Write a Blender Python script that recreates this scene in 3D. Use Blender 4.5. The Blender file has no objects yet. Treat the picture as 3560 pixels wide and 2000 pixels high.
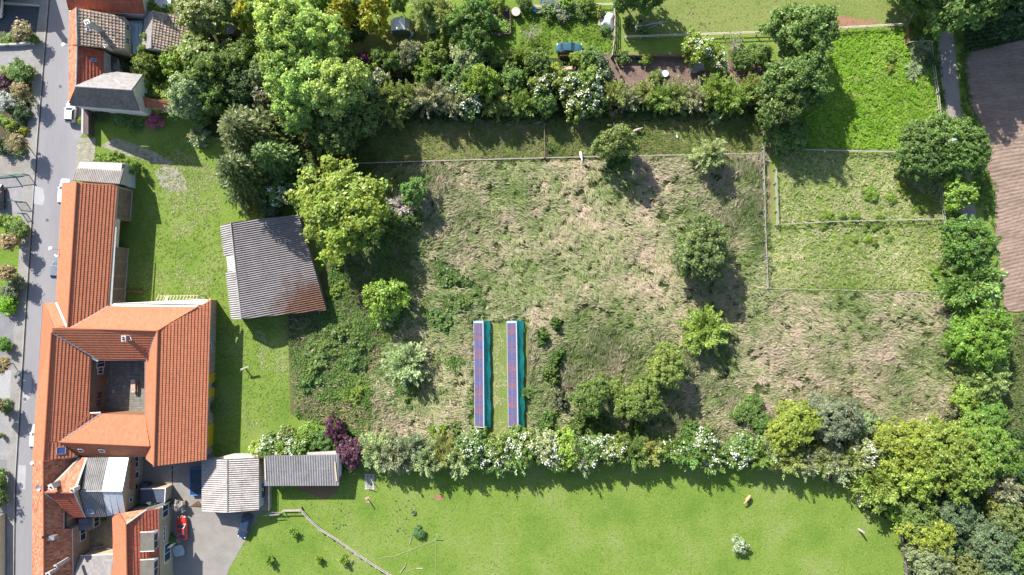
import bpy, bmesh, math, random
import numpy as np
from mathutils import Vector, Matrix

# ------------------------------------------------------------------ camera, sky, sun, exposure
scene = bpy.context.scene
C = scene.collection
HC = 118.68                     # flying height of the camera (m)
SC = 0.05                       # metres per photograph pixel on the ground
cam_d = bpy.data.cameras.new('camera'); cam = bpy.data.objects.new('camera', cam_d); C.objects.link(cam)
cam_d.sensor_width = 36.0; cam_d.lens = 24.0; cam_d.clip_end = 2000.0; cam_d.clip_start = 0.5
cam.location = (0, 0, HC); cam.rotation_euler = (0, 0, 0)
scene.camera = cam

SUN_EL = math.radians(35.5)
SHADOW = Vector((0.56, -0.83)).normalized()          # direction in which shadows fall
sun_vec = Vector((-SHADOW.x * math.cos(SUN_EL), -SHADOW.y * math.cos(SUN_EL), math.sin(SUN_EL)))
world = bpy.data.worlds.new('World'); scene.world = world; world.use_nodes = True
wn = world.node_tree.nodes; wl = world.node_tree.links
sky = wn.new('ShaderNodeTexSky'); sky.sky_type = 'NISHITA'; sky.sun_disc = False
sky.sun_elevation = SUN_EL
sky.sun_rotation = math.atan2(sun_vec.x, sun_vec.y)
sky.air_density = 1.0; sky.dust_density = 1.2; sky.ozone_density = 1.0
wn['Background'].inputs['Strength'].default_value = 0.10
wl.new(sky.outputs[0], wn['Background'].inputs['Color'])
sun_d = bpy.data.lights.new('sun', 'SUN'); sun = bpy.data.objects.new('sun', sun_d); C.objects.link(sun)
sun_d.energy = 4.9; sun_d.angle = math.radians(0.53); sun_d.color = (1.0, 0.95, 0.86)
sun.rotation_euler = sun_vec.to_track_quat('Z', 'Y').to_euler(); sun.location = (0, 0, 150)
scene.view_settings.view_transform = 'Standard'; scene.view_settings.look = 'None'
scene.view_settings.gamma = 1.0; scene.view_settings.exposure = 1.1
scene.view_settings.use_curve_mapping = False
scene.render.engine = 'CYCLES'
scene.cycles.max_bounces = 5; scene.cycles.diffuse_bounces = 3; scene.cycles.transparent_max_bounces = 6
scene.cycles.use_denoising = True

RNG = random.Random(7)
# ------------------------------------------------------------------ pixel -> place on the ground (or at height h)
TILE = {'A': (0, 0, 2.8622), 'B': (0, 500, 2.8622), 'C': (0, 1000, 2.8622), 'D': (0, 1500, 2.8622),
        'E': (800, 0, 2.8622), 'F': (1600, 0, 2.3418), 'G': (2600, 0, 2.6792), 'H': (2600, 500, 2.6792),
        'I': (700, 600, 2.576), 'J': (800, 1440, 2.576), 'K': (1500, 1040, 2.576), 'L': (2560, 1000, 2.576),
        'M': (2560, 1440, 2.576), 'W': (0, 0, 0.7236), 'S': (0, 0, 1.0), 'N': (0, 0, 4.8231), 'Q': (200, 1580, 3.445),
        'R': (560, 1560, 3.2882), 'U': (300, 1230, 6.579), 'V': (1700, 0, 5.6), 'X': (2100, 150, 3.903), 'Y': (1240, 0, 5.152),
        'Z': (2100, 0, 3.64), 'T': (1680, 200, 5.3667)}
def P(px, py, h=0.0):
    k = (HC - h) / HC
    return Vector(((px - 1780) * SC * k, (1000 - py) * SC * k, h))
def t(tile, x, y, h=0.0):
    ox, oy, s = TILE[tile]
    return P(ox + x / s, oy + y / s, h)
def poly(tile, pts, h=0.0):
    return [t(tile, x, y, h) for x, y in pts]

# ------------------------------------------------------------------ materials
def nodes_of(m):
    m.use_nodes = True
    n = m.node_tree.nodes; l = m.node_tree.links
    return n, l, n['Principled BSDF']
def ramp(n, stops):
    r = n.new('ShaderNodeValToRGB')
    e = r.color_ramp.elements
    while len(e) < len(stops): e.new(0.5)
    for k, (p, c) in enumerate(stops):
        e[k].position = p; e[k].color = (*c, 1)
    return r
def pos_coord(n, l, scale=(1, 1, 1), rot=0.0):
    g = n.new('ShaderNodeNewGeometry'); mp = n.new('ShaderNodeMapping')
    mp.inputs['Scale'].default_value = scale; mp.inputs['Rotation'].default_value = (0, 0, rot)
    l.new(g.outputs['Position'], mp.inputs['Vector']); return mp.outputs[0]
def noise(n, l, vec, scale, detail=4.0, rough=0.6):
    t_ = n.new('ShaderNodeTexNoise'); t_.inputs['Scale'].default_value = scale
    t_.inputs['Detail'].default_value = detail; t_.inputs['Roughness'].default_value = rough
    l.new(vec, t_.inputs['Vector']); return t_.outputs['Fac']
def mixc(n, l, fac, a, b, mode='MIX'):
    m = n.new('ShaderNodeMix'); m.data_type = 'RGBA'; m.blend_type = mode
    if isinstance(fac, (int, float)): m.inputs['Factor'].default_value = fac
    else: l.new(fac, m.inputs['Factor'])
    for k, v in (('A', a), ('B', b)):
        s = [i for i in m.inputs if i.name == k and i.type == 'RGBA'][0]
        if isinstance(v, tuple): s.default_value = (*v, 1)
        else: l.new(v, s)
    return [o for o in m.outputs if o.type == 'RGBA'][0]
MAT = {}
def mat(name, c1, c2=None, scale=0.6, rough=0.8, bump=0.0, fine=None, c3=None, metal=0.0, spec=0.3, stretch=(1, 1, 1), rot=0.0, grain=0.26):
    """mottled surface: large patches between c1, c2 and c3, a finer layer of grain, optional relief"""
    if name in MAT: return MAT[name]
    m = bpy.data.materials.new(name); MAT[name] = m
    n, l, b = nodes_of(m)
    b.inputs['Roughness'].default_value = rough; b.inputs['Metallic'].default_value = metal
    b.inputs['Specular IOR Level'].default_value = spec
    if c2 is None: c2 = tuple(x * 0.8 for x in c1)
    v = pos_coord(n, l, stretch, rot)
    f = noise(n, l, v, scale, 5.0, 0.62)
    st = [(0.32, c1), (0.68, c2)] if c3 is None else [(0.28, c1), (0.5, c2), (0.72, c3)]
    r = ramp(n, st); l.new(f, r.inputs['Fac']); col = r.outputs['Color']
    fs = fine or scale * 9
    f2 = noise(n, l, v, fs, 3.0, 0.7)
    g = ramp(n, [(0.25, (1 - grain,) * 3), (0.75, (1 + grain,) * 3)]); l.new(f2, g.inputs['Fac'])
    col = mixc(n, l, 1.0, col, g.outputs['Color'], 'MULTIPLY')
    l.new(col, b.inputs['Base Color'])
    if bump:
        bp = n.new('ShaderNodeBump'); bp.inputs['Strength'].default_value = bump; bp.inputs['Distance'].default_value = 0.1
        l.new(f2, bp.inputs['Height']); l.new(bp.outputs[0], b.inputs['Normal'])
    return m
def flat(name, c, rough=0.5, metal=0.0, spec=0.5, alpha=None, trans=0.0):
    if name in MAT: return MAT[name]
    m = bpy.data.materials.new(name); MAT[name] = m
    n, l, b = nodes_of(m)
    v = pos_coord(n, l); f = noise(n, l, v, 2.3, 4.0, 0.6)
    g = ramp(n, [(0.3, tuple(x * 0.86 for x in c)), (0.7, tuple(min(1, x * 1.08) for x in c))]); l.new(f, g.inputs['Fac'])
    l.new(g.outputs['Color'], b.inputs['Base Color'])
    b.inputs['Roughness'].default_value = rough; b.inputs['Metallic'].default_value = metal
    b.inputs['Specular IOR Level'].default_value = spec
    if trans: b.inputs['Transmission Weight'].default_value = trans
    return m
def leaf_mat(name, translucent=0.35):
    """foliage: the object's own colour times the leaf's own variation"""
    if name in MAT: return MAT[name]
    m = bpy.data.materials.new(name); MAT[name] = m
    m.use_nodes = True; n = m.node_tree.nodes; l = m.node_tree.links
    n.remove(n['Principled BSDF'])
    oi = n.new('ShaderNodeObjectInfo'); at = n.new('ShaderNodeVertexColor'); at.layer_name = 'Col'
    col = mixc(n, l, 1.0, oi.outputs['Color'], at.outputs['Color'], 'MULTIPLY')
    d = n.new('ShaderNodeBsdfPrincipled'); d.inputs['Roughness'].default_value = 0.42; d.inputs['Specular IOR Level'].default_value = 0.45
    tr = n.new('ShaderNodeBsdfTranslucent'); mx = n.new('ShaderNodeMixShader'); mx.inputs[0].default_value = translucent
    l.new(col, d.inputs['Base Color'])
    warm = mixc(n, l, 1.0, col, (1.1, 1.06, 0.75), 'MULTIPLY'); l.new(warm, tr.inputs['Color'])
    l.new(d.outputs[0], mx.inputs[1]); l.new(tr.outputs[0], mx.inputs[2]); l.new(mx.outputs[0], n['Material Output'].inputs['Surface'])
    return m
def vcol_mat(name, translucent=0.3, rough=0.7):
    if name in MAT: return MAT[name]
    m = bpy.data.materials.new(name); MAT[name] = m
    m.use_nodes = True; n = m.node_tree.nodes; l = m.node_tree.links
    at = n.new('ShaderNodeVertexColor'); at.layer_name = 'Col'
    d = n['Principled BSDF']; d.inputs['Roughness'].default_value = rough; d.inputs['Specular IOR Level'].default_value = 0.15
    tr = n.new('ShaderNodeBsdfTranslucent'); mx = n.new('ShaderNodeMixShader'); mx.inputs[0].default_value = translucent
    l.new(at.outputs['Color'], d.inputs['Base Color']); l.new(at.outputs['Color'], tr.inputs['Color'])
    l.new(d.outputs[0], mx.inputs[1]); l.new(tr.outputs[0], mx.inputs[2]); l.new(mx.outputs[0], n['Material Output'].inputs['Surface'])
    return m

# ------------------------------------------------------------------ objects
def tag(o, label=None, cat=None, group=None, kind=None):
    if label: o['label'] = label
    if cat: o['category'] = cat
    if group: o['group'] = group
    if kind: o['kind'] = kind
    return o
def thing(name, label, cat, loc=(0, 0, 0), rz=0.0, group=None):
    o = bpy.data.objects.new(name, None); C.objects.link(o); o.location = loc; o.rotation_euler = (0, 0, rz)
    o.empty_display_size = 0.3
    return tag(o, label, cat, group)
def link(name, me, parent=None, m=None, loc=None):
    o = bpy.data.objects.new(name, me); C.objects.link(o)
    if m is not None and not me.materials: me.materials.append(m)
    if parent is not None: o.parent = parent
    if loc is not None: o.location = loc
    return o
def root_loc(o):
    v = Vector((0, 0, 0))
    while o is not None:
        v += Vector(o.location); o = o.parent
    return v
class MB:
    def __init__(s): s.v = []; s.f = []
    def add(s, vs, fs):
        k = len(s.v); s.v += [tuple(v) for v in vs]; s.f += [tuple(i + k for i in f) for f in fs]; return s
    def box(s, c, size, rz=0.0):
        cx, cy, cz = c; a, b, d = (x / 2 for x in size); ca, sa = math.cos(rz), math.sin(rz)
        vs = [(cx + x * ca - y * sa, cy + x * sa + y * ca, cz + z) for z in (-d, d) for x, y in ((-a, -b), (a, -b), (a, b), (-a, b))]
        return s.add(vs, [(3, 2, 1, 0), (4, 5, 6, 7), (0, 1, 5, 4), (1, 2, 6, 5), (2, 3, 7, 6), (3, 0, 4, 7)])
    def prism(s, pts, z0, z1):
        n = len(pts); a = sum(pts[i][0] * pts[(i + 1) % n][1] - pts[(i + 1) % n][0] * pts[i][1] for i in range(n))
        if a < 0: pts = pts[::-1]
        vs = [(p[0], p[1], z0) for p in pts] + [(p[0], p[1], z1) for p in pts]
        return s.add(vs, [tuple(range(n))[::-1], tuple(range(n, 2 * n))] + [(i, (i + 1) % n, n + (i + 1) % n, n + i) for i in range(n)])
    def slab(s, pts, th):
        """a board: the polygon pts is its upper face, th its thickness against the upward (or outward) normal"""
        pts = [Vector(p) for p in pts]; nrm = Vector((0, 0, 0)); n = len(pts)
        for i in range(n): nrm += (pts[i] - pts[0]).cross(pts[(i + 1) % n] - pts[0])
        nrm.normalize()
        if nrm.z < -1e-3: pts = pts[::-1]; nrm = -nrm
        lo = [p - nrm * th for p in pts]
        return s.add(pts + lo, [tuple(range(n)), tuple(range(2 * n - 1, n - 1, -1))] + [(i, n + i, n + (i + 1) % n, (i + 1) % n) for i in range(n)])
    def tube(s, p0, p1, r0, r1=None, n=8, cap=True):
        p0, p1 = Vector(p0), Vector(p1); r1 = r0 if r1 is None else r1
        d = p1 - p0
        if d.length < 1e-6: return s
        q = d.to_track_quat('Z', 'Y'); vs = []
        for p, r in ((p0, r0), (p1, r1)):
            for i in range(n):
                a = 2 * math.pi * i / n; vs.append(p + q @ Vector((math.cos(a) * r, math.sin(a) * r, 0)))
        fs = [(i, (i + 1) % n, n + (i + 1) % n, n + i) for i in range(n)]
        if cap: fs += [tuple(range(n))[::-1], tuple(range(n, 2 * n))]
        return s.add(vs, fs)
    def beam(s, p0, p1, w, h):
        """a squared timber from p0 to p1 (centre lines)"""
        p0, p1 = Vector(p0), Vector(p1); d = (p1 - p0).normalized()
        up = Vector((0, 0, 1)) if abs(d.z) < 0.9 else Vector((0, 1, 0))
        x = d.cross(up).normalized() * w / 2; y = x.cross(d).normalized() * h / 2
        vs = [p + sx * x + sy * y for p in (p0, p1) for sx, sy in ((-1, -1), (1, -1), (1, 1), (-1, 1))]
        return s.add(vs, [(0, 1, 2, 3), (7, 6, 5, 4), (0, 4, 5, 1), (1, 5, 6, 2), (2, 6, 7, 3), (3, 7, 4, 0)])
    def lathe(s, c, prof, n=20):
        """prof: list of (radius, z) from bottom to top around the point c"""
        k = len(prof); vs = [(c[0] + r * math.cos(2 * math.pi * i / n), c[1] + r * math.sin(2 * math.pi * i / n), c[2] + z) for r, z in prof for i in range(n)]
        fs = [(j * n + i, j * n + (i + 1) % n, (j + 1) * n + (i + 1) % n, (j + 1) * n + i) for j in range(k - 1) for i in range(n)]
        return s.add(vs, fs + [tuple(range(n))[::-1], tuple(range((k - 1) * n, k * n))])
    def build(s, name, m, parent=None, local=False, smooth=False):
        me = bpy.data.meshes.new(name)
        off = Vector((0, 0, 0)) if (local or parent is None) else root_loc(parent)
        me.from_pydata([(v[0] - off.x, v[1] - off.y, v[2] - off.z) for v in s.v], [], s.f); me.validate(); me.update()
        if smooth: me.polygons.foreach_set('use_smooth', [True] * len(me.polygons))
        return link(name, me, parent, m)
def sheet(name, pts, z, m, kind='structure'):
    """a flat piece of ground"""
    me = bpy.data.meshes.new(name); bm = bmesh.new()
    vs = [bm.verts.new((p[0], p[1], z)) for p in pts]; f = bm.faces.new(vs)
    f.normal_update()
    if f.normal.z < 0: f.normal_flip()
    bmesh.ops.triangulate(bm, faces=[f]); bm.to_mesh(me); bm.free()
    return tag(link(name, me, None, m), kind=kind)
def np_mesh(name, verts, faces, cols, m, parent=None):
    """fast mesh from arrays; faces (N,4) or (N,3); cols (V,3)"""
    me = bpy.data.meshes.new(name); k = faces.shape[1]
    me.vertices.add(len(verts)); me.vertices.foreach_set('co', verts.astype(np.float32).ravel())
    me.loops.add(faces.size); me.loops.foreach_set('vertex_index', faces.astype(np.int32).ravel())
    me.polygons.add(len(faces)); me.polygons.foreach_set('loop_start', np.arange(0, faces.size, k, dtype=np.int32))
    me.polygons.foreach_set('loop_total', np.full(len(faces), k, dtype=np.int32))
    if cols is not None:
        a = me.color_attributes.new('Col', 'FLOAT_COLOR', 'POINT')
        a.data.foreach_set('color', np.concatenate([cols, np.ones((len(cols), 1))], 1).astype(np.float32).ravel())
    me.update(calc_edges=True)
    if m is not None: me.materials.append(m)
    return me
def inside(pts, x, y):
    """vectorised point-in-polygon"""
    r = np.zeros(x.shape, bool); n = len(pts)
    for i in range(n):
        x0, y0 = pts[i][0], pts[i][1]; x1, y1 = pts[(i + 1) % n][0], pts[(i + 1) % n][1]
        c = ((y0 > y) != (y1 > y)) & (x < (x1 - x0) * (y - y0) / ((y1 - y0) + 1e-12) + x0)
        r ^= c
    return r
def vnoise(x, y, scale, seed=0):
    """value noise 0..1"""
    x = x / scale; y = y / scale; xi = np.floor(x).astype(np.int64); yi = np.floor(y).astype(np.int64)
    fx = x - xi; fy = y - yi; fx = fx * fx * (3 - 2 * fx); fy = fy * fy * (3 - 2 * fy)
    def hsh(a, b):
        v = (a * 374761393 + b * 668265263 + seed * 1442695041) & 0x7fffffff
        v = ((v ^ (v >> 13)) * 1274126177) & 0x7fffffff
        return ((v ^ (v >> 16)) & 0xffff) / 65535.0
    return (hsh(xi, yi) * (1 - fx) + hsh(xi + 1, yi) * fx) * (1 - fy) + (hsh(xi, yi + 1) * (1 - fx) + hsh(xi + 1, yi + 1) * fx) * fy

# ------------------------------------------------------------------ ground materials
def lawn_mat(name, a, b, c, patch=0.12, fine=3.0):
    """mown grass: patches of three greens, finer mottling and a speckle of blades"""
    m = bpy.data.materials.new(name); MAT[name] = m
    n, l, p = nodes_of(m); p.inputs['Roughness'].default_value = 0.9; p.inputs['Specular IOR Level'].default_value = 0.1
    v = pos_coord(n, l)
    r = ramp(n, [(0.3, a), (0.5, b), (0.72, c)]); l.new(noise(n, l, v, patch, 6.0, 0.65), r.inputs['Fac'])
    g = ramp(n, [(0.3, (0.66, 0.7, 0.62)), (0.7, (1.3, 1.25, 1.25))]); f2 = noise(n, l, v, fine, 6.0, 0.75); l.new(f2, g.inputs['Fac'])
    col = mixc(n, l, 1.0, r.outputs['Color'], g.outputs['Color'], 'MULTIPLY')
    # dry straw flecks
    s = ramp(n, [(0.6, (0, 0, 0)), (0.75, (1, 1, 1))]); l.new(noise(n, l, v, 0.55, 7.0, 0.7), s.inputs['Fac'])
    mm = n.new('ShaderNodeMath'); mm.operation = 'MULTIPLY'; mm.inputs[1].default_value = 0.42; l.new(s.outputs['Color'], mm.inputs[0])
    col = mixc(n, l, mm.outputs[0], col, (0.26, 0.25, 0.10))
    l.new(col, p.inputs['Base Color'])
    bp = n.new('ShaderNodeBump'); bp.inputs['Strength'].default_value = 0.7; bp.inputs['Distance'].default_value = 0.15
    l.new(f2, bp.inputs['Height']); l.new(bp.outputs[0], p.inputs['Normal'])
    return m
M_LAWN = lawn_mat('lawn_grass', (0.10, 0.178, 0.028), (0.15, 0.222, 0.042), (0.205, 0.25, 0.085))
M_LAWN2 = lawn_mat('dry_lawn_grass', (0.13, 0.18, 0.045), (0.17, 0.21, 0.065), (0.2, 0.22, 0.08))
M_LUSH = lawn_mat('lush_grass', (0.09, 0.165, 0.026), (0.13, 0.212, 0.032), (0.17, 0.23, 0.05), 0.2)
M_SOIL_UNDER = mat('meadow_soil', (0.075, 0.085, 0.03), (0.13, 0.12, 0.055), 0.5, 0.95, 0.6)
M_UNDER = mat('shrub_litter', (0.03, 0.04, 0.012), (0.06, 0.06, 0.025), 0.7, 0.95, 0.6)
M_ROAD = mat('road_asphalt', (0.20, 0.196, 0.212), (0.235, 0.23, 0.247), 0.25, 0.85, 0.02, 3.0, stretch=(1.0, 0.1, 1), rot=0.06, grain=0.05)
M_PAVE = mat('pavement_concrete', (0.21, 0.2, 0.19), (0.27, 0.26, 0.248), 0.5, 0.9, 0.1, 5.0, grain=0.14)
M_KERB = mat('kerb_stone', (0.27, 0.265, 0.26), (0.33, 0.325, 0.32), 0.8, 0.8)
M_DRAIN = mat('gutter_dirt', (0.045, 0.04, 0.035), (0.09, 0.085, 0.075), 0.8, 0.9)
M_PATCH = mat('road_patch', (0.3, 0.3, 0.325), (0.34, 0.34, 0.36), 0.8, 0.9)
M_ASPH = mat('forecourt_asphalt', (0.05, 0.06, 0.075), (0.075, 0.085, 0.1), 0.4, 0.9, 0.1)
M_DRIVE = mat('driveway_paving', (0.22, 0.213, 0.22), (0.28, 0.27, 0.28), 0.6, 0.9, 0.1, 7.0)
M_YARD = mat('yard_concrete', (0.2, 0.184, 0.17), (0.26, 0.243, 0.226), 0.35, 0.9, 0.1, 4.0, grain=0.12)
M_SOIL = mat('garden_soil', (0.14, 0.095, 0.08), (0.2, 0.14, 0.115), 0.8, 0.95, 0.9, 4.0)
M_BARE = mat('bare_red_earth', (0.24, 0.12, 0.075), (0.3, 0.165, 0.105), 1.2, 0.95, 0.5)
M_TRACK = mat('track_gravel', (0.23, 0.2, 0.18), (0.29, 0.26, 0.235), 0.5, 0.95, 0.2, 5.0)
def brick_floor(name, a, b, mortar, sx, sy, rot=0.0):
    m = bpy.data.materials.new(name); MAT[name] = m
    n, l, p = nodes_of(m); p.inputs['Roughness'].default_value = 0.9
    v = pos_coord(n, l, rot=rot); br = n.new('ShaderNodeTexBrick'); l.new(v, br.inputs['Vector'])
    br.inputs['Color1'].default_value = (*a, 1); br.inputs['Color2'].default_value = (*b, 1); br.inputs['Mortar'].default_value = (*mortar, 1)
    br.inputs['Scale'].default_value = 1.0; br.inputs['Brick Width'].default_value = sx; br.inputs['Row Height'].default_value = sy; br.inputs['Mortar Size'].default_value = 0.03
    g = ramp(n, [(0.3, (0.7, 0.7, 0.7)), (0.7, (1.2, 1.2, 1.2))]); l.new(noise(n, l, v, 1.4, 5.0), g.inputs['Fac'])
    l.new(mixc(n, l, 1.0, br.outputs['Color'], g.outputs['Color'], 'MULTIPLY'), p.inputs['Base Color'])
    return m
M_COBBLE = brick_floor('cobble_setts', (0.25, 0.23, 0.2), (0.33, 0.3, 0.265), (0.16, 0.18, 0.08), 0.5, 0.28, 0.1)
M_COURT = brick_floor('courtyard_setts', (0.16, 0.155, 0.145), (0.23, 0.22, 0.2), (0.09, 0.09, 0.075), 0.5, 0.3)
M_HERR = brick_floor('yellow_brick_paving', (0.26, 0.22, 0.15), (0.34, 0.29, 0.2), (0.14, 0.12, 0.08), 0.4, 0.22, 0.78)

# ------------------------------------------------------------------ ground sheets
big = [(-260, -190), (260, -190), (260, 190), (-260, 190)]
g_ground = sheet('ground', big, 0.0, M_LAWN)
KERB = [(191, -260), (171, 0), (151, 250), (131, 500), (114, 750), (97, 1000), (82, 1250), (66, 1500), (53, 1720), (51, 2000), (50, 2250)]
road_r = [(300, -260), (262, 0), (268, 300), (270, 470), (262, 640), (250, 800), (330, 1000), (300, 1300), (300, 1600), (300, 2250)]
def shift(line, dx): return [(x + dx, y) for x, y in line]
def px_poly(pts): return [P(x, y) for x, y in pts]
sheet('road', px_poly(KERB + road_r[::-1]), 0.012, M_ROAD)
sheet('gutter', px_poly(shift(KERB, -1.5) + shift(KERB, 3.2)[::-1]), 0.018, M_DRAIN)
# raised pavement with kerb stones along the left of the street
def strip(name, left, right, z, m):
    mb = MB(); n = len(left); L = [P(*p) for p in left]; Rr = [P(*p) for p in right]
    vs = [(p.x, p.y, z) for p in L] + [(p.x, p.y, z) for p in Rr] + [(p.x, p.y, 0.0) for p in L] + [(p.x, p.y, 0.0) for p in Rr]
    fs = [(i, n + i, n + i + 1, i + 1) for i in range(n - 1)] + [(n + i, 3 * n + i, 3 * n + i + 1, n + i + 1) for i in range(n - 1)] + [(2 * n + i, i, i + 1, 2 * n + i + 1) for i in range(n - 1)]
    mb.add(vs, fs); return tag(mb.build(name, m), kind='structure')
PAVL = [(158, -260), (142, 0), (128, 110), (118, 250), (92, 480), (82, 640), (70, 830), (60, 1000), (47, 1180), (37, 1350), (26, 1560), (25, 1700), (27, 2250)]
def interp(line, y):
    for (x0, y0), (x1, y1) in zip(line, line[1:]):
        if y0 <= y <= y1: return x0 + (x1 - x0) * (y - y0) / (y1 - y0)
    return line[-1][0]
ys = [-260, 0, 110, 250, 480, 640, 830, 1000, 1180, 1350, 1560, 1700, 2000, 2250]
strip('pavement', [(interp(PAVL, y), y) for y in ys], [(interp(KERB, y) - 5, y) for y in ys], 0.11, M_PAVE)
pav_kerb = strip('kerb', [(interp(KERB, y) - 4.9, y) for y in ys], [(interp(KERB, y) - 1.5, y) for y in ys], 0.125, M_KERB)
for pts in ([(118, 645), (150, 655), (156, 690), (150, 715), (118, 710)], [(83, 1300), (110, 1301), (110, 1350), (104, 1385), (84, 1402), (79, 1380)],
            [(64, 1617), (91, 1618), (88, 1702), (58, 1703)]):
    sheet('road_patch', px_poly(pts), 0.02, M_PATCH)
# forecourts and drives at the left edge
def lp(y): return interp(PAVL, y) - 0.6
sheet('forecourt', px_poly([(-300, 12), (lp(14) - 2, 24), (lp(110), 108), (lp(130), 128), (-300, 140)]), 0.024, M_ASPH)
sheet('forecourt', px_poly([(-300, -260), (lp(-200), -260), (lp(0), 0), (lp(24), 21), (-300, 8)]), 0.028, mat('forecourt_grey', (0.2, 0.195, 0.19), (0.25, 0.245, 0.24), 0.5))
sheet('driveway', px_poly([(-300, 158), (lp(150), 150), (lp(248), 248), (-300, 246)]), 0.032, M_DRIVE)
sheet('garden_bed', px_poly([(-300, 246.5), (lp(248), 248.5), (lp(525), 525), (lp(535), 535), (-300, 530)]), 0.036, mat('mulch', (0.05, 0.05, 0.025), (0.1, 0.08, 0.05), 0.9, 0.95, 0.6))
sheet('driveway', px_poly([(-300, 531), (lp(536), 536), (lp(605), 605), (-300, 612)]), 0.032, mat('driveway_brown', (0.2, 0.187, 0.167), (0.26, 0.24, 0.22), 0.6, 0.9, 0.1, 6.0))
sheet('driveway', px_poly([(-300, 613), (lp(606), 606), (lp(752), 752), (-300, 752)]), 0.026, M_DRIVE)
sheet('front_lawn', px_poly([(-300, 753), (lp(753), 753), (lp(1080), 1080), (-300, 1085)]), 0.03, M_LUSH)
sheet('driveway', px_poly([(-300, 1086), (lp(1081), 1081), (lp(1285), 1285), (-300, 1283)]), 0.034, mat('driveway_dark', (0.16, 0.16, 0.172), (0.21, 0.21, 0.225), 0.6, 0.9, 0.15, 8.0))
sheet('driveway', px_poly([(-300, 1284), (lp(1286), 1286), (lp(1400), 1400), (-300, 1400)]), 0.022, mat('driveway_pale', (0.28, 0.28, 0.295), (0.33, 0.33, 0.345), 0.6))
sheet('driveway', px_poly([(-300, 1401), (lp(1401), 1401), (lp(1600), 1600), (-300, 1600)]), 0.03, M_DRIVE)
sheet('driveway', px_poly([(-300, 1601), (lp(1601), 1601), (lp(2200), 2200), (-300, 2200)]), 0.026, mat('driveway_dark', (0, 0, 0)))
# yard, courtyard, cobbles
sheet('courtyard', poly('C', [(820, 600), (1560, 600), (1560, 1400), (820, 1400)]), 0.02, M_COURT)
sheet('yard', [t('D', 1380, 190), t('D', 2080, 190), t('D', 2600, 780), t('D', 2540, 900), t('D', 2400, 1160), t('D', 2290, 1350), t('D', 2200, 1600), t('D', 2150, 1900), t('D', 900, 1900), t('D', 1250, 700)], 0.024, M_YARD)
sheet('inner_yard', poly('D', [(560, 740), (1300, 740), (1300, 1330), (560, 1330)]), 0.03, M_HERR)
sheet('cobbled_entrance', poly('B', [(768, -60), (950, -60), (945, 160), (880, 190), (800, 210), (752, 300), (760, 100)]), 0.02, M_COBBLE)
sheet('cobbled_patch', poly('B', [(1540, 270), (1640, 225), (1760, 235), (1850, 370), (1860, 470), (1690, 480), (1590, 420)]), 0.016, M_COBBLE)
sheet('cobbled_patch', poly('B', [(1000, 20), (1160, 90), (1420, 160), (1640, 225), (1740, 190), (1500, 60), (1150, -60)]), 0.02, M_COBBLE)
sheet('parking_bay', poly('A', [(690, 1060), (870, 1090), (880, 1330), (820, 1340), (770, 1420), (700, 1300)]), 0.026, M_DRIVE)
# lawns and earth on the right of the houses
sheet('dry_lawn', px_poly([(2190, -100), (3180, -100), (3150, 88), (2700, 110), (2160, 130)]), 0.008, M_LAWN2)
sheet('garden_lawn', poly('V', [(420, 170), (2420, 90), (2430, 1060), (-300, 1060), (-300, 700), (420, 700)]), 0.012, M_LUSH)
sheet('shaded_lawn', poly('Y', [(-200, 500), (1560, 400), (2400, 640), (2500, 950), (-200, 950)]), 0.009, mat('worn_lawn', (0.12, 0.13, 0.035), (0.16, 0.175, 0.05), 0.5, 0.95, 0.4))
sheet('garden_soil', poly('X', [(-40, 150), (1100, 150), (2420, 300), (2420, 620), (1500, 720), (-40, 700)]), 0.016, M_SOIL)
sheet('vegetable_bed', poly('V', [(-120, 150), (400, 150), (400, 400), (-120, 400)]), 0.02, mat('dark_soil', (0.06, 0.04, 0.035), (0.1, 0.07, 0.055), 1.0, 0.95, 0.8))
sheet('bare_patch', poly('G', [(770, 240), (790, 170), (900, 150), (1050, 180), (1215, 185), (1220, 210), (1100, 235), (900, 245)]), 0.016, M_BARE)
sheet('bare_patch', poly('J', [(600, 640), (980, 640), (960, 700), (860, 765), (760, 730), (650, 700)]), 0.012, mat('bare_earth_shed', (0.22, 0.12, 0.075), (0.16, 0.13, 0.06), 2.0, 0.95, 0.5))
sheet('bare_patch', poly('J', [(1815, 750), (1850, 715), (1905, 730), (1920, 765), (1870, 770)]), 0.016, M_BARE)
sheet('bare_patch', poly('J', [(1205, 745), (1240, 735), (1262, 790), (1225, 800)]), 0.012, mat('sandy_earth', (0.36, 0.26, 0.18), (0.42, 0.32, 0.22), 1.2))
sheet('track', poly('G', [(1700, -200), (1750, 80), (1740, 200), (1790, 640), (1860, 1150), (1960, 1900), (2000, 2150), (2160, 2900), (2330, 2900), (2150, 2150), (2110, 1900), (1990, 1090), (1950, 640), (1890, 100), (1860, -200)]), 0.008, M_TRACK)
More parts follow.
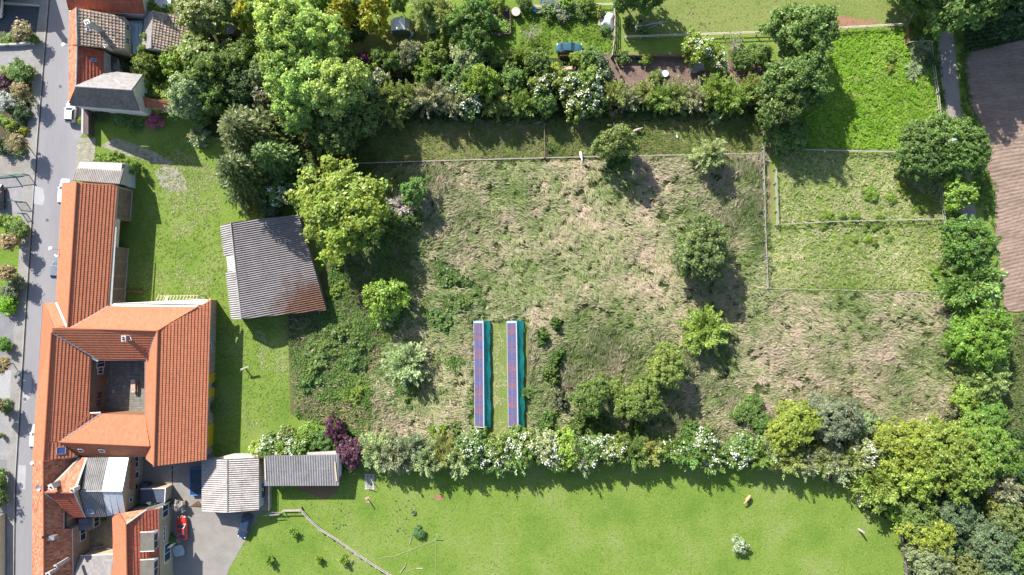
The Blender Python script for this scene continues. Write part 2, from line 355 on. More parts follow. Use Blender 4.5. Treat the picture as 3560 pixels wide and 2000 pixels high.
# ploughed field, built as furrows
def ploughed():
    pts = poly('G', [(2000, 560), (2010, 500), (2572, 370), (3400, 200), (3400, 2880), (2384, 2907), (2344, 2545), (2291, 2143), (2299, 1790), (2200, 1541), (2160, 1150), (2050, 950)])
    xs = np.arange(78.0, 135.0, 0.16); ysv = np.arange(-8.0, 47.0, 0.16)
    X, Y = np.meshgrid(xs, ysv); r = np.random.default_rng(3)
    ang = 0.22; v = -X * math.sin(ang) + Y * math.cos(ang)
    wob = vnoise(X, Y, 6.0, 5) * 0.9
    Z = 0.02 + 0.075 * (0.5 + 0.5 * np.sin((v + wob) * 2 * math.pi / 0.62)) + 0.09 * vnoise(X, Y, 0.4, 8) + 0.09 * vnoise(X, Y, 2.4, 9)
    ins = inside(pts, X, Y)
    ny, nx = X.shape; idx = np.arange(nx * ny).reshape(ny, nx)
    q = np.stack([idx[:-1, :-1], idx[:-1, 1:], idx[1:, 1:], idx[1:, :-1]], -1).reshape(-1, 4)
    keep = (ins[:-1, :-1] & ins[1:, 1:]).reshape(-1); q = q[keep]
    u, inv = np.unique(q, return_inverse=True); V = np.stack([X, Y, Z], -1).reshape(-1, 3)[u]
    me = np_mesh('ploughed_field', V, inv.reshape(-1, 4), None, mat('ploughed_earth', (0.19, 0.135, 0.105), (0.27, 0.2, 0.16), 0.35, 0.95, 0.35, 3.0, stretch=(0.35, 1.6, 1), rot=-0.22))
    tag(link('ploughed_field', me), kind='structure')
ploughed()
sheet('meadow_ground', px_poly([(1240, 560), (2650, 530), (2680, 1010), (3290, 1015), (3360, 1400), (3100, 1520), (2500, 1560), (1300, 1530), (1010, 1440), (1000, 1100), (1150, 900)]), 0.008, M_SOIL_UNDER)
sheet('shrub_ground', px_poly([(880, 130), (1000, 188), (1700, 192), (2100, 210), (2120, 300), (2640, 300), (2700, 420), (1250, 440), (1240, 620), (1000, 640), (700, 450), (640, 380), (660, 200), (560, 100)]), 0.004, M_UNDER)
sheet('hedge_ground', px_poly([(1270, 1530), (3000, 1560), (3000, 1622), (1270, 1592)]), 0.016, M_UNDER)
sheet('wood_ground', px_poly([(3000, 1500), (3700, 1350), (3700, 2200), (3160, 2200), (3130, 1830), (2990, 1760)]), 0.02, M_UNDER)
sheet('earth_path', poly('H', [(165, -120), (215, -120), (205, 200), (235, 420), (228, 760), (205, 760), (190, 420), (172, 180)]), 0.012, mat('path_earth', (0.22, 0.16, 0.1), (0.16, 0.17, 0.06), 0.8, 0.95))
sheet('trodden_path', px_poly([(1445, 885), (1560, 930), (1640, 985), (1700, 1070), (1690, 1078), (1625, 995), (1550, 942), (1440, 895)]), 0.014, mat('path_straw', (0.36, 0.34, 0.19), (0.28, 0.3, 0.13), 0.8, 0.95))
# ------------------------------------------------------------------ roofs, walls, windows
def tile_mat(name, c1, c2, c3, dirt=(0.05, 0.035, 0.025), dirt_amt=0.25):
    m = bpy.data.materials.new(name); MAT[name] = m
    n, l, p = nodes_of(m); p.inputs['Roughness'].default_value = 0.75; p.inputs['Specular IOR Level'].default_value = 0.25
    at = n.new('ShaderNodeVertexColor'); at.layer_name = 'Col'
    sep = n.new('ShaderNodeSeparateColor'); l.new(at.outputs['Color'], sep.inputs[0])
    r = ramp(n, [(0.05, c1), (0.5, c2), (0.95, c3)]); l.new(sep.outputs[0], r.inputs['Fac'])
    v = pos_coord(n, l); f = noise(n, l, v, 0.35, 6.0, 0.7)
    d = ramp(n, [(0.5, (0, 0, 0)), (0.75, (dirt_amt,) * 3)]); l.new(f, d.inputs['Fac'])
    col = mixc(n, l, d.outputs['Color'], r.outputs['Color'], dirt)
    l.new(col, p.inputs['Base Color']); return m
T_ORANGE = tile_mat('orange_clay_tile', (0.37, 0.128, 0.067), (0.42, 0.148, 0.077), (0.455, 0.165, 0.088), dirt_amt=0.12)
T_OLD = tile_mat('weathered_clay_tile', (0.26, 0.09, 0.05), (0.40, 0.16, 0.09), (0.5, 0.24, 0.15), dirt_amt=0.45)
T_RED = tile_mat('red_clay_tile', (0.32, 0.08, 0.05), (0.38, 0.10, 0.06), (0.42, 0.13, 0.075), dirt_amt=0.35)
T_BROWN = tile_mat('brown_grey_tile', (0.15, 0.12, 0.10), (0.28, 0.22, 0.175), (0.42, 0.31, 0.23), dirt_amt=0.4)
T_GREY = tile_mat('grey_slate_tile', (0.2, 0.187, 0.187), (0.245, 0.23, 0.227), (0.28, 0.265, 0.26), dirt_amt=0.2)
T_DARK = tile_mat('dark_slate_tile', (0.13, 0.115, 0.11), (0.175, 0.155, 0.15), (0.21, 0.185, 0.18), dirt_amt=0.3)
M_SHEET = mat('fibre_cement_sheet', (0.26, 0.25, 0.25), (0.33, 0.315, 0.31), 0.4, 0.85, 0.1, 4.0, c3=(0.2, 0.185, 0.18))
def rust_sheet(name, p0, rad):
    """grey corrugated sheet with a rust stain spreading from the point p0"""
    m = bpy.data.materials.new(name); MAT[name] = m
    n, l, p = nodes_of(m); p.inputs['Roughness'].default_value = 0.8; p.inputs['Specular IOR Level'].default_value = 0.3
    v = pos_coord(n, l); r = ramp(n, [(0.3, (0.23, 0.212, 0.215)), (0.55, (0.17, 0.155, 0.155)), (0.75, (0.27, 0.25, 0.252))]); l.new(noise(n, l, v, 0.5, 6.0, 0.7), r.inputs['Fac'])
    mp = n.new('ShaderNodeVectorMath'); mp.operation = 'DISTANCE'; l.new(v, mp.inputs[0]); mp.inputs[1].default_value = p0
    dv = n.new('ShaderNodeMath'); dv.operation = 'DIVIDE'; l.new(mp.outputs['Value'], dv.inputs[0]); dv.inputs[1].default_value = rad
    nz = n.new('ShaderNodeMath'); nz.operation = 'MULTIPLY_ADD'; l.new(noise(n, l, v, 0.45, 6.0, 0.75), nz.inputs[0]); nz.inputs[1].default_value = 1.5; l.new(dv.outputs[0], nz.inputs[2])
    k = ramp(n, [(0.0, (1, 1, 1)), (0.55, (0.9, 0.9, 0.9)), (0.75, (0, 0, 0))]); 
    hf = n.new('ShaderNodeMath'); hf.operation = 'MULTIPLY'; hf.inputs[1].default_value = 0.45; l.new(nz.outputs[0], hf.inputs[0]); l.new(hf.outputs[0], k.inputs['Fac'])
    rust = ramp(n, [(0.35, (0.07, 0.035, 0.02)), (0.65, (0.15, 0.07, 0.04))]); l.new(noise(n, l, v, 2.5, 5.0, 0.7), rust.inputs['Fac'])
    l.new(mixc(n, l, k.outputs['Color'], r.outputs['Color'], rust.outputs['Color']), p.inputs['Base Color'])
    return m
M_ZINC = flat('zinc', (0.42, 0.43, 0.45), 0.4, 0.6)
M_WHITEP = flat('white_paint', (0.78, 0.78, 0.76), 0.5)
M_CREAM = mat('cream_render', (0.55, 0.47, 0.33), (0.62, 0.54, 0.4), 0.5, 0.9, 0.1)
M_RENDER = mat('grey_render', (0.45, 0.43, 0.40), (0.53, 0.51, 0.47), 0.5, 0.9, 0.1)
M_BRICK = brick_floor('brick_wall', (0.30, 0.20, 0.14), (0.36, 0.25, 0.18), (0.34, 0.31, 0.28), 0.5, 0.16)
M_OCHRE = mat('ochre_render', (0.36, 0.29, 0.2), (0.43, 0.35, 0.25), 0.5, 0.9)
M_FACADE = mat('shaded_brown_facade', (0.13, 0.10, 0.08), (0.18, 0.145, 0.115), 0.7, 0.9)  # dark brown facade with the courtyard's shadow put into its colour
M_GLASS = flat('window_glass', (0.03, 0.05, 0.09), 0.06, 0.0, 0.9)
M_SKYGL = flat('skylight_glass', (0.06, 0.10, 0.28), 0.08, 0.0, 0.9)
M_WOOD = mat('weathered_boards', (0.17, 0.125, 0.09), (0.25, 0.19, 0.14), 0.8, 0.85, 0.2, 5.0)
M_WOODP = mat('pale_timber', (0.45, 0.37, 0.27), (0.55, 0.47, 0.36), 0.8, 0.8)
M_WOODB = mat('brown_timber', (0.20, 0.10, 0.055), (0.28, 0.15, 0.085), 0.9, 0.7)
M_GREYW = mat('silvered_timber', (0.29, 0.27, 0.245), (0.38, 0.355, 0.32), 0.9, 0.85)
M_YELLOW = flat('yellow_door_paint', (0.55, 0.36, 0.02), 0.5)
M_DARKIN = flat('dark_interior', (0.025, 0.018, 0.015), 0.9)
M_CONC = mat('concrete', (0.36, 0.345, 0.325), (0.44, 0.425, 0.4), 0.6, 0.9, 0.1)
M_BLUEF = mat('roofing_felt_blue', (0.05, 0.065, 0.10), (0.075, 0.09, 0.13), 0.5, 0.8)

def fit_plane(pts):
    A = np.array([[p[0], p[1], 1.0] for p in pts]); z = np.array([p[2] for p in pts])
    s, *_ = np.linalg.lstsq(A, z, rcond=None)
    return [Vector((p[0], p[1], s[0] * p[0] + s[1] * p[1] + s[2])) for p in pts]
def frame_of(pts):
    n = Vector((0, 0, 0))
    for i in range(1, len(pts) - 1): n += (pts[i] - pts[0]).cross(pts[i + 1] - pts[0])
    n.normalize()
    if n.z < 0: n = -n
    u = Vector((0, 0, 1)).cross(n)
    if u.length < 0.02: u = Vector((1, 0, 0))
    u.normalize(); v = n.cross(u).normalized()
    return n, u, v
def clip_bm(bm, pts, n):
    cen = sum(pts, Vector((0, 0, 0))) / len(pts)
    for i in range(len(pts)):
        a, b = pts[i], pts[(i + 1) % len(pts)]
        pn = (b - a).cross(n)
        if pn.length < 1e-5: continue
        pn.normalize()
        if pn.dot(cen - a) > 0: pn = -pn
        bmesh.ops.bisect_plane(bm, geom=bm.verts[:] + bm.edges[:] + bm.faces[:], plane_co=a, plane_no=pn, clear_outer=True)
PROFILE = {'pan': [(0, 0.0), (0.45, -0.2), (0.62, 0.35), (0.8, 1.0), (0.93, 0.55)],
           'flat': [(0, 0.0), (0.9, 0.0), (0.95, -0.25)]}
def tiles(parent, pts, m, w=0.3, c=0.5, amp=0.018, prof='pan', step=0.085, seed=0, name='roof_tiles'):
    """courses of roof tiles over one slope, cut at its edges"""
    n, u, v = frame_of(pts); o = pts[0]
    us = [(p - o).dot(u) for p in pts]; vs = [(p - o).dot(v) for p in pts]
    u0, u1, v0, v1 = min(us), max(us), min(vs), max(vs)
    pr = PROFILE[prof]; k = len(pr); nc = int((u1 - u0) / w) + 2; nr = int((v1 - v0) / c) + 2
    r = np.random.default_rng(seed + 11)
    jj, ii, kk = np.meshgrid(np.arange(nr), np.arange(nc), np.arange(k), indexing='ij')
    pu = np.array([q[0] for q in pr]); pa = np.array([q[1] for q in pr]) * amp
    U = u0 - 0.3 + (ii + pu[kk]) * w; lift = pa[kk]
    tone = np.clip(r.normal(0.5, 0.22, (nr, nc)), 0, 1)[jj, ii]
    base = np.array(o); un, vn, nn = np.array(u), np.array(v), np.array(n)
    VV = []
    for top in (0, 1):
        Vv = v0 - 0.1 + (jj + top * 1.02) * c
        L = lift + 0.02 + (step if top == 0 else 0.0)
        VV.append(base + U[..., None] * un + Vv[..., None] * vn + L[..., None] * nn)
    V = np.concatenate([VV[0].reshape(nr, -1, 3), VV[1].reshape(nr, -1, 3)], 1)     # per course: lower row then upper row
    W = nc * k
    f0 = np.arange(W - 1); q = np.stack([f0, f0 + 1, f0 + 1 + W, f0 + W], -1)
    F = (q[None] + (np.arange(nr) * 2 * W)[:, None, None]).reshape(-1, 4)
    col = np.concatenate([tone.reshape(nr, -1)] * 2, 1).reshape(-1); col = np.stack([col] * 3, -1)
    off = root_loc(parent)
    me = np_mesh(name, V.reshape(-1, 3), F, col, m)
    bm = bmesh.new(); bm.from_mesh(me); clip_bm(bm, pts, n)
    bmesh.ops.translate(bm, verts=bm.verts, vec=-off)
    bm.to_mesh(me); bm.free()
    return tag(link(name, me, parent), kind='stuff')
def slope(house, pts, m, style='tile', th=0.16, seed=0, name='roof_slope', **kw):
    """one roof slope: the deck, and its tiles (or corrugated sheets) on top"""
    pts = fit_plane(pts)
    deck = MB().slab(pts, th).build(name, kw.pop('deck', m), house)
    if style == 'tile': tiles(deck, pts, m, seed=seed, **kw)
    elif style == 'corr': sheets(deck, pts, m, seed=seed, **kw)
    return deck, pts
def sheets(parent, pts, m, pitch=0.36, amp=0.05, sw=1.1, sl=2.6, seed=0, along='v', extra=None):
    """corrugated roofing sheets, one object each"""
    n, u, v = frame_of(pts)
    o = pts[0]; us = [(p - o).dot(u) for p in pts]; vs = [(p - o).dot(v) for p in pts]
    u0, u1, v0, v1 = min(us), max(us), min(vs), max(vs); off = root_loc(parent)
    sw = max(pitch, round(sw / pitch) * pitch); nu = max(1, math.ceil((u1 - u0) / sw)); nv = max(1, math.ceil((v1 - v0) / sl)); rr = random.Random(seed)
    per = 6
    for i in range(nu):
        for j in range(nv):
            a = u0 + i * sw; b = v0 + j * sl; ns = int(round(sw / pitch)) * per
            vs_, fs_ = [], []; zz = 0.062 + (0.012 if (i + j) % 2 else 0.0) + rr.uniform(0, 0.004)
            for q, vv in enumerate((b, b + sl)):
                for s in range(ns + 1):
                    uu = a + s * sw / ns
                    vs_.append(o + u * uu + v * vv + n * (zz + (0.02 if q == 0 else 0) + amp * math.cos(2 * math.pi * (uu - u0) / pitch)))
            for s in range(ns): fs_.append((s, s + 1, ns + 2 + s, ns + 1 + s))
            bm = bmesh.new(); bv = [bm.verts.new(x) for x in vs_]
            for f in fs_: bm.faces.new([bv[x] for x in f])
            clip_bm(bm, pts, n)
            if len(bm.faces) == 0: bm.free(); continue
            bmesh.ops.translate(bm, verts=bm.verts, vec=-off)
            me = bpy.data.meshes.new('corrugated_sheet'); bm.to_mesh(me); bm.free()
            mm = m if extra is None else extra(o + u * (a + sw / 2) + v * (b + sl / 2), m)
            link('corrugated_sheet', me, parent, mm)
def ridge(house, a, b, m, r=0.14, name='ridge_cap'):
    """half-round ridge tiles, one after the other"""
    mb = MB(); a, b = Vector(a), Vector(b); d = b - a; k = max(1, int(d.length / 0.42))
    for i in range(k):
        p = a + d * (i / k); q = a + d * ((i + 1.06) / k)
        mb.tube(p + Vector((0, 0, 0.03)), q + Vector((0, 0, 0.03)), r * 1.08, r * 0.94, 8)
    return mb.build(name, m, house)
def walls(house, foot, m, top, name='wall', bottom=0.0):
    """ring of outer walls under the eaves; top: one height or one per corner"""
    n = len(foot); tp = [top] * n if isinstance(top, (int, float)) else top
    a = sum(foot[i][0] * foot[(i + 1) % n][1] - foot[(i + 1) % n][0] * foot[i][1] for i in range(n))
    if a < 0: foot = foot[::-1]; tp = tp[::-1]
    mb = MB(); vs = [(p[0], p[1], bottom) for p in foot] + [(p[0], p[1], h) for p, h in zip(foot, tp)]
    mb.add(vs, [(i, (i + 1) % n, n + (i + 1) % n, n + i) for i in range(n)] + [tuple(range(n, 2 * n))])
    return mb.build(name, m, house)
def gable(house, a, b, apex, m, base_h, name='gable_wall', th=0.22):
    """triangular wall between two eave points and the ridge end, standing on the wall below"""
    a, b = Vector(a), Vector(b); q = Vector(apex)
    n = (b - a).cross(q - a).normalized()
    if n.z < 0: n = -n
    pts = [Vector((a.x, a.y, a.z - 0.5)), Vector((b.x, b.y, b.z - 0.5)), b, q, a]
    return MB().slab([p + n * th / 2 for p in pts], th).build(name, m, house)
def window(house, c, w, h, face, frame=None, cols=2, name='window', glass=None):
    """a window on a vertical wall: c its centre, face the outward direction (x, y)"""
    f = Vector((face[0], face[1], 0)).normalized(); s = Vector((-f.y, f.x, 0)); c = Vector(c); up = Vector((0, 0, 1)); fr = 0.07
    frame = frame or M_WHITEP; mb = MB()
    def bar(p, q, wd): mb.beam(p + f * 0.05, q + f * 0.05, wd, 0.1) 
    for k in (-1, 1):
        mb.beam(c + s * k * w / 2 - up * h / 2 + f * 0.05, c + s * k * w / 2 + up * h / 2 + f * 0.05, 0.09, 0.09)
        mb.beam(c + up * k * h / 2 - s * w / 2 + f * 0.05, c + up * k * h / 2 + s * w / 2 + f * 0.05, 0.09, 0.09)
    for i in range(1, cols):
        x = -w / 2 + w * i / cols; mb.beam(c + s * x - up * h / 2 + f * 0.05, c + s * x + up * h / 2 + f * 0.05, 0.07, 0.07)
    o = mb.build(name, frame, house)
    for i in range(cols):
        x = -w / 2 + w * (i + 0.5) / cols; p = c + s * x + f * 0.03; a = w / cols / 2 - 0.05
        MB().slab([p - s * a - up * (h / 2 - 0.05), p + s * a - up * (h / 2 - 0.05), p + s * a + up * (h / 2 - 0.05), p - s * a + up * (h / 2 - 0.05)], 0.02).build('pane', glass or M_GLASS, o)
    return o
def skylight(house, pts, c, w, h, m=None, name='skylight', frame=None):
    """roof window lying in the slope through pts; c a point above it"""
    pts = fit_plane(pts); n, u, v = frame_of(pts); d = (Vector(c) - pts[0]).dot(n); c = Vector(c) - n * d
    mb = MB()
    for k in (-1, 1):
        mb.beam(c + u * k * w / 2 - v * h / 2 + n * 0.13, c + u * k * w / 2 + v * h / 2 + n * 0.13, 0.09, 0.12)
        mb.beam(c + v * k * h / 2 - u * w / 2 + n * 0.13, c + v * k * h / 2 + u * w / 2 + n * 0.13, 0.09, 0.12)
    o = mb.build(name, frame or M_ZINC, house)
    MB().slab([c - u * w / 2 - v * h / 2 + n * 0.15, c + u * w / 2 - v * h / 2 + n * 0.15, c + u * w / 2 + v * h / 2 + n * 0.15, c - u * w / 2 + v * h / 2 + n * 0.15], 0.03).build('pane', m or M_SKYGL, o)
    return o
def chimney(house, c, w, d, z0, z1, m, rz=0.0, flues=2, cap=None):
    mb = MB(); mb.box((c[0], c[1], (z0 + z1) / 2), (w, d, z1 - z0), rz)
    o = mb.build('chimney', m, house)
    MB().box((c[0], c[1], z1 + 0.05), (w + 0.14, d + 0.14, 0.1), rz).build('chimney_cap', cap or m, o)
    for i in range(flues):
        x = (i - (flues - 1) / 2) * 0.32
        p = Vector((c[0] + (-math.sin(rz) * x if d > w else math.cos(rz) * x), c[1] + (math.cos(rz) * x if d > w else math.sin(rz) * x), z1 + 0.1))
        MB().lathe(p, [(0.11, 0), (0.11, 0.22), (0.07, 0.22), (0.07, 0.05)], 10).build('flue', M_DARKIN, o)
    return o
def gutter(house, a, b, m=None):
    return MB().tube(a, b, 0.075, n=8).build('gutter', m or M_ZINC, house)
def gl(p, z=0.0): return Vector((p[0], p[1], z))
def inset(pts, d):
    c = sum((Vector((p[0], p[1], 0)) for p in pts), Vector((0, 0, 0))) / len(pts)
    return [Vector((p[0], p[1], 0)) + (c - Vector((p[0], p[1], 0))).normalized() * d for p in pts]

# ------------------------------------------------------------------ the four-winged farmhouse
fh = thing('farmhouse', 'large four-winged farmhouse with new orange tiled roofs around a square courtyard', 'farmhouse', t('C', 1100, 900))
E_ = lambda x, y, h=0.0: t('C', x, y, h)
D_ = lambda x, y, h=0.0: t('D', x, y, h)
slope(fh, [E_(425, 152, 5.0), E_(440, 162, 5.2), E_(535, 398, 8.15), E_(512, 448, 8.2), D_(435, 292, 8.2), D_(328, 262, 5.0)], T_ORANGE, seed=1, prof='flat', w=0.3)
slope(fh, [E_(440, 160, 5.2), E_(557, 150, 5.4), E_(660, 388, 8.05), E_(535, 398, 8.15)], T_ORANGE, seed=2, prof='flat')
_, NS = slope(fh, [E_(672, 410, 8.1), E_(1560, 430, 8.2), E_(1965, 195, 5.7), E_(1075, 186, 5.6)], T_ORANGE, seed=3, prof='flat')
_, SSL = slope(fh, [E_(515, 440, 8.15), E_(528, 402, 8.2), E_(1557, 430, 8.2), E_(1450, 720, 4.6), E_(980, 722, 4.6)], T_ORANGE, seed=4, prof='flat')
_, WE = slope(fh, [E_(512, 448, 8.2), E_(905, 690, 4.8), E_(880, 1245, 4.8), D_(590, 105, 7.0), D_(435, 105, 8.2)], T_ORANGE, seed=5)
slope(fh, [E_(880, 1245, 4.8), E_(990, 1252, 3.8), D_(590, 105, 7.0)], T_ORANGE, seed=6)
_, WS = slope(fh, [D_(435, 105, 8.2), D_(590, 105, 7.0), D_(770, 250, 5.4), D_(435, 292, 8.2)], T_ORANGE, seed=7)
slope(fh, [E_(1005, 1255, 4.4), E_(1440, 1275, 4.4), D_(1490, 142, 6.7), D_(590, 102, 6.95)], T_ORANGE, seed=8, prof='flat')
_, SS = slope(fh, [D_(590, 108, 6.95), D_(1490, 148, 6.7), D_(1462, 248, 4.6), D_(770, 242, 4.6)], T_ORANGE, seed=9, prof='flat')
slope(fh, [E_(1570, 435, 8.2), E_(1450, 722, 4.5), E_(1442, 1275, 4.5), D_(1465, 270, 4.5), D_(1532, 348, 8.2)], T_ORANGE, seed=10, prof='flat', w=0.3)
_, EE = slope(fh, [E_(1570, 435, 8.2), E_(2097, 118, 4.6), D_(2050, 283, 4.6), D_(1532, 348, 8.2)], T_ORANGE, seed=12)
for a, b in ((E_(512, 448, 8.25), D_(435, 292, 8.25)), (E_(530, 400, 8.2), E_(1560, 430, 8.3)), (E_(1570, 435, 8.3), D_(1532, 348, 8.3)), (D_(590, 105, 7.05), D_(1490, 146, 6.75)),
             (E_(1565, 432, 8.3), E_(2095, 112, 4.0)), (E_(440, 162, 5.25), E_(530, 400, 8.18))):
    ridge(fh, a, b, T_ORANGE)
for a, b in ((E_(515, 450, 8.18), E_(980, 722, 4.7)), (E_(1010, 1252, 4.5), D_(590, 105, 6.95)), (E_(1450, 722, 4.6), E_(1560, 436, 8.15)), (E_(690, 415, 8.1), E_(1075, 184, 5.6)), (D_(600, 115, 6.85), D_(770, 243, 4.7))):
    MB().tube(a, b, 0.11, n=6).build('valley_flashing', M_ZINC, fh)
# walls: outer ring minus the courtyard, as four wings
wa, wb, wc_, wd = E_(435, 175, 5), D_(340, 262, 5), D_(760, 255, 4.8), E_(895, 700, 4.8)
walls(fh, [gl(E_(440, 165, 5.0)), gl(E_(560, 158, 5.0)), gl(E_(895, 702, 4.8)), gl(E_(873, 1250, 4.8)), gl(D_(755, 250, 5.0)), gl(D_(345, 268, 5.0))], M_FACADE, 4.55)
walls(fh, [gl(E_(640, 300, 5.5)), gl(E_(1080, 196, 5.5)), gl(E_(1960, 205, 5.0)), gl(E_(1455, 712, 4.5)), gl(E_(900, 712, 4.5))], M_RENDER, 4.4)
walls(fh, [gl(E_(1456, 600, 4.4)), gl(E_(2086, 128, 4.5)) - Vector((0.75, 0, 0)), gl(D_(2040, 278, 4.5)) - Vector((0.75, 0, 0)), gl(D_(1540, 338, 4.4)), gl(D_(1474, 262, 4.4))], M_BRICK, 4.25)
walls(fh, [gl(E_(880, 1262, 4.3)), gl(E_(1450, 1284, 4.3)), gl(D_(1470, 238, 4.4)), gl(D_(700, 232, 4.4))], M_WOODB, 4.2)
gable(fh, D_(1474, 275, 4.4), D_(2040, 283, 4.5) - Vector((0.75, 0, 0)), D_(1534, 342, 8.1), M_BRICK, 4)
gable(fh, D_(345, 268, 5.0), D_(765, 256, 5.0), D_(436, 290, 8.1), M_CREAM, 4)
# sunlit roofing strip along the north eave and verge, its glare painted white
MB().slab([E_(1100, 186, 5.2), E_(1130, 158, 5.2), E_(1430, 150, 5.2), E_(2030, 168, 5.0), E_(2095, 106, 4.1), E_(2100, 116, 4.1), E_(1962, 197, 5.1)], 0.15).build('sunlit_eave_strip', M_WHITEP, fh)
MB().beam(E_(560, 150, 5.6), E_(662, 388, 8.2), 0.3, 0.08).build('white_flashing', M_WHITEP, fh)
gutter(fh, E_(425, 150, 4.95), D_(328, 262, 4.95)); gutter(fh, E_(905, 692, 4.7), E_(880, 1243, 4.7)); gutter(fh, E_(980, 725, 4.5), E_(1450, 722, 4.5))
gutter(fh, E_(1444, 730, 4.4), E_(1440, 1275, 4.4)); gutter(fh, D_(770, 245, 4.5), D_(1462, 251, 4.5)); gutter(fh, E_(2098, 120, 4.5), D_(2052, 283, 4.5), M_ZINC)
MB().beam(E_(905, 695, 4.75), E_(980, 728, 4.6), 0.3, 0.1).build('eave_flashing', M_WHITEP, fh)
MB().beam(E_(880, 1150, 4.75), E_(872, 1250, 4.75), 0.18, 0.1).build('eave_flashing', M_WHITEP, fh)
MB().beam(E_(872, 1250, 4.7), E_(1000, 1243, 4.6), 0.18, 0.1).build('eave_flashing', M_WHITEP, fh)
ch = chimney(fh, E_(1242, 505, 8.0), 0.62, 0.85, 5.6, 8.3, M_CONC, 0.0, 2)
mb = MB(); q = E_(1275, 480, 7.9)
for a, b in (((1262, 478), (1290, 478)), ((1290, 478), (1308, 525)), ((1308, 525), (1285, 528))): mb.tube(E_(*a, 8.05), E_(*b, 8.3), 0.05)
mb.build('chimney_ladder', M_ZINC, fh)
skylight(fh, WS, D_(612, 200, 7.4), 1.1, 1.2)
skylight(fh, SS, D_(795, 207, 6), 0.75, 0.8, M_GLASS, frame=M_WHITEP); skylight(fh, SS, D_(1003, 210, 6), 0.75, 0.8, M_GLASS, frame=M_WHITEP)
# courtyard facade of the west wing: doors and windows
cw = Vector((1, -0.04, 0))
def on_line(a, b, f, z): return Vector((a[0] + (b[0] - a[0]) * f, a[1] + (b[1] - a[1]) * f, z))
ca_, cb_ = gl(E_(895, 702, 4.8)), gl(E_(873, 1250, 4.8))
window(fh, on_line(ca_, cb_, 0.13, 1.8), 1.5, 2.2, cw, cols=2); window(fh, on_line(ca_, cb_, 0.26, 1.8), 1.2, 1.5, cw, cols=2)
for f in (0.72, 0.86): window(fh, on_line(ca_, cb_, f, 1.9), 1.1, 1.4, cw, M_WOODB, 2)
dr = MB().box(on_line(ca_, cb_, 0.5, 1.1) + Vector((0.03, 0, 0)), (0.1, 1.1, 2.2)).build('door', M_WOODB, fh)
MB().tube(on_line(ca_, cb_, 0.53, 1.1) + Vector((0.08, 0, 0)), on_line(ca_, cb_, 0.53, 1.25) + Vector((0.08, 0, 0)), 0.03).build('handle', M_ZINC, dr)
# east facade: yellow doors and shutters
ea, eb = gl(E_(2086, 128, 4.5)) - Vector((0.75, 0, 0)), gl(D_(2040, 278, 4.5)) - Vector((0.75, 0, 0))
for f, wd in ((0.505, 1.7), (0.60, 1.6), (0.83, 1.5), (0.90, 2.4)):
    c = on_line(ea, eb, f, 1.3)
    o = MB().box(c + Vector((0.05, 0, 0)), (0.12, wd, 2.5), -0.03).build('yellow_door', M_YELLOW, fh)
    MB().tube(c + Vector((0.13, wd * 0.35, -0.1)), c + Vector((0.13, wd * 0.35, 0.1)), 0.03).build('handle', M_ZINC, o)
window(fh, on_line(ea, eb, 0.29, 2.3), 0.9, 0.9, (1, -0.03), cols=1)
# pergola of pale rafters against the north wall
pg = thing('pergola', 'open pergola of pale rafters along the north wall of the farmhouse', 'pergola', gl(E_(1760, 120, 0)))
for i in range(13):
    x = 1545 + i * 32.5
    MB().beam(E_(x, 158, 3.1), E_(x + 34, 72 + (4 if i % 3 else 0), 2.7), 0.1, 0.14).build('rafter', M_WOODP, pg)
for (x0, y0, x1, y1) in ((1820, 132, 2040, 142), (1850, 112, 2060, 122)): MB().beam(E_(x0, y0, 3.15), E_(x1, y1, 3.2), 0.12, 0.12).build('crossbeam', M_WOODP, pg)
MB().beam(E_(1570, 84, 2.62), E_(1985, 80, 2.62), 0.12, 0.14).build('crossbeam', M_WOODP, pg)
for x in (1580, 1780, 1975): MB().beam(gl(E_(x, 82, 2.6), 0.0), E_(x, 82, 2.6), 0.12, 0.12).build('post', M_WOODP, pg)
MB().slab([E_(1650, 80, 3.0), E_(1680, 80, 3.0), E_(1660, 158, 3.25), E_(1628, 158, 3.25)], 0.04).build('roof_board', M_WOODP, pg)

# ------------------------------------------------------------------ long barn wing north of the farmhouse
B_ = lambda x, y, h=0.0: t('B', x, y, h)
lw = thing('barn_wing', 'long orange-tiled barn wing along the street with plank doors on its lawn side', 'barn', gl(B_(900, 900, 0)))
slope(lw, [B_(625, 390, 5.0), B_(762, 382, 8.05), E_(672, 408, 8.05), E_(560, 152, 5.0)], T_ORANGE, seed=21, prof='flat', w=0.3)
slope(lw, [B_(765, 382, 8.05), B_(1165, 410, 5.0), E_(1075, 182, 5.0), E_(672, 408, 8.05)], T_ORANGE, seed=22)
ridge(lw, B_(763, 382, 8.15), E_(672, 406, 8.1), T_ORANGE)
gutter(lw, B_(1170, 412, 4.9), E_(1080, 185, 4.9)); gutter(lw, B_(622, 392, 4.9), E_(555, 152, 4.9))
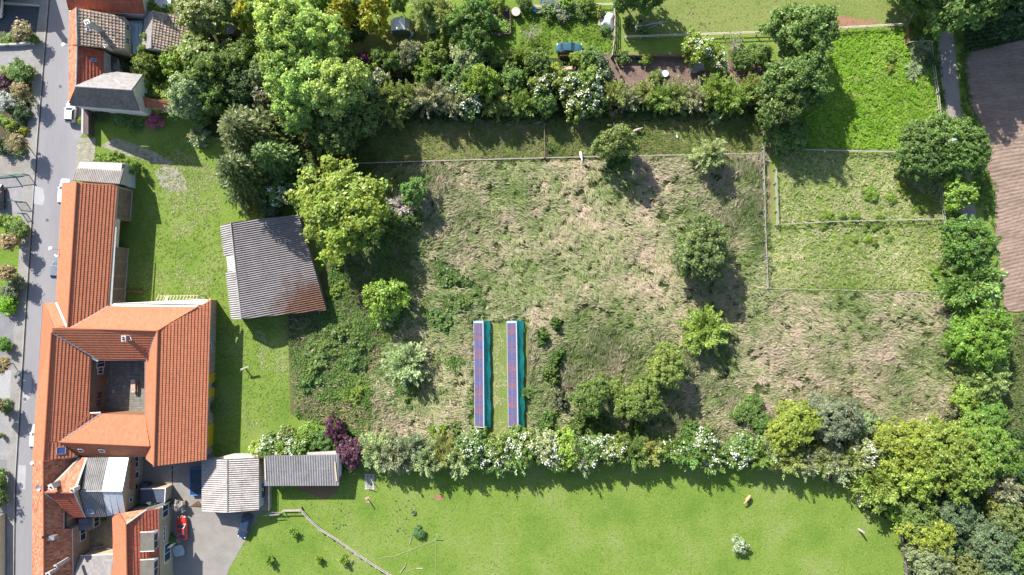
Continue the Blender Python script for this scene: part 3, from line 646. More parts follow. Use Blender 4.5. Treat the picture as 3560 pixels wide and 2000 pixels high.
# pale gutter boards along the lower half of the eave
MB().slab([B_(1148, 830, 5.06), B_(1160, 830, 5.06), E_(1112, 175, 5.06), E_(1092, 180, 5.06)], 0.05).build('eave_board', mat('pale_eave_sheet', (0.27, 0.27, 0.29), (0.33, 0.33, 0.35), 0.8), lw)
l0, l1 = gl(B_(1163, 420, 5.0)), gl(E_(1076, 190, 5.0)); r0, r1 = gl(B_(632, 400, 5.0)), gl(E_(562, 165, 5.0))
lw_dir = (l1 - l0).normalized(); lw_out = Vector((-lw_dir.y, lw_dir.x, 0))
if lw_out.x < 0: lw_out = -lw_out
lw_len = (l1 - l0).length
def fy(y): return max(0.0, min(1.0, (y - 420) / (1000 * 2.8622 / 2 + 190 - 420)))      # B-tile row -> share of the wall (C rows follow at +1431)
BAY = (fy(745), fy(1025))
def lwp(f, z, out=0.0): return l0 + (l1 - l0) * f + lw_out * out + Vector((0, 0, z))
mb = MB()
for f0, f1 in ((0, BAY[0]), (BAY[1], 1)):
    mb.prism([lwp(f0, 0), lwp(f1, 0), lwp(f1, 0, -0.3), lwp(f0, 0, -0.3)], 0, 4.75)
mb.prism([r0, r1, r1 + Vector((0.3, 0, 0)), r0 + Vector((0.3, 0, 0))], 0, 4.75)
mb.build('wall', M_OCHRE, lw)
MB().prism([lwp(BAY[0], 0), lwp(BAY[1], 0), lwp(BAY[1], 0, -0.3), lwp(BAY[0], 0, -0.3)], 3.3, 4.75).build('lintel_wall', M_CREAM, lw)
MB().prism([lwp(BAY[0], 0, -3), lwp(BAY[1], 0, -3), lwp(BAY[1], 0, -3.2), lwp(BAY[0], 0, -3.2)], 0, 4.6).build('bay_back_wall', M_WOODB, lw)
for f in BAY: MB().prism([lwp(f - 0.004, 0, -0.35), lwp(f + 0.004, 0, -0.35), lwp(f + 0.004, 0, -2.95), lwp(f - 0.004, 0, -2.95)], 0, 4.6).build('bay_side_wall', M_WOOD, lw)
gable(lw, B_(632, 400, 5), B_(1163, 420, 5), B_(764, 392, 7.8), M_RENDER, 5)
def plank_door(house, f0, f1, n):
    d = MB().prism([lwp(f0, 0, 0.0), lwp(f1, 0, 0.0), lwp(f1, 0, 0.04), lwp(f0, 0, 0.04)], 0.15, 4.3).build('barn_door', M_WOOD, house)
    for i in range(n):
        a = f0 + (f1 - f0) * (i + 0.04) / n; b = f0 + (f1 - f0) * (i + 0.96) / n
        MB().prism([lwp(a, 0, 0.045), lwp(b, 0, 0.045), lwp(b, 0, 0.09), lwp(a, 0, 0.09)], 0.2, 4.2 + 0.06 * (i % 2)).build('plank', M_WOOD, d)
    MB().beam(lwp(f0, 0.55, 0.13), lwp(f1, 0.55, 0.13), 0.08, 0.12).build('rail', M_CONC, d)
for a, b in ((440, 588), (594, 742), (1032, 1166), (1174, 1310), (1318, 1440), (1452, 1560)): plank_door(lw, fy(a), fy(b), 4)
# corrugated annex at its street end
an = thing('lean_to_shed', 'low shed with a grey corrugated roof at the street end of the barn wing', 'shed', gl(B_(980, 300, 0)))
slope(an, [B_(812, 176, 3.9), B_(1245, 192, 3.9), B_(1192, 402, 5.3), B_(716, 362, 5.3)], mat('weathered_sheet', (0.22, 0.2, 0.19), (0.28, 0.26, 0.245), 0.5, 0.9, 0.1), 'corr', pitch=0.3, seed=30)
walls(an, [gl(B_(815, 186, 3.9)), gl(B_(1235, 200, 3.9)), gl(B_(1190, 396, 4.4)), gl(B_(735, 362, 4.4))], M_RENDER, 4.5)
ct = thing('water_tank', 'white plastic tank standing beside the corrugated lean-to shed', 'tank', gl(B_(1290, 365, 0)))
c = t('B', 1290, 365, 0.9)
MB().box((c.x, c.y, 0.75), (1.0, 2.5, 1.5)).build('tank_body', flat('tank_white', (0.55, 0.6, 0.62), 0.4), ct)
MB().lathe((c.x, c.y + 0.4, 1.5), [(0.2, 0), (0.2, 0.08), (0.14, 0.1)], 12).build('lid', M_ZINC, ct)

# ------------------------------------------------------------------ corrugated field barn beside the lawn
I_ = lambda x, y, h=0.0: t('I', x, y, h)
fb = thing('field_barn', 'wide open-field barn with a grey corrugated roof rusting at its lower corner', 'barn', gl(I_(640, 860, 0)))
R_ST = rust_sheet('rusted_corrugated_sheet', I_(960, 1190, 2.9), 6.4)
slope(fb, [I_(262, 448, 4.6), I_(872, 378, 2.7), I_(1118, 1232, 2.7), I_(358, 1312, 4.6)], R_ST, 'corr', pitch=0.37, amp=0.085, sw=1.11, sl=2.9, seed=31, name='long_roof_slope')
slope(fb, [I_(170, 482, 3.1), I_(262, 450, 4.6), I_(297, 745, 4.6), I_(205, 745, 3.1)], M_SHEET, 'corr', pitch=0.37, amp=0.085, sl=3.0, seed=32, name='short_roof_slope')
slope(fb, [I_(228, 748, 3.3), I_(297, 745, 4.6), I_(314, 888, 4.6), I_(244, 888, 3.3)], mat('pale_sheet', (0.6, 0.58, 0.58), (0.68, 0.66, 0.66), 0.6), 'corr', pitch=0.37, amp=0.085, sl=3.0, seed=33, name='short_roof_slope')
slope(fb, [I_(220, 890, 3.1), I_(314, 888, 4.6), I_(358, 1312, 4.6), I_(270, 1312, 3.1)], M_SHEET, 'corr', pitch=0.37, amp=0.085, sl=3.0, seed=34, name='short_roof_slope')
ridge(fb, I_(262, 449, 4.68), I_(358, 1312, 4.68), M_SHEET, 0.1)
fbp = [gl(I_(190, 490, 3.1)), gl(I_(860, 392, 2.7)), gl(I_(1100, 1215, 2.7)), gl(I_(285, 1298, 3.1))]
walls(fb, fbp, M_WOOD, [2.9, 2.45, 2.45, 2.9])
gable(fb, I_(285, 1298, 3.0), I_(1100, 1215, 2.5), I_(360, 1300, 4.4), M_WOOD, 3, th=0.1); gable(fb, I_(190, 490, 3.0), I_(860, 392, 2.5), I_(266, 462, 4.4), M_WOOD, 3, th=0.1)

# ------------------------------------------------------------------ old houses at the top of the street
A_ = lambda x, y, h=0.0: t('A', x, y, h)
h1 = thing('red_roof_house', 'house with an old red tiled roof cut by the top edge of the picture', 'house', gl(A_(1050, -80, 0)))
slope(h1, [A_(692, 108, 5.0), A_(1434, 140, 5.0), A_(1388, -160, 9.0), A_(612, -160, 9.0)], T_RED, seed=40)
slope(h1, [A_(612, -160, 9.0), A_(1388, -160, 9.0), A_(1390, -430, 5.0), A_(585, -430, 5.0)], T_RED, seed=41)
walls(h1, [gl(A_(705, 95, 5)), gl(A_(1425, 128, 5)), gl(A_(1380, -420, 5)), gl(A_(600, -420, 5))], M_RENDER, 4.8)
gable(h1, A_(1425, 128, 4.8), A_(1380, -420, 4.8), A_(1384, -160, 8.8), M_RENDER, 5); gable(h1, A_(705, 95, 4.8), A_(600, -420, 4.8), A_(618, -160, 8.8), M_RENDER, 5)
gutter(h1, A_(692, 112, 4.9), A_(1434, 146, 4.9)); ridge(h1, A_(612, -160, 9.05), A_(1388, -160, 9.05), T_RED)
fa = thing('flat_roof_annex', 'pale flat-roofed extension behind the red roof at the top edge', 'extension', gl(A_(1610, 20, 0)))
mb = MB(); fp = [A_(1515, -120, 3.0), A_(1700, -120, 3.0), A_(1700, 92, 3.0), A_(1545, 72, 3.0)]
mb.prism([gl(p) for p in inset(fp, 0.15)], 0, 2.85); mb.build('wall', M_RENDER, fa)
for i in range(2):
    for j in range(2):
        a = lambda u, v: fp[0].lerp(fp[1], u).lerp(fp[3].lerp(fp[2], u), v)
        MB().slab([a(i / 2 + 0.01, j / 2 + 0.01), a(i / 2 + 0.49, j / 2 + 0.01), a(i / 2 + 0.49, j / 2 + 0.49), a(i / 2 + 0.01, j / 2 + 0.49)], 0.12).build('roof_panel', flat('pale_membrane', (0.6, 0.6, 0.62), 0.6), fa)
h2 = thing('brown_tile_house', 'street house with a brown and grey chequered tile roof and a tall white-topped chimney', 'house', gl(A_(980, 280, 0)))
_, H2E = slope(h2, [A_(766, 80, 8.5), A_(1242, 170, 5.2), A_(1237, 492, 5.2), A_(768, 446, 8.5)], T_BROWN, seed=42, w=0.5, c=0.5, amp=0.07, step=0.09)
slope(h2, [A_(698, 125, 5.2), A_(756, 76, 8.4), A_(768, 446, 8.5), A_(690, 446, 5.2)], T_OLD, seed=43, prof='flat')
walls(h2, [gl(A_(705, 125, 5)), gl(A_(1236, 178, 5.2)), gl(A_(1232, 484, 5.2)), gl(A_(698, 446, 5))], M_CREAM, 5.0)
gable(h2, A_(698, 446, 5), A_(1232, 484, 5.1), A_(768, 446, 8.3), M_CREAM, 5); gable(h2, A_(705, 128, 5), A_(1236, 178, 5.1), A_(766, 90, 8.3), M_CREAM, 5)
ridge(h2, A_(760, 78, 8.6), A_(768, 446, 8.6), M_SHEET); gutter(h2, A_(1243, 170, 5.1), A_(1238, 492, 5.1))
chimney(h2, A_(890, 235, 9.8), 0.7, 0.6, 6.8, 10.4, M_CONC, 0.4, 2, M_WHITEP); chimney(h2, A_(1062, 465, 7.2), 0.35, 0.35, 5.5, 7.5, M_CONC, 0.3, 1, M_WHITEP)
skylight(h2, H2E, A_(880, 305, 7.5), 0.4, 0.5); 
wl_, wm_ = gl(A_(1236, 178, 5.2)), gl(A_(1232, 484, 5.2))
window(h2, on_line(wl_, wm_, 0.25, 4.2), 0.9, 1.1, (1, 0)); window(h2, on_line(wl_, wm_, 0.68, 4.2), 0.9, 1.1, (1, 0))
h2b = thing('small_red_house', 'narrow street house with a dark red tiled roof between brown and grey roofs', 'house', gl(A_(900, 620, 0)))
_, HB = slope(h2b, [A_(768, 448, 7.6), A_(1031, 505, 5.0), A_(1031, 738, 5.0), A_(766, 842, 7.6)], T_RED, seed=44)
slope(h2b, [A_(690, 448, 5.0), A_(768, 448, 7.6), A_(756, 856, 7.6), A_(688, 1030, 5.0)], T_OLD, seed=45, prof='flat')
walls(h2b, [gl(A_(698, 450, 5)), gl(A_(1026, 505, 5)), gl(A_(1026, 735, 5)), gl(A_(696, 1000, 5))], M_RENDER, 4.75)
ridge(h2b, A_(768, 448, 7.7), A_(758, 850, 7.7), M_SHEET); gutter(h2b, A_(1033, 505, 4.9), A_(1033, 730, 4.9)); skylight(h2b, HB, A_(936, 596, 6.2), 0.45, 0.7)
h3 = thing('slate_roof_house', 'corner house with a grey and dark slate gable roof and long white south wall', 'house', gl(A_(1050, 920, 0)))
slope(h3, [A_(750, 856, 9.0), A_(1312, 893, 9.0), A_(1422, 746, 5.2), A_(1160, 716, 5.2), A_(1035, 740, 5.6)], T_GREY, seed=46, prof='flat', w=0.4)
_, H3S = slope(h3, [A_(750, 862, 9.0), A_(1312, 897, 9.0), A_(1386, 1100, 4.9), A_(694, 1046, 4.9)], T_DARK, seed=47, prof='flat', w=0.4)
walls(h3, [gl(A_(705, 1036, 4.9)), gl(A_(1376, 1092, 4.9)), gl(A_(1400, 756, 5.0)), gl(A_(1045, 748, 5.0)), gl(A_(720, 900, 5.0))], mat('white_render', (0.62, 0.6, 0.57), (0.7, 0.68, 0.65), 0.5), 4.7)
gable(h3, A_(1376, 1092, 4.8), A_(1400, 756, 4.9), A_(1318, 895, 8.7), mat('white_render', (0, 0, 0)), 5)
ridge(h3, A_(750, 860, 9.1), A_(1312, 896, 9.1), M_SHEET); gutter(h3, A_(694, 1050, 4.8), A_(1386, 1104, 4.8))
mb = MB(); q = A_(1240, 850, 8.4); mb.tube(q - Vector((0, 0, 1.2)), q + Vector((0, 0, 1.2)), 0.03); mb.tube(q + Vector((-1.2, 0.6, 1.0)), q + Vector((0.9, -0.5, 1.1)), 0.025)
mb.build('aerial', M_ZINC, h3)
h4 = thing('lean_to_shed', 'low red-tiled lean-to along the wall behind the slate-roofed corner house', 'shed', gl(A_(1640, 1060, 0)))
slope(h4, [A_(1390, 960, 3.9), A_(1880, 1050, 3.9), A_(1885, 1132, 2.9), A_(1400, 1062, 2.9)], T_OLD, seed=48)
walls(h4, [gl(A_(1402, 1056, 2.9)), gl(A_(1876, 1124, 2.9)), gl(A_(1876, 1062, 3.4)), gl(A_(1396, 972, 3.4))], mat('white_render', (0, 0, 0)), 2.65)
gr = thing('conservatory', 'blue-green glass roofed lean-to against the brown-tiled street house', 'conservatory', gl(A_(1360, 360, 0)))
cp = [A_(1290, 208, 3.1), A_(1425, 206, 2.7), A_(1398, 506, 2.7), A_(1325, 538, 3.1)]
mb = MB(); mb.prism([gl(p) for p in inset(cp, 0.1)], 0, 2.5); mb.build('wall', M_RENDER, gr)
for k in range(3):
    u0, u1 = k / 3 + 0.01, (k + 1) / 3 - 0.01
    MB().slab([cp[0].lerp(cp[1], u0), cp[0].lerp(cp[1], u1), cp[3].lerp(cp[2], u1), cp[3].lerp(cp[2], u0)], 0.06).build('glass_panel', flat('blue_green_glass', (0.28, 0.38, 0.42), 0.15, 0, 0.8), gr)
ol = thing('outbuilding', 'ivy-grown outbuilding with one grey and one brown tiled slope', 'outbuilding', gl(A_(1600, 320, 0)))
slope(ol, [A_(1450, 122, 3.6), A_(1514, 108, 5.6), A_(1512, 480, 5.6), A_(1405, 495, 3.6)], T_GREY, seed=50, prof='flat', w=0.4)
slope(ol, [A_(1516, 108, 5.6), A_(1514, 480, 5.6), A_(1900, 560, 3.0), A_(1990, 190, 3.0)], T_BROWN, seed=51, w=0.45, c=0.5, amp=0.07, step=0.09)
walls(ol, [gl(A_(1455, 130, 3.5)), gl(A_(1975, 200, 3.0)), gl(A_(1890, 545, 3.0)), gl(A_(1412, 488, 3.5))], M_RENDER, 2.8)
gable(ol, A_(1412, 488, 3.4), A_(1890, 545, 2.8), A_(1513, 486, 5.3), M_RENDER, 3); gable(ol, A_(1455, 130, 3.4), A_(1975, 200, 2.8), A_(1515, 116, 5.3), M_RENDER, 3)
dl = thing('glazed_lean_to', 'small dark glazed lean-to in the yard behind the dark red roof', 'lean-to', gl(A_(1105, 620, 0)))
gp = [A_(1046, 545, 3.0), A_(1166, 570, 2.6), A_(1166, 696, 2.6), A_(1046, 698, 3.0)]
MB().prism([gl(p) for p in inset(gp, 0.12)], 0, 2.45).build('wall', M_RENDER, dl)
for k in range(2):
    v0, v1 = k / 2 + 0.01, (k + 1) / 2 - 0.01
    o = MB().slab([gp[0].lerp(gp[3], v0), gp[1].lerp(gp[2], v0), gp[1].lerp(gp[2], v1), gp[0].lerp(gp[3], v1)], 0.06).build('pane', flat('dark_glazing', (0.06, 0.07, 0.08), 0.15, 0, 0.8), dl)
gw = thing('garden_wall', 'brown brick garden wall between the parking bay and the shaded lawn', 'wall', gl(A_(900, 1200, 0)))
MB().prism([A_(868, 1092), A_(935, 1100), A_(935, 1360), A_(862, 1340)], 0, 1.6).build('wall', mat('dark_brick', (0.10, 0.075, 0.07), (0.14, 0.105, 0.1), 1.0), gw)
MB().prism([A_(872, 1096), A_(890, 1098), A_(888, 1350), A_(866, 1340)], 1.605, 1.68).build('coping', M_CONC, gw)
# the neighbour whose shadow lies over the upper end of the street
nb = thing('neighbour_house', 'neighbouring house beyond the upper left corner whose shadow crosses the street', 'house', gl(P(-20, -160)))
nz = [P(-200, -5), P(95, -5), P(95, -165), P(-200, -165)]
slope(nb, [gl(P(-205, 5), 4.6), gl(P(100, 5), 4.6), gl(P(100, -85), 8.0), gl(P(-205, -85), 8.0)], T_RED, seed=55)
slope(nb, [gl(P(-205, -85), 8.0), gl(P(100, -85), 8.0), gl(P(100, -175), 4.6), gl(P(-205, -175), 4.6)], T_RED, seed=56)
walls(nb, nz, M_CREAM, 4.5); gable(nb, gl(P(95, -5), 4.5), gl(P(95, -165), 4.5), gl(P(95, -85), 7.8), M_CREAM, 4); gable(nb, gl(P(-200, -5), 4.5), gl(P(-200, -165), 4.5), gl(P(-200, -85), 7.8), M_CREAM, 4)
chimney(nb, P(84, -68), 0.7, 0.7, 7.2, 9.0, M_BRICK, 0, 2)
# ------------------------------------------------------------------ old houses south of the farmhouse
s1 = thing('old_street_house', 'long street house with weathered red tiles and a satellite dish', 'house', gl(D_(560, 800, 0)))
hx = lambda x: 8.2 - (x - 435) * 0.01143
slope(s1, [D_(330, 266, 5.0), D_(433, 292, 8.2), D_(440, 1600, 8.2), D_(322, 1600, 5.0)], T_OLD, seed=60, prof='flat', w=0.3)
slope(s1, [D_(435, 298, hx(435)), D_(775, 256, hx(775)), D_(632, 760, hx(632)), D_(435, 760, hx(435))], T_OLD, seed=61, step=0.07)
slope(s1, [D_(435, 760, hx(435)), D_(632, 760, hx(632)), D_(632, 975, hx(632)), D_(435, 975, hx(435))], T_OLD, seed=62, step=0.07)
_, S1E = slope(s1, [D_(435, 975, hx(435)), D_(715, 970, hx(715)), D_(725, 1600, hx(725)), D_(438, 1600, hx(435))], T_OLD, seed=63, step=0.07)
ridge(s1, D_(434, 294, 8.3), D_(440, 1600, 8.3), T_OLD); ridge(s1, D_(435, 300, 8.3), D_(772, 256, 4.5), T_ORANGE)
walls(s1, [gl(D_(345, 280, 5)), gl(D_(640, 270, 5)), gl(D_(625, 970, 5.6)), gl(D_(708, 974, 4.9)), gl(D_(716, 1600, 4.9)), gl(D_(335, 1600, 5))], M_BRICK, 4.5)
gutter(s1, D_(718, 968, 4.85), D_(728, 1600, 4.85), M_WHITEP); gutter(s1, D_(634, 755, 5.8), D_(634, 980, 5.8), M_WHITEP); gutter(s1, D_(324, 268, 4.9), D_(318, 1600, 4.9))
sw0, sw1 = gl(D_(708, 974, 4.9)), gl(D_(716, 1600, 4.9))
window(s1, on_line(sw0, sw1, 0.17, 1.9), 2.3, 1.5, (1, 0.03)); window(s1, gl(D_(625, 880, 5.6), 3.6), 0.7, 0.7, (1, 0), cols=1)
chimney(s1, D_(545, 1352, 9.4), 0.35, 0.55, 6.0, 9.2, M_CONC, 0.3, 1); chimney(s1, D_(470, 1425, 9.0), 0.6, 0.5, 6.0, 8.8, M_CONC, 0.3, 1)
mb = MB(); q = D_(432, 1052, 9.0); mb.tube(gl(q, 7.9), q, 0.09); mb.lathe((q.x, q.y, 9.0), [(0.2, 0), (0.24, 0.1), (0.05, 0.24)], 12); mb.build('vent_pipe', M_DARKIN, s1)
q = D_(505, 1068, 8.3); MB().box((q.x, q.y, 7.7), (0.9, 0.6, 1.0)).build('vent_box', M_ZINC, s1)
dish = MB(); q = D_(388, 560, 7.6); dish.lathe((q.x, q.y, q.z), [(0.02, 0.0), (0.3, 0.05), (0.45, 0.16), (0.44, 0.18), (0.3, 0.08), (0.05, 0.03)], 16); dish.tube((q.x, q.y, 6.4), (q.x, q.y, q.z), 0.04); dish.tube((q.x, q.y, q.z), (q.x + 0.5, q.y + 0.15, q.z + 0.3), 0.02)
dish.build('satellite_dish', M_ZINC, s1)
cg = thing('cross_gable_house', 'old house with a cross gable of weathered tiles and a broad beige chimney', 'house', gl(D_(700, 600, 0)))
slope(cg, [D_(446, 604, 8.6), D_(736, 609, 8.6), D_(862, 262, 4.9), D_(792, 262, 4.9), D_(590, 480, 7.0)], T_OLD, seed=64, prof='flat', w=0.3)
slope(cg, [D_(450, 616, 8.6), D_(736, 613, 8.6), D_(850, 856, 5.0), D_(690, 858, 5.0), D_(632, 756, 6.0)], T_RED, seed=65, step=0.07)
ridge(cg, D_(446, 609, 8.7), D_(736, 611, 8.7), T_OLD); walls(cg, [gl(D_(660, 300, 4.9)), gl(D_(850, 275, 4.9)), gl(D_(842, 846, 4.9)), gl(D_(692, 846, 4.9))], M_OCHRE, 4.7)
gable(cg, D_(850, 275, 4.8), D_(842, 846, 4.9), D_(742, 611, 8.4), M_OCHRE, 5)
MB().beam(D_(862, 262, 5.05), D_(738, 608, 8.75), 0.35, 0.08).build('verge_board', M_CONC, cg); MB().beam(D_(850, 856, 5.1), D_(738, 614, 8.75), 0.25, 0.08).build('verge_board', M_ZINC, cg)
MB().beam(D_(452, 622, 8.5), D_(632, 752, 6.1), 0.2, 0.06).build('valley_flashing', M_ZINC, cg); MB().beam(D_(480, 575, 8.2), D_(792, 262, 5.0), 0.3, 0.06).build('valley_flashing', M_CONC, cg)
chimney(cg, D_(505, 555, 9.6), 0.6, 0.9, 7.5, 9.5, M_CONC, 0.5, 1); chimney(cg, D_(716, 586, 9.6), 0.55, 0.6, 8.0, 9.5, M_CONC, 0.0, 1)
co = thing('corrugated_roof_house', 'house with a grey corrugated roof whose eastern half is bright white sheeting', 'house', gl(D_(1050, 560, 0)))
M_GSH = mat('grey_corrugated', (0.18, 0.175, 0.17), (0.27, 0.265, 0.26), 0.7, 0.85, 0.1); M_TSH = flat('translucent_sheet', (0.55, 0.57, 0.6), 0.35)
slope(co, [D_(866, 262, 5.0), D_(1080, 260, 5.0), D_(1008, 594, 7.4), D_(808, 594, 7.4)], M_GSH, 'corr', pitch=0.32, amp=0.06, sl=3.2, seed=66)
slope(co, [D_(1082, 260, 5.02), D_(1280, 262, 5.02), D_(1215, 596, 7.42), D_(1010, 594, 7.42)], flat('white_sheeting', (0.8, 0.8, 0.8), 0.5), 'none')
_, COS = slope(co, [D_(800, 598, 7.4), D_(1013, 598, 7.4), D_(1063, 846, 5.0), D_(850, 850, 5.0)], M_GSH, 'corr', pitch=0.32, amp=0.06, sl=3.2, seed=67)
for k in range(3):
    a, b = k / 3, (k + 1) / 3; q0, q1, q2, q3 = D_(1015, 598, 7.42), D_(1215, 602, 7.42), D_(1252, 806, 5.02), D_(1065, 845, 5.02)
    slope(co, [q0.lerp(q1, a), q0.lerp(q1, b - 0.02), q3.lerp(q2, b - 0.02), q3.lerp(q2, a)], M_TSH, 'none', th=0.1, name='translucent_panel')
ridge(co, D_(805, 596, 7.5), D_(1215, 599, 7.5), M_SHEET, 0.1); skylight(co, COS, D_(906, 792, 5.6), 0.9, 1.0)
ew0, ew1 = gl(D_(1272, 270, 4.9)), gl(D_(1246, 798, 4.9))
walls(co, [gl(D_(872, 270, 4.9)), ew0, ew1, gl(D_(852, 842, 4.9))], M_OCHRE, 4.75)
gable(co, D_(1272, 270, 4.8), D_(1246, 798, 4.9), D_(1217, 598, 7.2), M_OCHRE, 5)
eo = (1, -0.05)
window(co, on_line(ew0, ew1, 0.14, 2.3), 1.9, 1.4, eo); window(co, on_line(ew0, ew1, 0.40, 1.9), 1.1, 1.2, eo, cols=1); window(co, on_line(ew0, ew1, 0.83, 3.4), 0.7, 0.9, eo, cols=1)
q = on_line(ew0, ew1, 0.63, 2.0); MB().tube(q + Vector((0.0, 0, 0)), q + Vector((0.08, 0, 0)), 0.45, n=18).build('round_vent', M_DARKIN, co)
slope(co, [D_(1232, 562, 4.55), D_(1268, 300, 4.55), D_(1312, 296, 4.0), D_(1290, 572, 4.0)], T_OLD, seed=68, w=0.42, name='pent_roof')
slope(co, [D_(1300, 275, 3.9), D_(1350, 275, 3.5), D_(1348, 580, 3.5), D_(1296, 580, 3.9)], M_WOODB, 'none', th=0.08, name='timber_canopy')
ft = thing('flat_roof_terrace', 'dark blue felted flat roof with a white rim behind the corrugated house', 'flat roof', gl(D_(1520, 640, 0)))
fp = [D_(1398, 572, 2.6), D_(1648, 567, 2.6), D_(1640, 705, 2.6), D_(1395, 718, 2.6)]
MB().prism([gl(p) for p in inset(fp, 0.1)], 0, 2.45).build('wall', M_OCHRE, ft); MB().slab(fp, 0.14).build('roof_deck', M_BLUEF, ft)
MB().beam(fp[0] + Vector((0, 0, 0.05)), fp[1] + Vector((0, 0, 0.05)), 0.12, 0.1).build('rim', M_WHITEP, ft); MB().beam(fp[1] + Vector((0, 0, 0.06)), fp[2] + Vector((0, 0, 0.06)), 0.12, 0.1).build('rim', M_WHITEP, ft)
q = t('D', 1440, 540, 1.2); sb = thing('storage_box', 'dark blue storage box beside the blue felted flat roof', 'box', gl(q))
MB().box((q.x, q.y, 0.6), (1.2, 0.8, 1.2)).build('box_body', M_BLUEF, sb); MB().box((q.x, q.y, 1.24), (1.3, 0.9, 0.08)).build('lid', flat('box_lid', (0.06, 0.09, 0.17), 0.4), sb)
q = t('D', 1500, 712, 2.6); gc = thing('garden_chair', 'white garden chair on the blue felted flat roof', 'chair', gl(q, 2.6))
MB().box((q.x, q.y, 3.0), (0.55, 0.5, 0.06)).build('seat', M_WHITEP, gc); MB().box((q.x, q.y + 0.26, 3.35), (0.55, 0.06, 0.65)).build('backrest', M_WHITEP, gc)
for sx in (-1, 1):
    for sy in (-1, 1): MB().tube((q.x + sx * 0.24, q.y + sy * 0.2, 2.6), (q.x + sx * 0.24, q.y + sy * 0.2, 3.0), 0.03).build('leg', M_WHITEP, gc)
bw = thing('boundary_wall', 'pale rendered wall with sloping top running to the planter beside the yard', 'wall', gl(D_(1480, 770, 0)))
MB().slab([gl(D_(1290, 800, 3.2), 3.2), gl(D_(1640, 728, 2.4), 2.4), gl(D_(1640, 728, 2.4), 0.0), gl(D_(1290, 800, 3.2), 0.0)], 0.3).build('wall', M_CREAM, bw)
MB().beam(gl(D_(1290, 800, 3.2), 3.23), gl(D_(1640, 728, 2.4), 2.43), 0.5, 0.06).build('coping', M_CONC, bw)
Q_ = lambda x, y, h=0.0: t('Q', x, y, h)
s2 = thing('dormer_house', 'red-tiled house with two white dormers facing the yard', 'house', gl(Q_(960, 1200, 0)))
slope(s2, [Q_(740, 708, 5.2), Q_(1065, 662, 5.0), Q_(823, 832, 7.6)], T_OLD, seed=70, prof='flat', w=0.3)
_, S2E = slope(s2, [Q_(825, 840, 7.6), Q_(1060, 668, 5.6), Q_(1206, 652, 4.6), Q_(1228, 1600, 4.6), Q_(838, 1600, 7.6)], T_RED, seed=71, step=0.07)
slope(s2, [Q_(648, 748, 4.9), Q_(737, 708, 5.2), Q_(822, 838, 7.6), Q_(838, 1600, 7.6), Q_(668, 1195, 4.9)], T_ORANGE, seed=72, prof='flat', w=0.3)
slope(s2, [Q_(668, 1195, 4.9), Q_(838, 1600, 7.6), Q_(690, 1600, 4.9)], T_ORANGE, seed=73, prof='flat', w=0.3)
ridge(s2, Q_(824, 838, 7.7), Q_(838, 1600, 7.7), T_OLD); ridge(s2, Q_(742, 710, 5.3), Q_(823, 834, 7.7), T_OLD); ridge(s2, Q_(824, 836, 7.7), Q_(1062, 668, 5.6), M_CONC)
q0, q1 = gl(Q_(1200, 662, 4.6)), gl(Q_(1222, 1600, 4.6))
walls(s2, [gl(Q_(655, 752, 4.9)), gl(Q_(745, 716, 5.0)), q0, q1, gl(Q_(680, 1600, 4.9))], M_OCHRE, 4.35)
MB().beam(Q_(1062, 664, 5.3), Q_(1275, 594, 3.2), 0.5, 0.1).build('verge_coping', M_CONC, s2); gutter(s2, Q_(1212, 652, 4.5), Q_(1232, 1600, 4.5), M_ZINC)
for y in (1040, 1370):
    c = Q_(1085, y, 6.4); wdt = 1.55
    z_e = 5.0; dm = MB().slab([Vector((c.x - 1.1, c.y - wdt, 6.75)), Vector((c.x + 1.0, c.y - wdt, 6.5)), Vector((c.x + 1.0, c.y + wdt, 6.5)), Vector((c.x - 1.1, c.y + wdt, 6.75))], 0.1).build('dormer', mat('dormer_sheet', (0.13, 0.12, 0.1), (0.17, 0.158, 0.135), 0.9), s2)
    for k in (-1, 1):
        MB().slab([Vector((c.x - 0.9, c.y + k * (wdt - 0.12), 6.6)), Vector((c.x + 0.92, c.y + k * (wdt - 0.12), 6.38)), Vector((c.x + 0.92, c.y + k * (wdt - 0.12), 4.9))], 0.1).build('dormer_cheek', M_ZINC, dm)
        MB().beam(Vector((c.x - 1.12, c.y + k * (wdt + 0.03), 6.72)), Vector((c.x + 1.05, c.y + k * (wdt + 0.03), 6.46)), 0.1, 0.16).build('dormer_trim', M_WHITEP, dm)
    MB().box((c.x + 0.92, c.y, 5.75), (0.1, 2 * wdt - 0.3, 1.4)).build('dormer_front', M_WHITEP, dm)
    MB().box((c.x + 1.0, c.y + 0.5, 5.8), (0.06, 1.1, 1.0)).build('pane', M_GLASS, dm); MB().box((c.x + 1.0, c.y - 0.75, 5.8), (0.06, 1.1, 1.0)).build('pane', M_GLASS, dm)
window(s2, on_line(q0, q1, 0.07, 2.2), 2.2, 1.9, (1, 0)); window(s2, on_line(q0, q1, 0.355, 2.8), 2.4, 0.6, (1, 0), cols=3); window(s2, on_line(q0, q1, 0.63, 1.9), 3.2, 2.0, (1, 0))
gs = thing('slate_outhouse', 'grey slated roof closing the inner yard at the bottom edge', 'outhouse', gl(Q_(440, 1400, 0)))
slope(gs, [Q_(272, 1218, 3.6), Q_(682, 1200, 3.6), Q_(612, 1600, 5.6), Q_(150, 1600, 5.6)], T_GREY, seed=75, prof='flat', w=0.36, c=0.4)
walls(gs, [gl(Q_(285, 1226, 3.5)), gl(Q_(672, 1208, 3.5)), gl(Q_(620, 1600, 3.5)), gl(Q_(200, 1600, 3.5))], M_OCHRE, 3.3)
slope(gs, [Q_(684, 1202, 3.62), Q_(722, 1240, 3.7), Q_(640, 1600, 5.65), Q_(614, 1600, 5.65)], T_ORANGE, seed=76, prof='flat', w=0.4, name='orange_verge')
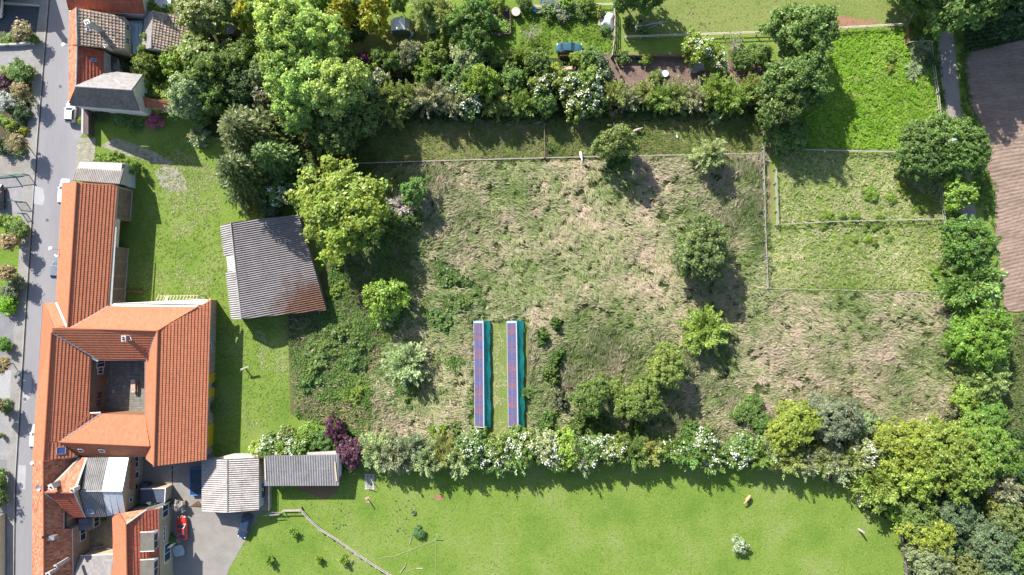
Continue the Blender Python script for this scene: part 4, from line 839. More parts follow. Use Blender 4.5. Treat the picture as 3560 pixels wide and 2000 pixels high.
gutter(gs, Q_(270, 1214, 3.5), Q_(682, 1196, 3.5), M_WHITEP)
lt = thing('porch', 'small violet-grey felted porch roof with a white window in the inner yard', 'porch', gl(Q_(330, 840, 0)))
pp = [Q_(250, 772, 3.0), Q_(410, 766, 2.6), Q_(412, 908, 2.6), Q_(248, 914, 3.0)]
MB().prism([gl(p) for p in inset(pp, 0.1)], 0, 2.45).build('wall', M_OCHRE, lt)
for k in range(2): MB().slab([pp[0].lerp(pp[3], k / 2), pp[1].lerp(pp[2], k / 2), pp[1].lerp(pp[2], k / 2 + 0.48), pp[0].lerp(pp[3], k / 2 + 0.48)], 0.1).build('roof_panel', mat('violet_felt', (0.14, 0.14, 0.17), (0.19, 0.19, 0.22), 0.8), lt)
window(lt, gl(Q_(408, 836, 2.6), 1.3) , 1.7, 1.5, (1, 0))
# inner yard clutter
q = t('Q', 450, 1140, 0.2); wp = thing('plank_stack', 'pile of grey planks in the inner yard', 'planks', gl(q, 0.03))
for i in range(7):
    a = 0.35 + 0.05 * ((i * 37) % 5 - 2)
    MB().box((q.x - 0.55 + 0.2 * (i % 4), q.y - 0.35 + 0.25 * (i % 4), 0.09 + 0.1 * (i // 4)), (2.6 + 0.3 * (i % 3), 0.2, 0.08), a).build('plank', M_GREYW, wp)
q = t('Q', 612, 1160, 0.3); bg = MB().lathe((q.x, q.y, 0.03), [(0.35, 0), (0.6, 0.15), (0.62, 0.4), (0.45, 0.62), (0.18, 0.72), (0.22, 0.85)], 14)
o = bg.build('sack', M_WHITEP, None, smooth=True); tag(o, 'big white sack in the corner of the inner yard', 'sack')

# ------------------------------------------------------------------ garage, carport
ga = thing('garage', 'double garage with a grey corrugated gable roof beside the yard', 'garage', gl(D_(2290, 540, 0)))
M_GAR = mat('garage_sheet', (0.3, 0.275, 0.265), (0.36, 0.33, 0.32), 0.3, 0.85, 0.1, c3=(0.235, 0.21, 0.195))
slope(ga, [D_(2008, 292, 2.7), D_(2260, 276, 3.5), D_(2262, 806, 3.5), D_(2010, 798, 2.7)], M_GAR, 'corr', pitch=0.36, amp=0.085, sl=2.6, seed=80)
slope(ga, [D_(2263, 276, 3.5), D_(2576, 262, 2.7), D_(2578, 782, 2.7), D_(2264, 806, 3.5)], M_GAR, 'corr', pitch=0.36, amp=0.085, sl=2.8, seed=81)
ridge(ga, D_(2261, 276, 3.6), D_(2263, 806, 3.6), M_SHEET, 0.1)
walls(ga, [gl(D_(2020, 300, 2.7)), gl(D_(2566, 272, 2.7)), gl(D_(2568, 774, 2.7)), gl(D_(2022, 790, 2.7))], M_RENDER, 2.5)
gable(ga, D_(2022, 790, 2.6), D_(2568, 774, 2.6), D_(2262, 798, 3.4), M_RENDER, 2, th=0.12); gable(ga, D_(2020, 300, 2.6), D_(2566, 272, 2.6), D_(2261, 284, 3.4), M_RENDER, 2, th=0.12)
o = tag(MB().slab([D_(2075, 282, 2.3), D_(2330, 222, 2.3), D_(2470, 222, 2.3), D_(2560, 262, 2.3), D_(2480, 268, 2.3)], 0.2).build('concrete_canopy', M_CONC, ga))
cpo = thing('carport', 'open-fronted shed with a long grey corrugated roof above bare red earth', 'shed', gl(t('J', 640, 500, 0)))
J_ = lambda x, y, h=0.0: t('J', x, y, h)
slope(cpo, [J_(302, 376, 3.3), J_(976, 366, 3.3), J_(976, 640, 2.7), J_(306, 642, 2.7)], mat('dark_corrugated', (0.15, 0.145, 0.15), (0.2, 0.192, 0.198), 0.5, 0.8, 0.1, c3=(0.24, 0.23, 0.232)), 'corr', pitch=0.42, amp=0.05, sw=1.26, sl=2.7, seed=82)
mb = MB(); mb.prism([gl(J_(310, 384, 3.2)), gl(J_(968, 374, 3.2)), gl(J_(968, 384, 3.2)), gl(J_(310, 394, 3.2))], 0, 3.05); mb.build('back_wall', M_WOOD, cpo)
for x in (312, 966): MB().prism([gl(J_(x - 4, 395, 3.0)), gl(J_(x + 4, 395, 3.0)), gl(J_(x + 4, 600, 2.7)), gl(J_(x - 4, 600, 2.7))], 0, 2.55).build('side_wall', M_WOOD, cpo)
for x in (330, 490, 650, 810, 950): q = J_(x, 628, 2.6); MB().beam(gl(q), gl(q, 2.55), 0.16, 0.16).build('post', M_WOODB, cpo)
MB().slab([J_(692, 344, 3.0), J_(945, 330, 3.0), J_(955, 362, 3.0), J_(692, 366, 3.0)], 0.12).build('white_sheet', M_CONC, cpo)
for a, b in (((938, 430), (955, 600)), ((310, 400), (318, 590))): MB().beam(J_(*a, 3.38), J_(*b, 3.0), 0.22, 0.12).build('loose_board', M_WOODP, cpo)
MB().slab([J_(972, 380, 2.5), J_(996, 410, 2.3), J_(996, 548, 2.2), J_(972, 562, 2.5)], 0.06).build('side_canopy', M_TSH, cpo)
for i, (col, nm) in enumerate((((0.02, 0.12, 0.45), 'blue wheelie bin standing first against the garage side'), ((0.6, 0.5, 0.05), 'yellow-lidded wheelie bin in the row beside the garage'), ((0.16, 0.11, 0.08), 'brown wheelie bin in the row beside the garage'), ((0.015, 0.09, 0.32), 'dark blue wheelie bin last in the row beside the garage'))):
    q = J_(282, 648 + i * 28, 1.0); b = thing('wheelie_bin', nm, 'bin', gl(q), group='bins beside the garage')
    MB().add([(q.x + sx * w_, q.y + sy * w_, z) for z, w_ in ((0.08, 0.24), (0.95, 0.3)) for sx, sy in ((-1, -1), (1, -1), (1, 1), (-1, 1))], [(3, 2, 1, 0), (4, 5, 6, 7), (0, 1, 5, 4), (1, 2, 6, 5), (2, 3, 7, 6), (3, 0, 4, 7)]).build('bin_body', flat('bin_dark', (0.04, 0.045, 0.05), 0.5), b)
    MB().slab([(q.x - 0.32, q.y - 0.3, 1.08), (q.x + 0.34, q.y - 0.3, 1.0), (q.x + 0.34, q.y + 0.3, 1.0), (q.x - 0.32, q.y + 0.3, 1.08)], 0.07).build('lid', flat('bin_lid_%d' % i, col, 0.4), b)
    for k in (-1, 1): MB().tube((q.x - 0.22, q.y + k * 0.2 - 0.04, 0.1), (q.x - 0.22, q.y + k * 0.2 + 0.04, 0.1), 0.1, n=10).build('wheel', M_DARKIN, b)
sheet('gravel_strip', [J_(290, 690), J_(345, 640), J_(345, 860), J_(270, 865)], 0.03, M_TRACK)

# ------------------------------------------------------------------ two solar-roofed rearing sheds in the meadow
K_ = lambda x, y, h=0.0: t('K', x, y, h)
def solar_mat(name, base):
    m = bpy.data.materials.new(name); MAT[name] = m
    n, l, p = nodes_of(m); p.inputs['Roughness'].default_value = 0.3; p.inputs['Specular IOR Level'].default_value = 0.3
    v = pos_coord(n, l); br = n.new('ShaderNodeTexBrick'); l.new(v, br.inputs['Vector']); br.offset = 0.0
    br.inputs['Color1'].default_value = (*base, 1); br.inputs['Color2'].default_value = (base[0] * 1.5, base[1] * 1.1, base[2] * 0.8, 1); br.inputs['Mortar'].default_value = (0.17, 0.17, 0.24, 1)
    br.inputs['Scale'].default_value = 1.0; br.inputs['Brick Width'].default_value = 0.8; br.inputs['Row Height'].default_value = 0.19; br.inputs['Mortar Size'].default_value = 0.018
    l.new(br.outputs['Color'], p.inputs['Base Color']); return m
M_SOL = [solar_mat('solar_cells_blue', (0.055, 0.065, 0.19)), solar_mat('solar_cells_violet', (0.085, 0.06, 0.15)), solar_mat('solar_cells_copper', (0.115, 0.062, 0.11))]
M_TARP = mat('green_tarpaulin', (0.01, 0.23, 0.2), (0.02, 0.28, 0.245), 0.3, 0.6, 0.15); M_FR = flat('pale_frame', (0.34, 0.4, 0.46), 0.5)
for si, (xa, xb, xc, xa2, xb2, xc2, lab) in enumerate(((376, 462, 523, 386, 470, 530, 'left of two narrow tunnel sheds with solar panels and green tarpaulin'), (673, 760, 822, 687, 775, 834, 'right of two narrow tunnel sheds with solar panels and green tarpaulin'))):
    sh = thing('solar_shed', lab, 'shed', gl(K_(xb, 670, 0)), group='solar sheds in the meadow')
    eh, rh = 0.75, 1.75
    a0, a1, b0, b1, c0, c1 = K_(xa, 198, eh), K_(xa2, 1146, eh), K_(xb, 197, rh), K_(xb2, 1155, rh), K_(xc, 198, eh), K_(xc2, 1150, eh)
    MB().slab([a0, b0, b1, a1], 0.05).build('panel_deck', M_FR, sh)
    NP = 17
    for j in range(NP):
        for i in range(2):
            u0, u1 = 0.05 + i * 0.45, 0.05 + i * 0.45 + 0.43; v0, v1 = 0.018 + 0.975 * j / NP, 0.018 + 0.975 * (j + 0.965) / NP
            f = lambda u, v: a0.lerp(b0, u).lerp(a1.lerp(b1, u), v) + Vector((-0.02, 0, 0.035))
            k = (j * 7 + i * 3 + si) % 3 if j % 4 else 1
            MB().slab([f(u0, v0), f(u1, v0), f(u1, v1), f(u0, v1)], 0.03).build('solar_panel', M_SOL[k], sh)
    # tarpaulin with a sagging hem
    N = 40; vs, fs = [], []
    for j in range(N + 1):
        v = j / N; top = b0.lerp(b1, v); hem = c0.lerp(c1, v) + Vector((0.07 * math.sin(v * 17 + si) + 0.05 * math.sin(v * 41), 0, -0.1))
        for k in range(5):
            w_ = k / 4; p = top.lerp(hem, w_) - Vector((0, 0, 0.10 * math.sin(w_ * math.pi) * (0.5 + 0.5 * math.sin(v * 40)))); vs.append(p + Vector((0.012, 0, 0.012)))
    for j in range(N):
        for k in range(4): fs.append((j * 5 + k, j * 5 + k + 1, (j + 1) * 5 + k + 1, (j + 1) * 5 + k))
    MB().add(vs, fs).build('tarpaulin', M_TARP, sh, smooth=True)
    MB().beam(b0 + Vector((0, 0, 0.05)), b1 + Vector((0, 0, 0.05)), 0.16, 0.06).build('ridge_strip', M_FR, sh)
    for (p, q, r_) in ((a0, b0, c0), (a1, b1, c1)): MB().slab([gl(p, 0.0), gl(r_, 0.0), r_ - Vector((0, 0, 0.12)), q - Vector((0, 0, 0.06)), p - Vector((0, 0, 0.06))], 0.05).build('end_wall', M_TARP, sh)
    MB().slab([gl(a0, 0.0) + Vector((0.06, 0, 0)), gl(a1, 0.0) + Vector((0.06, 0, 0)), a1 + Vector((0.06, 0, -0.06)), a0 + Vector((0.06, 0, -0.06))], 0.04).build('side_wall', M_TARP, sh)
# mown strip around the sheds
sheet('mown_strip', [K_(352, 165), K_(860, 165), K_(860, 1250), K_(340, 1250)], 0.012, M_LAWN2)
# ------------------------------------------------------------------ vehicles
M_TYRE = flat('tyre_rubber', (0.02, 0.02, 0.02), 0.9); M_RIM = flat('wheel_rim', (0.45, 0.45, 0.47), 0.35, 0.7); M_LAMP = flat('headlamp', (0.75, 0.76, 0.78), 0.1); M_TAIL = flat('tail_lamp', (0.45, 0.02, 0.02), 0.2)
def paint(name, c):
    m = flat(name, c, 0.22, 0.0, 0.6); m.node_tree.nodes['Principled BSDF'].inputs['Coat Weight'].default_value = 0.6; return m
def car(label, loc, rz, L, W, Hh, pm, style='hatch', roof=None, group=None):
    """a passenger car, front towards local +y"""
    r = thing('parked_car', label, 'car', gl(loc, 0.03), rz, group); hw = W / 2; belt = Hh * 0.62
    st = [(-0.5, 0.80, 0.52, 0.34), (-0.485, 0.92, 0.58, 0.25), (-0.40, 0.99, 0.64, 0.2), (-0.2, 1.0, 0.64, 0.18), (0.1, 1.0, 0.635, 0.18), (0.22, 1.0, 0.62, 0.18), (0.38, 0.97, 0.57, 0.2), (0.47, 0.88, 0.5, 0.24), (0.5, 0.74, 0.42, 0.32)]
    vs, fs = [], []
    for fy_, wf, zt, zb in st:
        w_ = hw * wf; zt *= Hh; zb *= Hh
        sec = [(-w_ * 0.9, zb), (-w_, zb + (zt - zb) * 0.35), (-w_ * 0.985, zb + (zt - zb) * 0.75), (-w_ * 0.9, zt * 0.985), (-w_ * 0.5, zt + 0.015), (0, zt + 0.025)]
        sec = sec + [(-x, z) for x, z in sec[-2::-1]]
        vs += [(x, fy_ * L, z) for x, z in sec]
    k = 11
    for i in range(len(st) - 1):
        for j in range(k - 1): fs.append((i * k + j, i * k + j + 1, (i + 1) * k + j + 1, (i + 1) * k + j))
        fs.append((i * k + k - 1, i * k, (i + 1) * k, (i + 1) * k + k - 1))
    fs += [tuple(range(k)), tuple(range((len(st) - 1) * k, len(st) * k))[::-1]]
    body = MB().add(vs, fs).build('body', pm, r, local=True, smooth=True)
    # cabin: bottom ring at the belt line, roof ring on top
    yb = {'hatch': (-0.475, -0.36, 0.03, 0.2), 'sedan': (-0.34, -0.2, 0.06, 0.22), 'beetle': (-0.44, -0.22, 0.03, 0.19), 'wagon': (-0.485, -0.42, 0.05, 0.21)}[style]
    wb_, wt = hw * 0.93, hw * 0.74; zb, zt = belt, Hh
    b = [(-wb_, yb[0] * L, zb), (wb_, yb[0] * L, zb), (wb_, yb[3] * L, zb), (-wb_, yb[3] * L, zb)]
    tp = [(-wt, yb[1] * L, zt - 0.02), (wt, yb[1] * L, zt - 0.02), (wt, yb[2] * L, zt - 0.03), (-wt, yb[2] * L, zt - 0.03)]
    m1 = [(-wt * 0.55, yb[1] * L, zt + 0.01), (wt * 0.55, yb[1] * L, zt + 0.01), (wt * 0.55, yb[2] * L, zt), (-wt * 0.55, yb[2] * L, zt)]
    MB().add(b + tp, [(0, 1, 5, 4), (1, 2, 6, 5), (2, 3, 7, 6), (3, 0, 4, 7), (4, 5, 6, 7)]).build('cabin', pm, r, local=True)
    MB().add(tp + m1, [(0, 3, 7, 4), (1, 5, 6, 2), (4, 7, 6, 5)]).build('roof_panel', roof or pm, r, local=True)
    def glass(name, q, a=0.09, c=0.12):
        q = [Vector(x) for x in q]; n = (q[1] - q[0]).cross(q[3] - q[0]).normalized()
        f = lambda u, v: q[0].lerp(q[1], u).lerp(q[3].lerp(q[2], u), v)
        pts = [f(a, c), f(1 - a, c), f(1 - a, 1 - c), f(a, 1 - c)]
        mid = sum(q, Vector((0, 0, 0))) / 4
        if n.dot(mid - Vector((0, mid.y * 0.3, zb - 0.4))) < 0: n = -n
        return MB().slab([p + n * 0.012 for p in pts], 0.01).build(name, M_GLASS, r, local=True)
    glass('windscreen', [b[2], b[3], tp[3], tp[2]]); glass('rear_window', [b[0], b[1], tp[1], tp[0]])
    glass('side_window', [b[1], b[2], tp[2], tp[1]], 0.06); glass('side_window', [b[3], b[0], tp[0], tp[3]], 0.06)
    if style == 'beetle': MB().add([(x, y, zt + 0.025) for x, y in ((-wt * 0.6, yb[1] * L + 0.1), (wt * 0.6, yb[1] * L + 0.1), (wt * 0.6, yb[2] * L - 0.15), (-wt * 0.6, yb[2] * L - 0.15))], [(0, 1, 2, 3)]).build('sunroof', M_GLASS, r, local=True)
    for sx in (-1, 1):
        for y in (-0.3, 0.31):
            w = MB().tube((sx * (hw - 0.2), y * L, 0.3), (sx * (hw + 0.01), y * L, 0.3), 0.31, n=16).build('wheel', M_TYRE, r, local=True)
            MB().tube((sx * (hw + 0.005), y * L, 0.3), (sx * (hw + 0.025), y * L, 0.3), 0.2, n=12).build('rim', M_RIM, w, local=True)
        MB().lathe((sx * hw * 0.66, L * 0.462, Hh * 0.46), [(0.12, -0.06), (0.15, 0.02), (0.1, 0.09)], 10).build('headlight', M_LAMP, r, local=True)
        MB().box((sx * hw * 0.74, -L * 0.487, Hh * 0.5), (0.26, 0.12, 0.2)).build('tail_light', M_TAIL, r, local=True)
        MB().box((sx * (hw + 0.1), L * 0.14, Hh * 0.66), (0.2, 0.12, 0.13)).build('wing_mirror', pm, r, local=True)
    MB().box((0, L * 0.497, 0.42), (0.52, 0.03, 0.12)).build('number_plate', M_WHITEP, r, local=True)
    return r
car('red rounded hatchback with a black sunroof parked in front of the dormer house', t('R', 245, 905, 0.6), math.radians(4), 4.1, 1.72, 1.48, paint('red_car_paint', (0.50, 0.025, 0.012)), 'beetle')
car('dark blue hatchback parked askew below the garage', t('R', 960, 880, 0.6), math.radians(164), 4.2, 1.75, 1.5, paint('navy_car_paint', (0.018, 0.035, 0.08)), 'hatch')
car('teal saloon car parked on the fenced garden lawn', t('V', 1555, 940, 0.5), math.radians(-90), 4.6, 1.74, 1.4, paint('teal_car_paint', (0.035, 0.11, 0.14)), 'sedan')
M_WCAR = paint('white_car_paint', (0.72, 0.72, 0.72))
car('white small car in the bay beside the slate-roofed corner house', t('A', 712, 1120, 0.5), math.radians(-3), 3.7, 1.65, 1.45, M_WCAR, 'hatch')
car('white car half hidden under the upper end of the barn wing eave', t('B', 652, 480, 0.5), math.radians(-4), 4.5, 1.78, 1.5, M_WCAR, 'wagon')
car('grey car half hidden under the barn wing eave beside the street lamp', t('B', 580, 1225, 0.5), math.radians(-5), 4.2, 1.75, 1.48, paint('grey_car_paint', (0.16, 0.18, 0.22)), 'hatch')
car('white car almost hidden under the street eave of the farmhouse', t('D', 372, 50, 0.5), math.radians(-4), 4.2, 1.75, 1.48, M_WCAR, 'hatch')
car('silver white car cut by the left edge on the shaded forecourt', t('A', -20, 60, 0.5), math.radians(178), 4.3, 1.8, 1.5, M_WCAR, 'hatch')
car('black car cut by the left edge on the drive behind the green gates', t('B', -8, 530, 0.5), math.radians(3), 4.3, 1.9, 1.5, paint('black_car_paint', (0.012, 0.012, 0.015)), 'wagon')
# boat trailer in the top paddock
tr = thing('trailer', 'rusty two-wheeled trailer frame overgrown beside the dry paddock', 'trailer', gl(t('Z', 540, 340)))
a, b = t('Z', 395, 340, 0.6), t('Z', 700, 288, 0.6)
MB().beam(a, b, 0.22, 0.14).build('drawbar', M_GREYW, tr); MB().beam(b, t('Z', 800, 272, 0.5), 0.1, 0.1).build('hitch', M_ZINC, tr)
MB().beam(t('Z', 455, 272, 0.45), t('Z', 475, 400, 0.45), 0.1, 0.1).build('axle', M_ZINC, tr); MB().beam(t('Z', 398, 345, 0.6), t('Z', 402, 400, 0.6), 0.15, 0.1).build('crossbar', M_GREYW, tr)
MB().beam(t('Z', 480, 270, 0.55), t('Z', 690, 290, 0.55), 0.08, 0.08).build('side_rail', M_ZINC, tr); MB().beam(t('Z', 500, 395, 0.55), t('Z', 690, 300, 0.55), 0.08, 0.08).build('side_rail', M_ZINC, tr)
for x, y in ((458, 272), (476, 396)):
    p = t('Z', x, y, 0.3); w = MB().tube((p.x - 0.0, p.y - 0.12, 0.32), (p.x, p.y + 0.12, 0.32), 0.32, n=14).build('wheel', M_TYRE, tr); MB().tube((p.x, p.y - 0.13, 0.32), (p.x, p.y + 0.13, 0.32), 0.16, n=10).build('rim', M_RIM, w)
p = t('Z', 715, 290, 0.7); MB().lathe((p.x, p.y, 0.62), [(0.28, 0), (0.33, 0.08), (0.28, 0.17), (0.14, 0.17), (0.14, 0.05)], 16).build('spare_wheel', M_CONC, tr)

# ------------------------------------------------------------------ fences
def fence(label, pts, h, rails, m, spacing=3.0, name='rail_fence', cat='fence', rw=0.12, rh=0.1, pw=0.14, rm=None):
    """posts and rails along a line; every post and every rail between two posts is a part"""
    pts = [gl(p) for p in pts]; r = thing(name, label, cat, pts[0])
    segs = []
    for a, b in zip(pts, pts[1:]):
        k = max(1, round((b - a).length / spacing)); segs += [(a.lerp(b, i / k), a.lerp(b, (i + 1) / k)) for i in range(k)]
    rr = random.Random(len(label))
    for p, _ in segs + [(segs[-1][1], None)]: MB().beam(p, p + Vector((rr.uniform(-0.03, 0.03), rr.uniform(-0.03, 0.03), h + rr.uniform(-0.05, 0.06))), pw, pw).build('post', m, r)
    for a, b in segs:
        d = (b - a).normalized(); s = Vector((-d.y, d.x, 0)) * (pw / 2 + rw / 2 + 0.005)
        for z in rails: MB().beam(a + s + Vector((0, 0, z + rr.uniform(-0.03, 0.03))), b + s + Vector((0, 0, z + rr.uniform(-0.03, 0.03))), rw, rh).build('rail', rm or m, r)
    return r
def picket(label, pts, h, m, name='board_fence', cat='fence', bw=0.6, gap=0.02):
    """close boards between posts: every board is a part"""
    pts = [gl(p) for p in pts]; r = thing(name, label, cat, pts[0]); rr = random.Random(len(label) + 3)
    for a, b in zip(pts, pts[1:]):
        k = max(1, round((b - a).length / bw)); d = (b - a).normalized(); s = Vector((-d.y, d.x, 0)) * 0.03
        for i in range(k):
            p, q = a.lerp(b, (i + gap) / k), a.lerp(b, (i + 1 - gap) / k)
            MB().slab([p + s, q + s, q + s + Vector((0, 0, h + rr.uniform(-0.06, 0.04))), p + s + Vector((0, 0, h + rr.uniform(-0.06, 0.04)))], 0.035).build('board', m, r)
            if i % 4 == 0: MB().beam(p - s, p - s + Vector((0, 0, h + 0.1)), 0.1, 0.1).build('post', m, r)
    return r
G_ = lambda x, y, h=0.0: t('G', x, y, h); HH = lambda x, y, h=0.0: t('H', x, y, h); F_ = lambda x, y, h=0.0: t('F', x, y, h); MM = lambda x, y, h=0.0: t('M', x, y, h)
V_ = lambda x, y, h=0.0: t('V', x, y, h); X_ = lambda x, y, h=0.0: t('X', x, y, h); Y_ = lambda x, y, h=0.0: t('Y', x, y, h); T_ = lambda x, y, h=0.0: t('T', x, y, h)
M_PALE = mat('pale_fence_wood', (0.4, 0.36, 0.29), (0.48, 0.44, 0.37), 0.8, 0.85)
fence('pale post and rail fence dividing the dry paddock from the lush paddock', [F_(1345, 300, 1.2), F_(2560, 258, 1.2), G_(780, 262, 1.2), G_(1452, 226, 1.2)], 1.25, (0.55, 1.12), M_PALE, 3.0, rw=0.13)
fence('white board fence along the right side of the teal car lawn', [V_(2432, 85, 1.5), V_(2445, 300, 1.5), V_(2440, 700, 1.5), V_(2395, 1075, 1.5)], 1.55, (0.3, 0.7, 1.1, 1.48), M_GREYW, 1.8, rw=0.06, rh=0.22)
fence('pale rail fence along the top of the teal car lawn', [V_(620, 132, 1.2), V_(1400, 102, 1.2), V_(2425, 78, 1.2)], 1.25, (0.6, 1.15), M_PALE, 2.4, rw=0.12)
picket('short row of pickets beside the black tub', [V_(620, 150, 1.0), V_(880, 145, 1.0)], 1.0, M_PALE, bw=0.28, gap=0.25)
fence('brown wooden rail fence at the upper right corner of the lush paddock', [G_(1485, 240, 1.2), G_(1497, 398, 1.2)], 1.25, (0.35, 0.75, 1.15), M_WOODB, 1.6)
fence('pale fence stepping along the track beside the lush paddock', [G_(1505, 396, 1.2), G_(1703, 384, 1.2), G_(1735, 590, 1.2), G_(1775, 860, 1.2), G_(1806, 1165, 1.2)], 1.25, (0.6, 1.15), M_GREYW, 2.5, rw=0.1)
fence('grey rail fence between the lower paddock and the track', [HH(1795, 370, 1.2), HH(1820, 560, 1.2), HH(1856, 870, 1.2)], 1.25, (0.6, 1.15), M_GREYW, 2.5, rw=0.1)
fence('long rail fence between the tall meadow and the narrow earth path', [HH(140, -110, 1.2), HH(146, 180, 1.2), HH(160, 760, 1.2), HH(184, 1348, 1.2)], 1.25, (0.6, 1.15), M_GREYW, 2.6, rw=0.09)
fence('rail fence between the narrow earth path and the upper pale paddock', [HH(258, 232, 1.2), HH(276, 752, 1.2)], 1.25, (0.6, 1.15), M_GREYW, 2.6, rw=0.12)
fence('thin rail fence separating the two pale paddocks', [HH(276, 756, 1.0), HH(900, 726, 1.0), HH(1822, 704, 1.0)], 1.05, (0.5, 0.98), M_GREYW, 2.6, rw=0.08)
fence('thin rail fence between the lush paddock and the upper pale paddock', [HH(278, 52, 1.0), HH(900, 68, 1.0), HH(1460, 80, 1.0)], 1.05, (0.5, 0.98), M_GREYW, 2.6, rw=0.09)
fence('thin wire fence along the lower edge of the pale paddocks', [HH(186, 1350, 1.0), HH(1000, 1368, 1.0), HH(1850, 1388, 1.0)], 1.05, (0.5, 0.98), M_GREYW, 3.5, rw=0.05, rh=0.05, pw=0.1)
fence('low pale fence between the shaded strip and the tall meadow', [F_(-900, 1335, 0.8), F_(0, 1306, 0.8), F_(980, 1280, 0.8), F_(2468, 1250, 0.8)], 0.85, (0.4, 0.78), M_GREYW, 3.2, rw=0.07, rh=0.06, pw=0.1)
fence('cross fence dividing the shaded strip', [F_(678, 1000, 1.0), F_(685, 1278, 1.0)], 1.05, (0.5, 0.98), M_WOOD, 2.4, rw=0.08)
fence('curved rail fence of grey timber running down from the open wooden gate', [J_(622, 870, 1.1), J_(690, 942, 1.1), J_(790, 1040, 1.1), J_(960, 1145, 1.1), J_(1120, 1260, 1.1), J_(1300, 1380, 1.1), J_(1500, 1500, 1.1), J_(1700, 1640, 1.1)], 1.2, (0.55, 1.08), M_GREYW, 2.1, rw=0.14)
fence('straight rail run beside the open wooden gate', [J_(460, 878, 1.1), J_(618, 874, 1.1)], 1.2, (0.55, 1.08), M_GREYW, 2.1, rw=0.14)
gt = thing('field_gate', 'open wooden field gate with slanting bars at the lawn corner by the garage', 'gate', gl(J_(322, 885)))
for i in range(8): q = J_(330 + i * 16, 892, 0.1); MB().beam(gl(q, 0.12), gl(J_(352 + i * 16, 878, 1.2), 1.2), 0.09, 0.05).build('bar', M_GREYW, gt)
for z in (0.25, 1.15): MB().beam(gl(J_(320, 890), z), gl(J_(462, 880), z), 0.1, 0.1).build('rail', M_GREYW, gt)
fence('grey corner fence at the hedge end beside the wood', [MM(1082, 500, 1.2), MM(1092, 640, 1.2), MM(1104, 828, 1.2), MM(1245, 802, 1.2)], 1.25, (0.4, 0.8, 1.18), M_GREYW, 1.9, rw=0.12)
fence('wire fence on thin stakes along the edge of the wood', [MM(1465, 985, 1.0), MM(1490, 1120, 1.0), MM(1530, 1443, 1.0), MM(1560, 1650, 1.0)], 1.05, (0.35, 0.7, 1.0), M_GREYW, 2.5, rw=0.035, rh=0.035, pw=0.08)
fence('leaning dark rail at the top right paddock corner', [G_(1490, 228, 1.1), G_(1585, 70, 1.1)], 1.15, (0.6, 1.05), M_GREYW, 2.5, rw=0.07)
picket('dark close-boarded fence along the top of the brown soil garden', [X_(110, 165, 1.3), X_(720, 168, 1.3), X_(1100, 168, 1.3)], 1.3, M_WOOD, bw=0.55)
picket('reddish board fence panel below the teal car', [V_(1385, 1085, 1.3), V_(1645, 1075, 1.3)], 1.3, M_WOODB, bw=0.55)
fence('rickety dark fence between the soil garden and the shrubs', [X_(110, 170, 1.2), X_(230, 430, 1.2)], 1.2, (0.5, 1.1), M_WOOD, 1.6)
fence('weathered lattice end of the fence beside the oak', [G_(248, 1240, 1.0), G_(268, 1435, 1.0)], 1.05, (0.3, 0.65, 0.98), M_GREYW, 1.4, rw=0.05)
fence('fence behind the carport yard', [J_(995, 545, 1.0), J_(1240, 535, 1.0), J_(1246, 470, 1.0)], 1.05, (0.5, 0.98), M_WOOD, 1.8, rw=0.05)
fence('slim fence along the gravel strip by the bins', [J_(345, 640, 1.4), J_(345, 860, 1.4)], 1.45, (0.4, 0.9, 1.4), M_GREYW, 2.0, rw=0.05, pw=0.08)
# green metal gates on the left
M_GRN = flat('green_gate_paint', (0.03, 0.16, 0.12), 0.5)
def mesh_gate(label, a, b, h):
    a, b = gl(a), gl(b); r = thing('driveway_gate', label, 'gate', a)
    for p in (a, b): MB().beam(p, p + Vector((0, 0, h + 0.15)), 0.12, 0.12).build('post', M_GRN, r)
    for z in (0.12, h): MB().beam(a + Vector((0, 0, z)), b + Vector((0, 0, z)), 0.08, 0.08).build('rail', M_GRN, r)
    k = int((b - a).length / 0.22)
    for i in range(1, k): p = a.lerp(b, i / k); MB().tube(p + Vector((0, 0, 0.12)), p + Vector((0, 0, h)), 0.018, n=5).build('bar', M_GRN, r)
mesh_gate('green metal driveway gate leaf reaching the left edge', t('B', -150, 335, 1.4), t('B', 95, 315, 1.4), 1.5)
mesh_gate('green metal driveway gate leaf nearest the street tree', t('B', 100, 315, 1.4), t('B', 235, 300, 1.4), 1.5)
mesh_gate('green metal gate leaf standing open on the grey drive', t('B', 90, 562, 1.4), t('B', 205, 575, 1.4), 1.5)
mesh_gate('small dark gate beside the clipped hedge', t('B', 172, 690, 1.3), t('B', 215, 690, 1.3), 1.3)
def low_wall(label, pts, h, w, m, name='low_wall'):
    pts = [gl(p) for p in pts]; r = thing(name, label, 'wall', pts[0])
    for a, b in zip(pts, pts[1:]):
        d = (b - a).normalized(); s = Vector((-d.y, d.x, 0)) * w / 2
        MB().prism([a - s, b - s, b + s, a + s], 0, h).build('wall', m, r); s *= 1.15
        MB().prism([a - s, b - s, b + s, a + s], h + 0.003, h + 0.06).build('coping', M_CONC, r)
    return r
low_wall('low white garden wall below the tan street tree at the top left', [P(-60, 162), P(60, 158), P(110, 152)], 0.7, 0.25, mat('white_render', (0, 0, 0)))
low_wall('low kerb wall between forecourt and grey verge at the top left', [P(-60, 8), P(140, 22)], 0.35, 0.25, M_CONC)
low_wall('curved edge of the rock garden above the brown drive', [P(-60, 528), P(40, 534), P(80, 528), P(88, 520)], 0.3, 0.2, M_CONC)
low_wall('tall cream wall along the left edge at the bottom', [P(14, 1786), P(14, 2100)], 1.9, 0.45, M_CREAM)
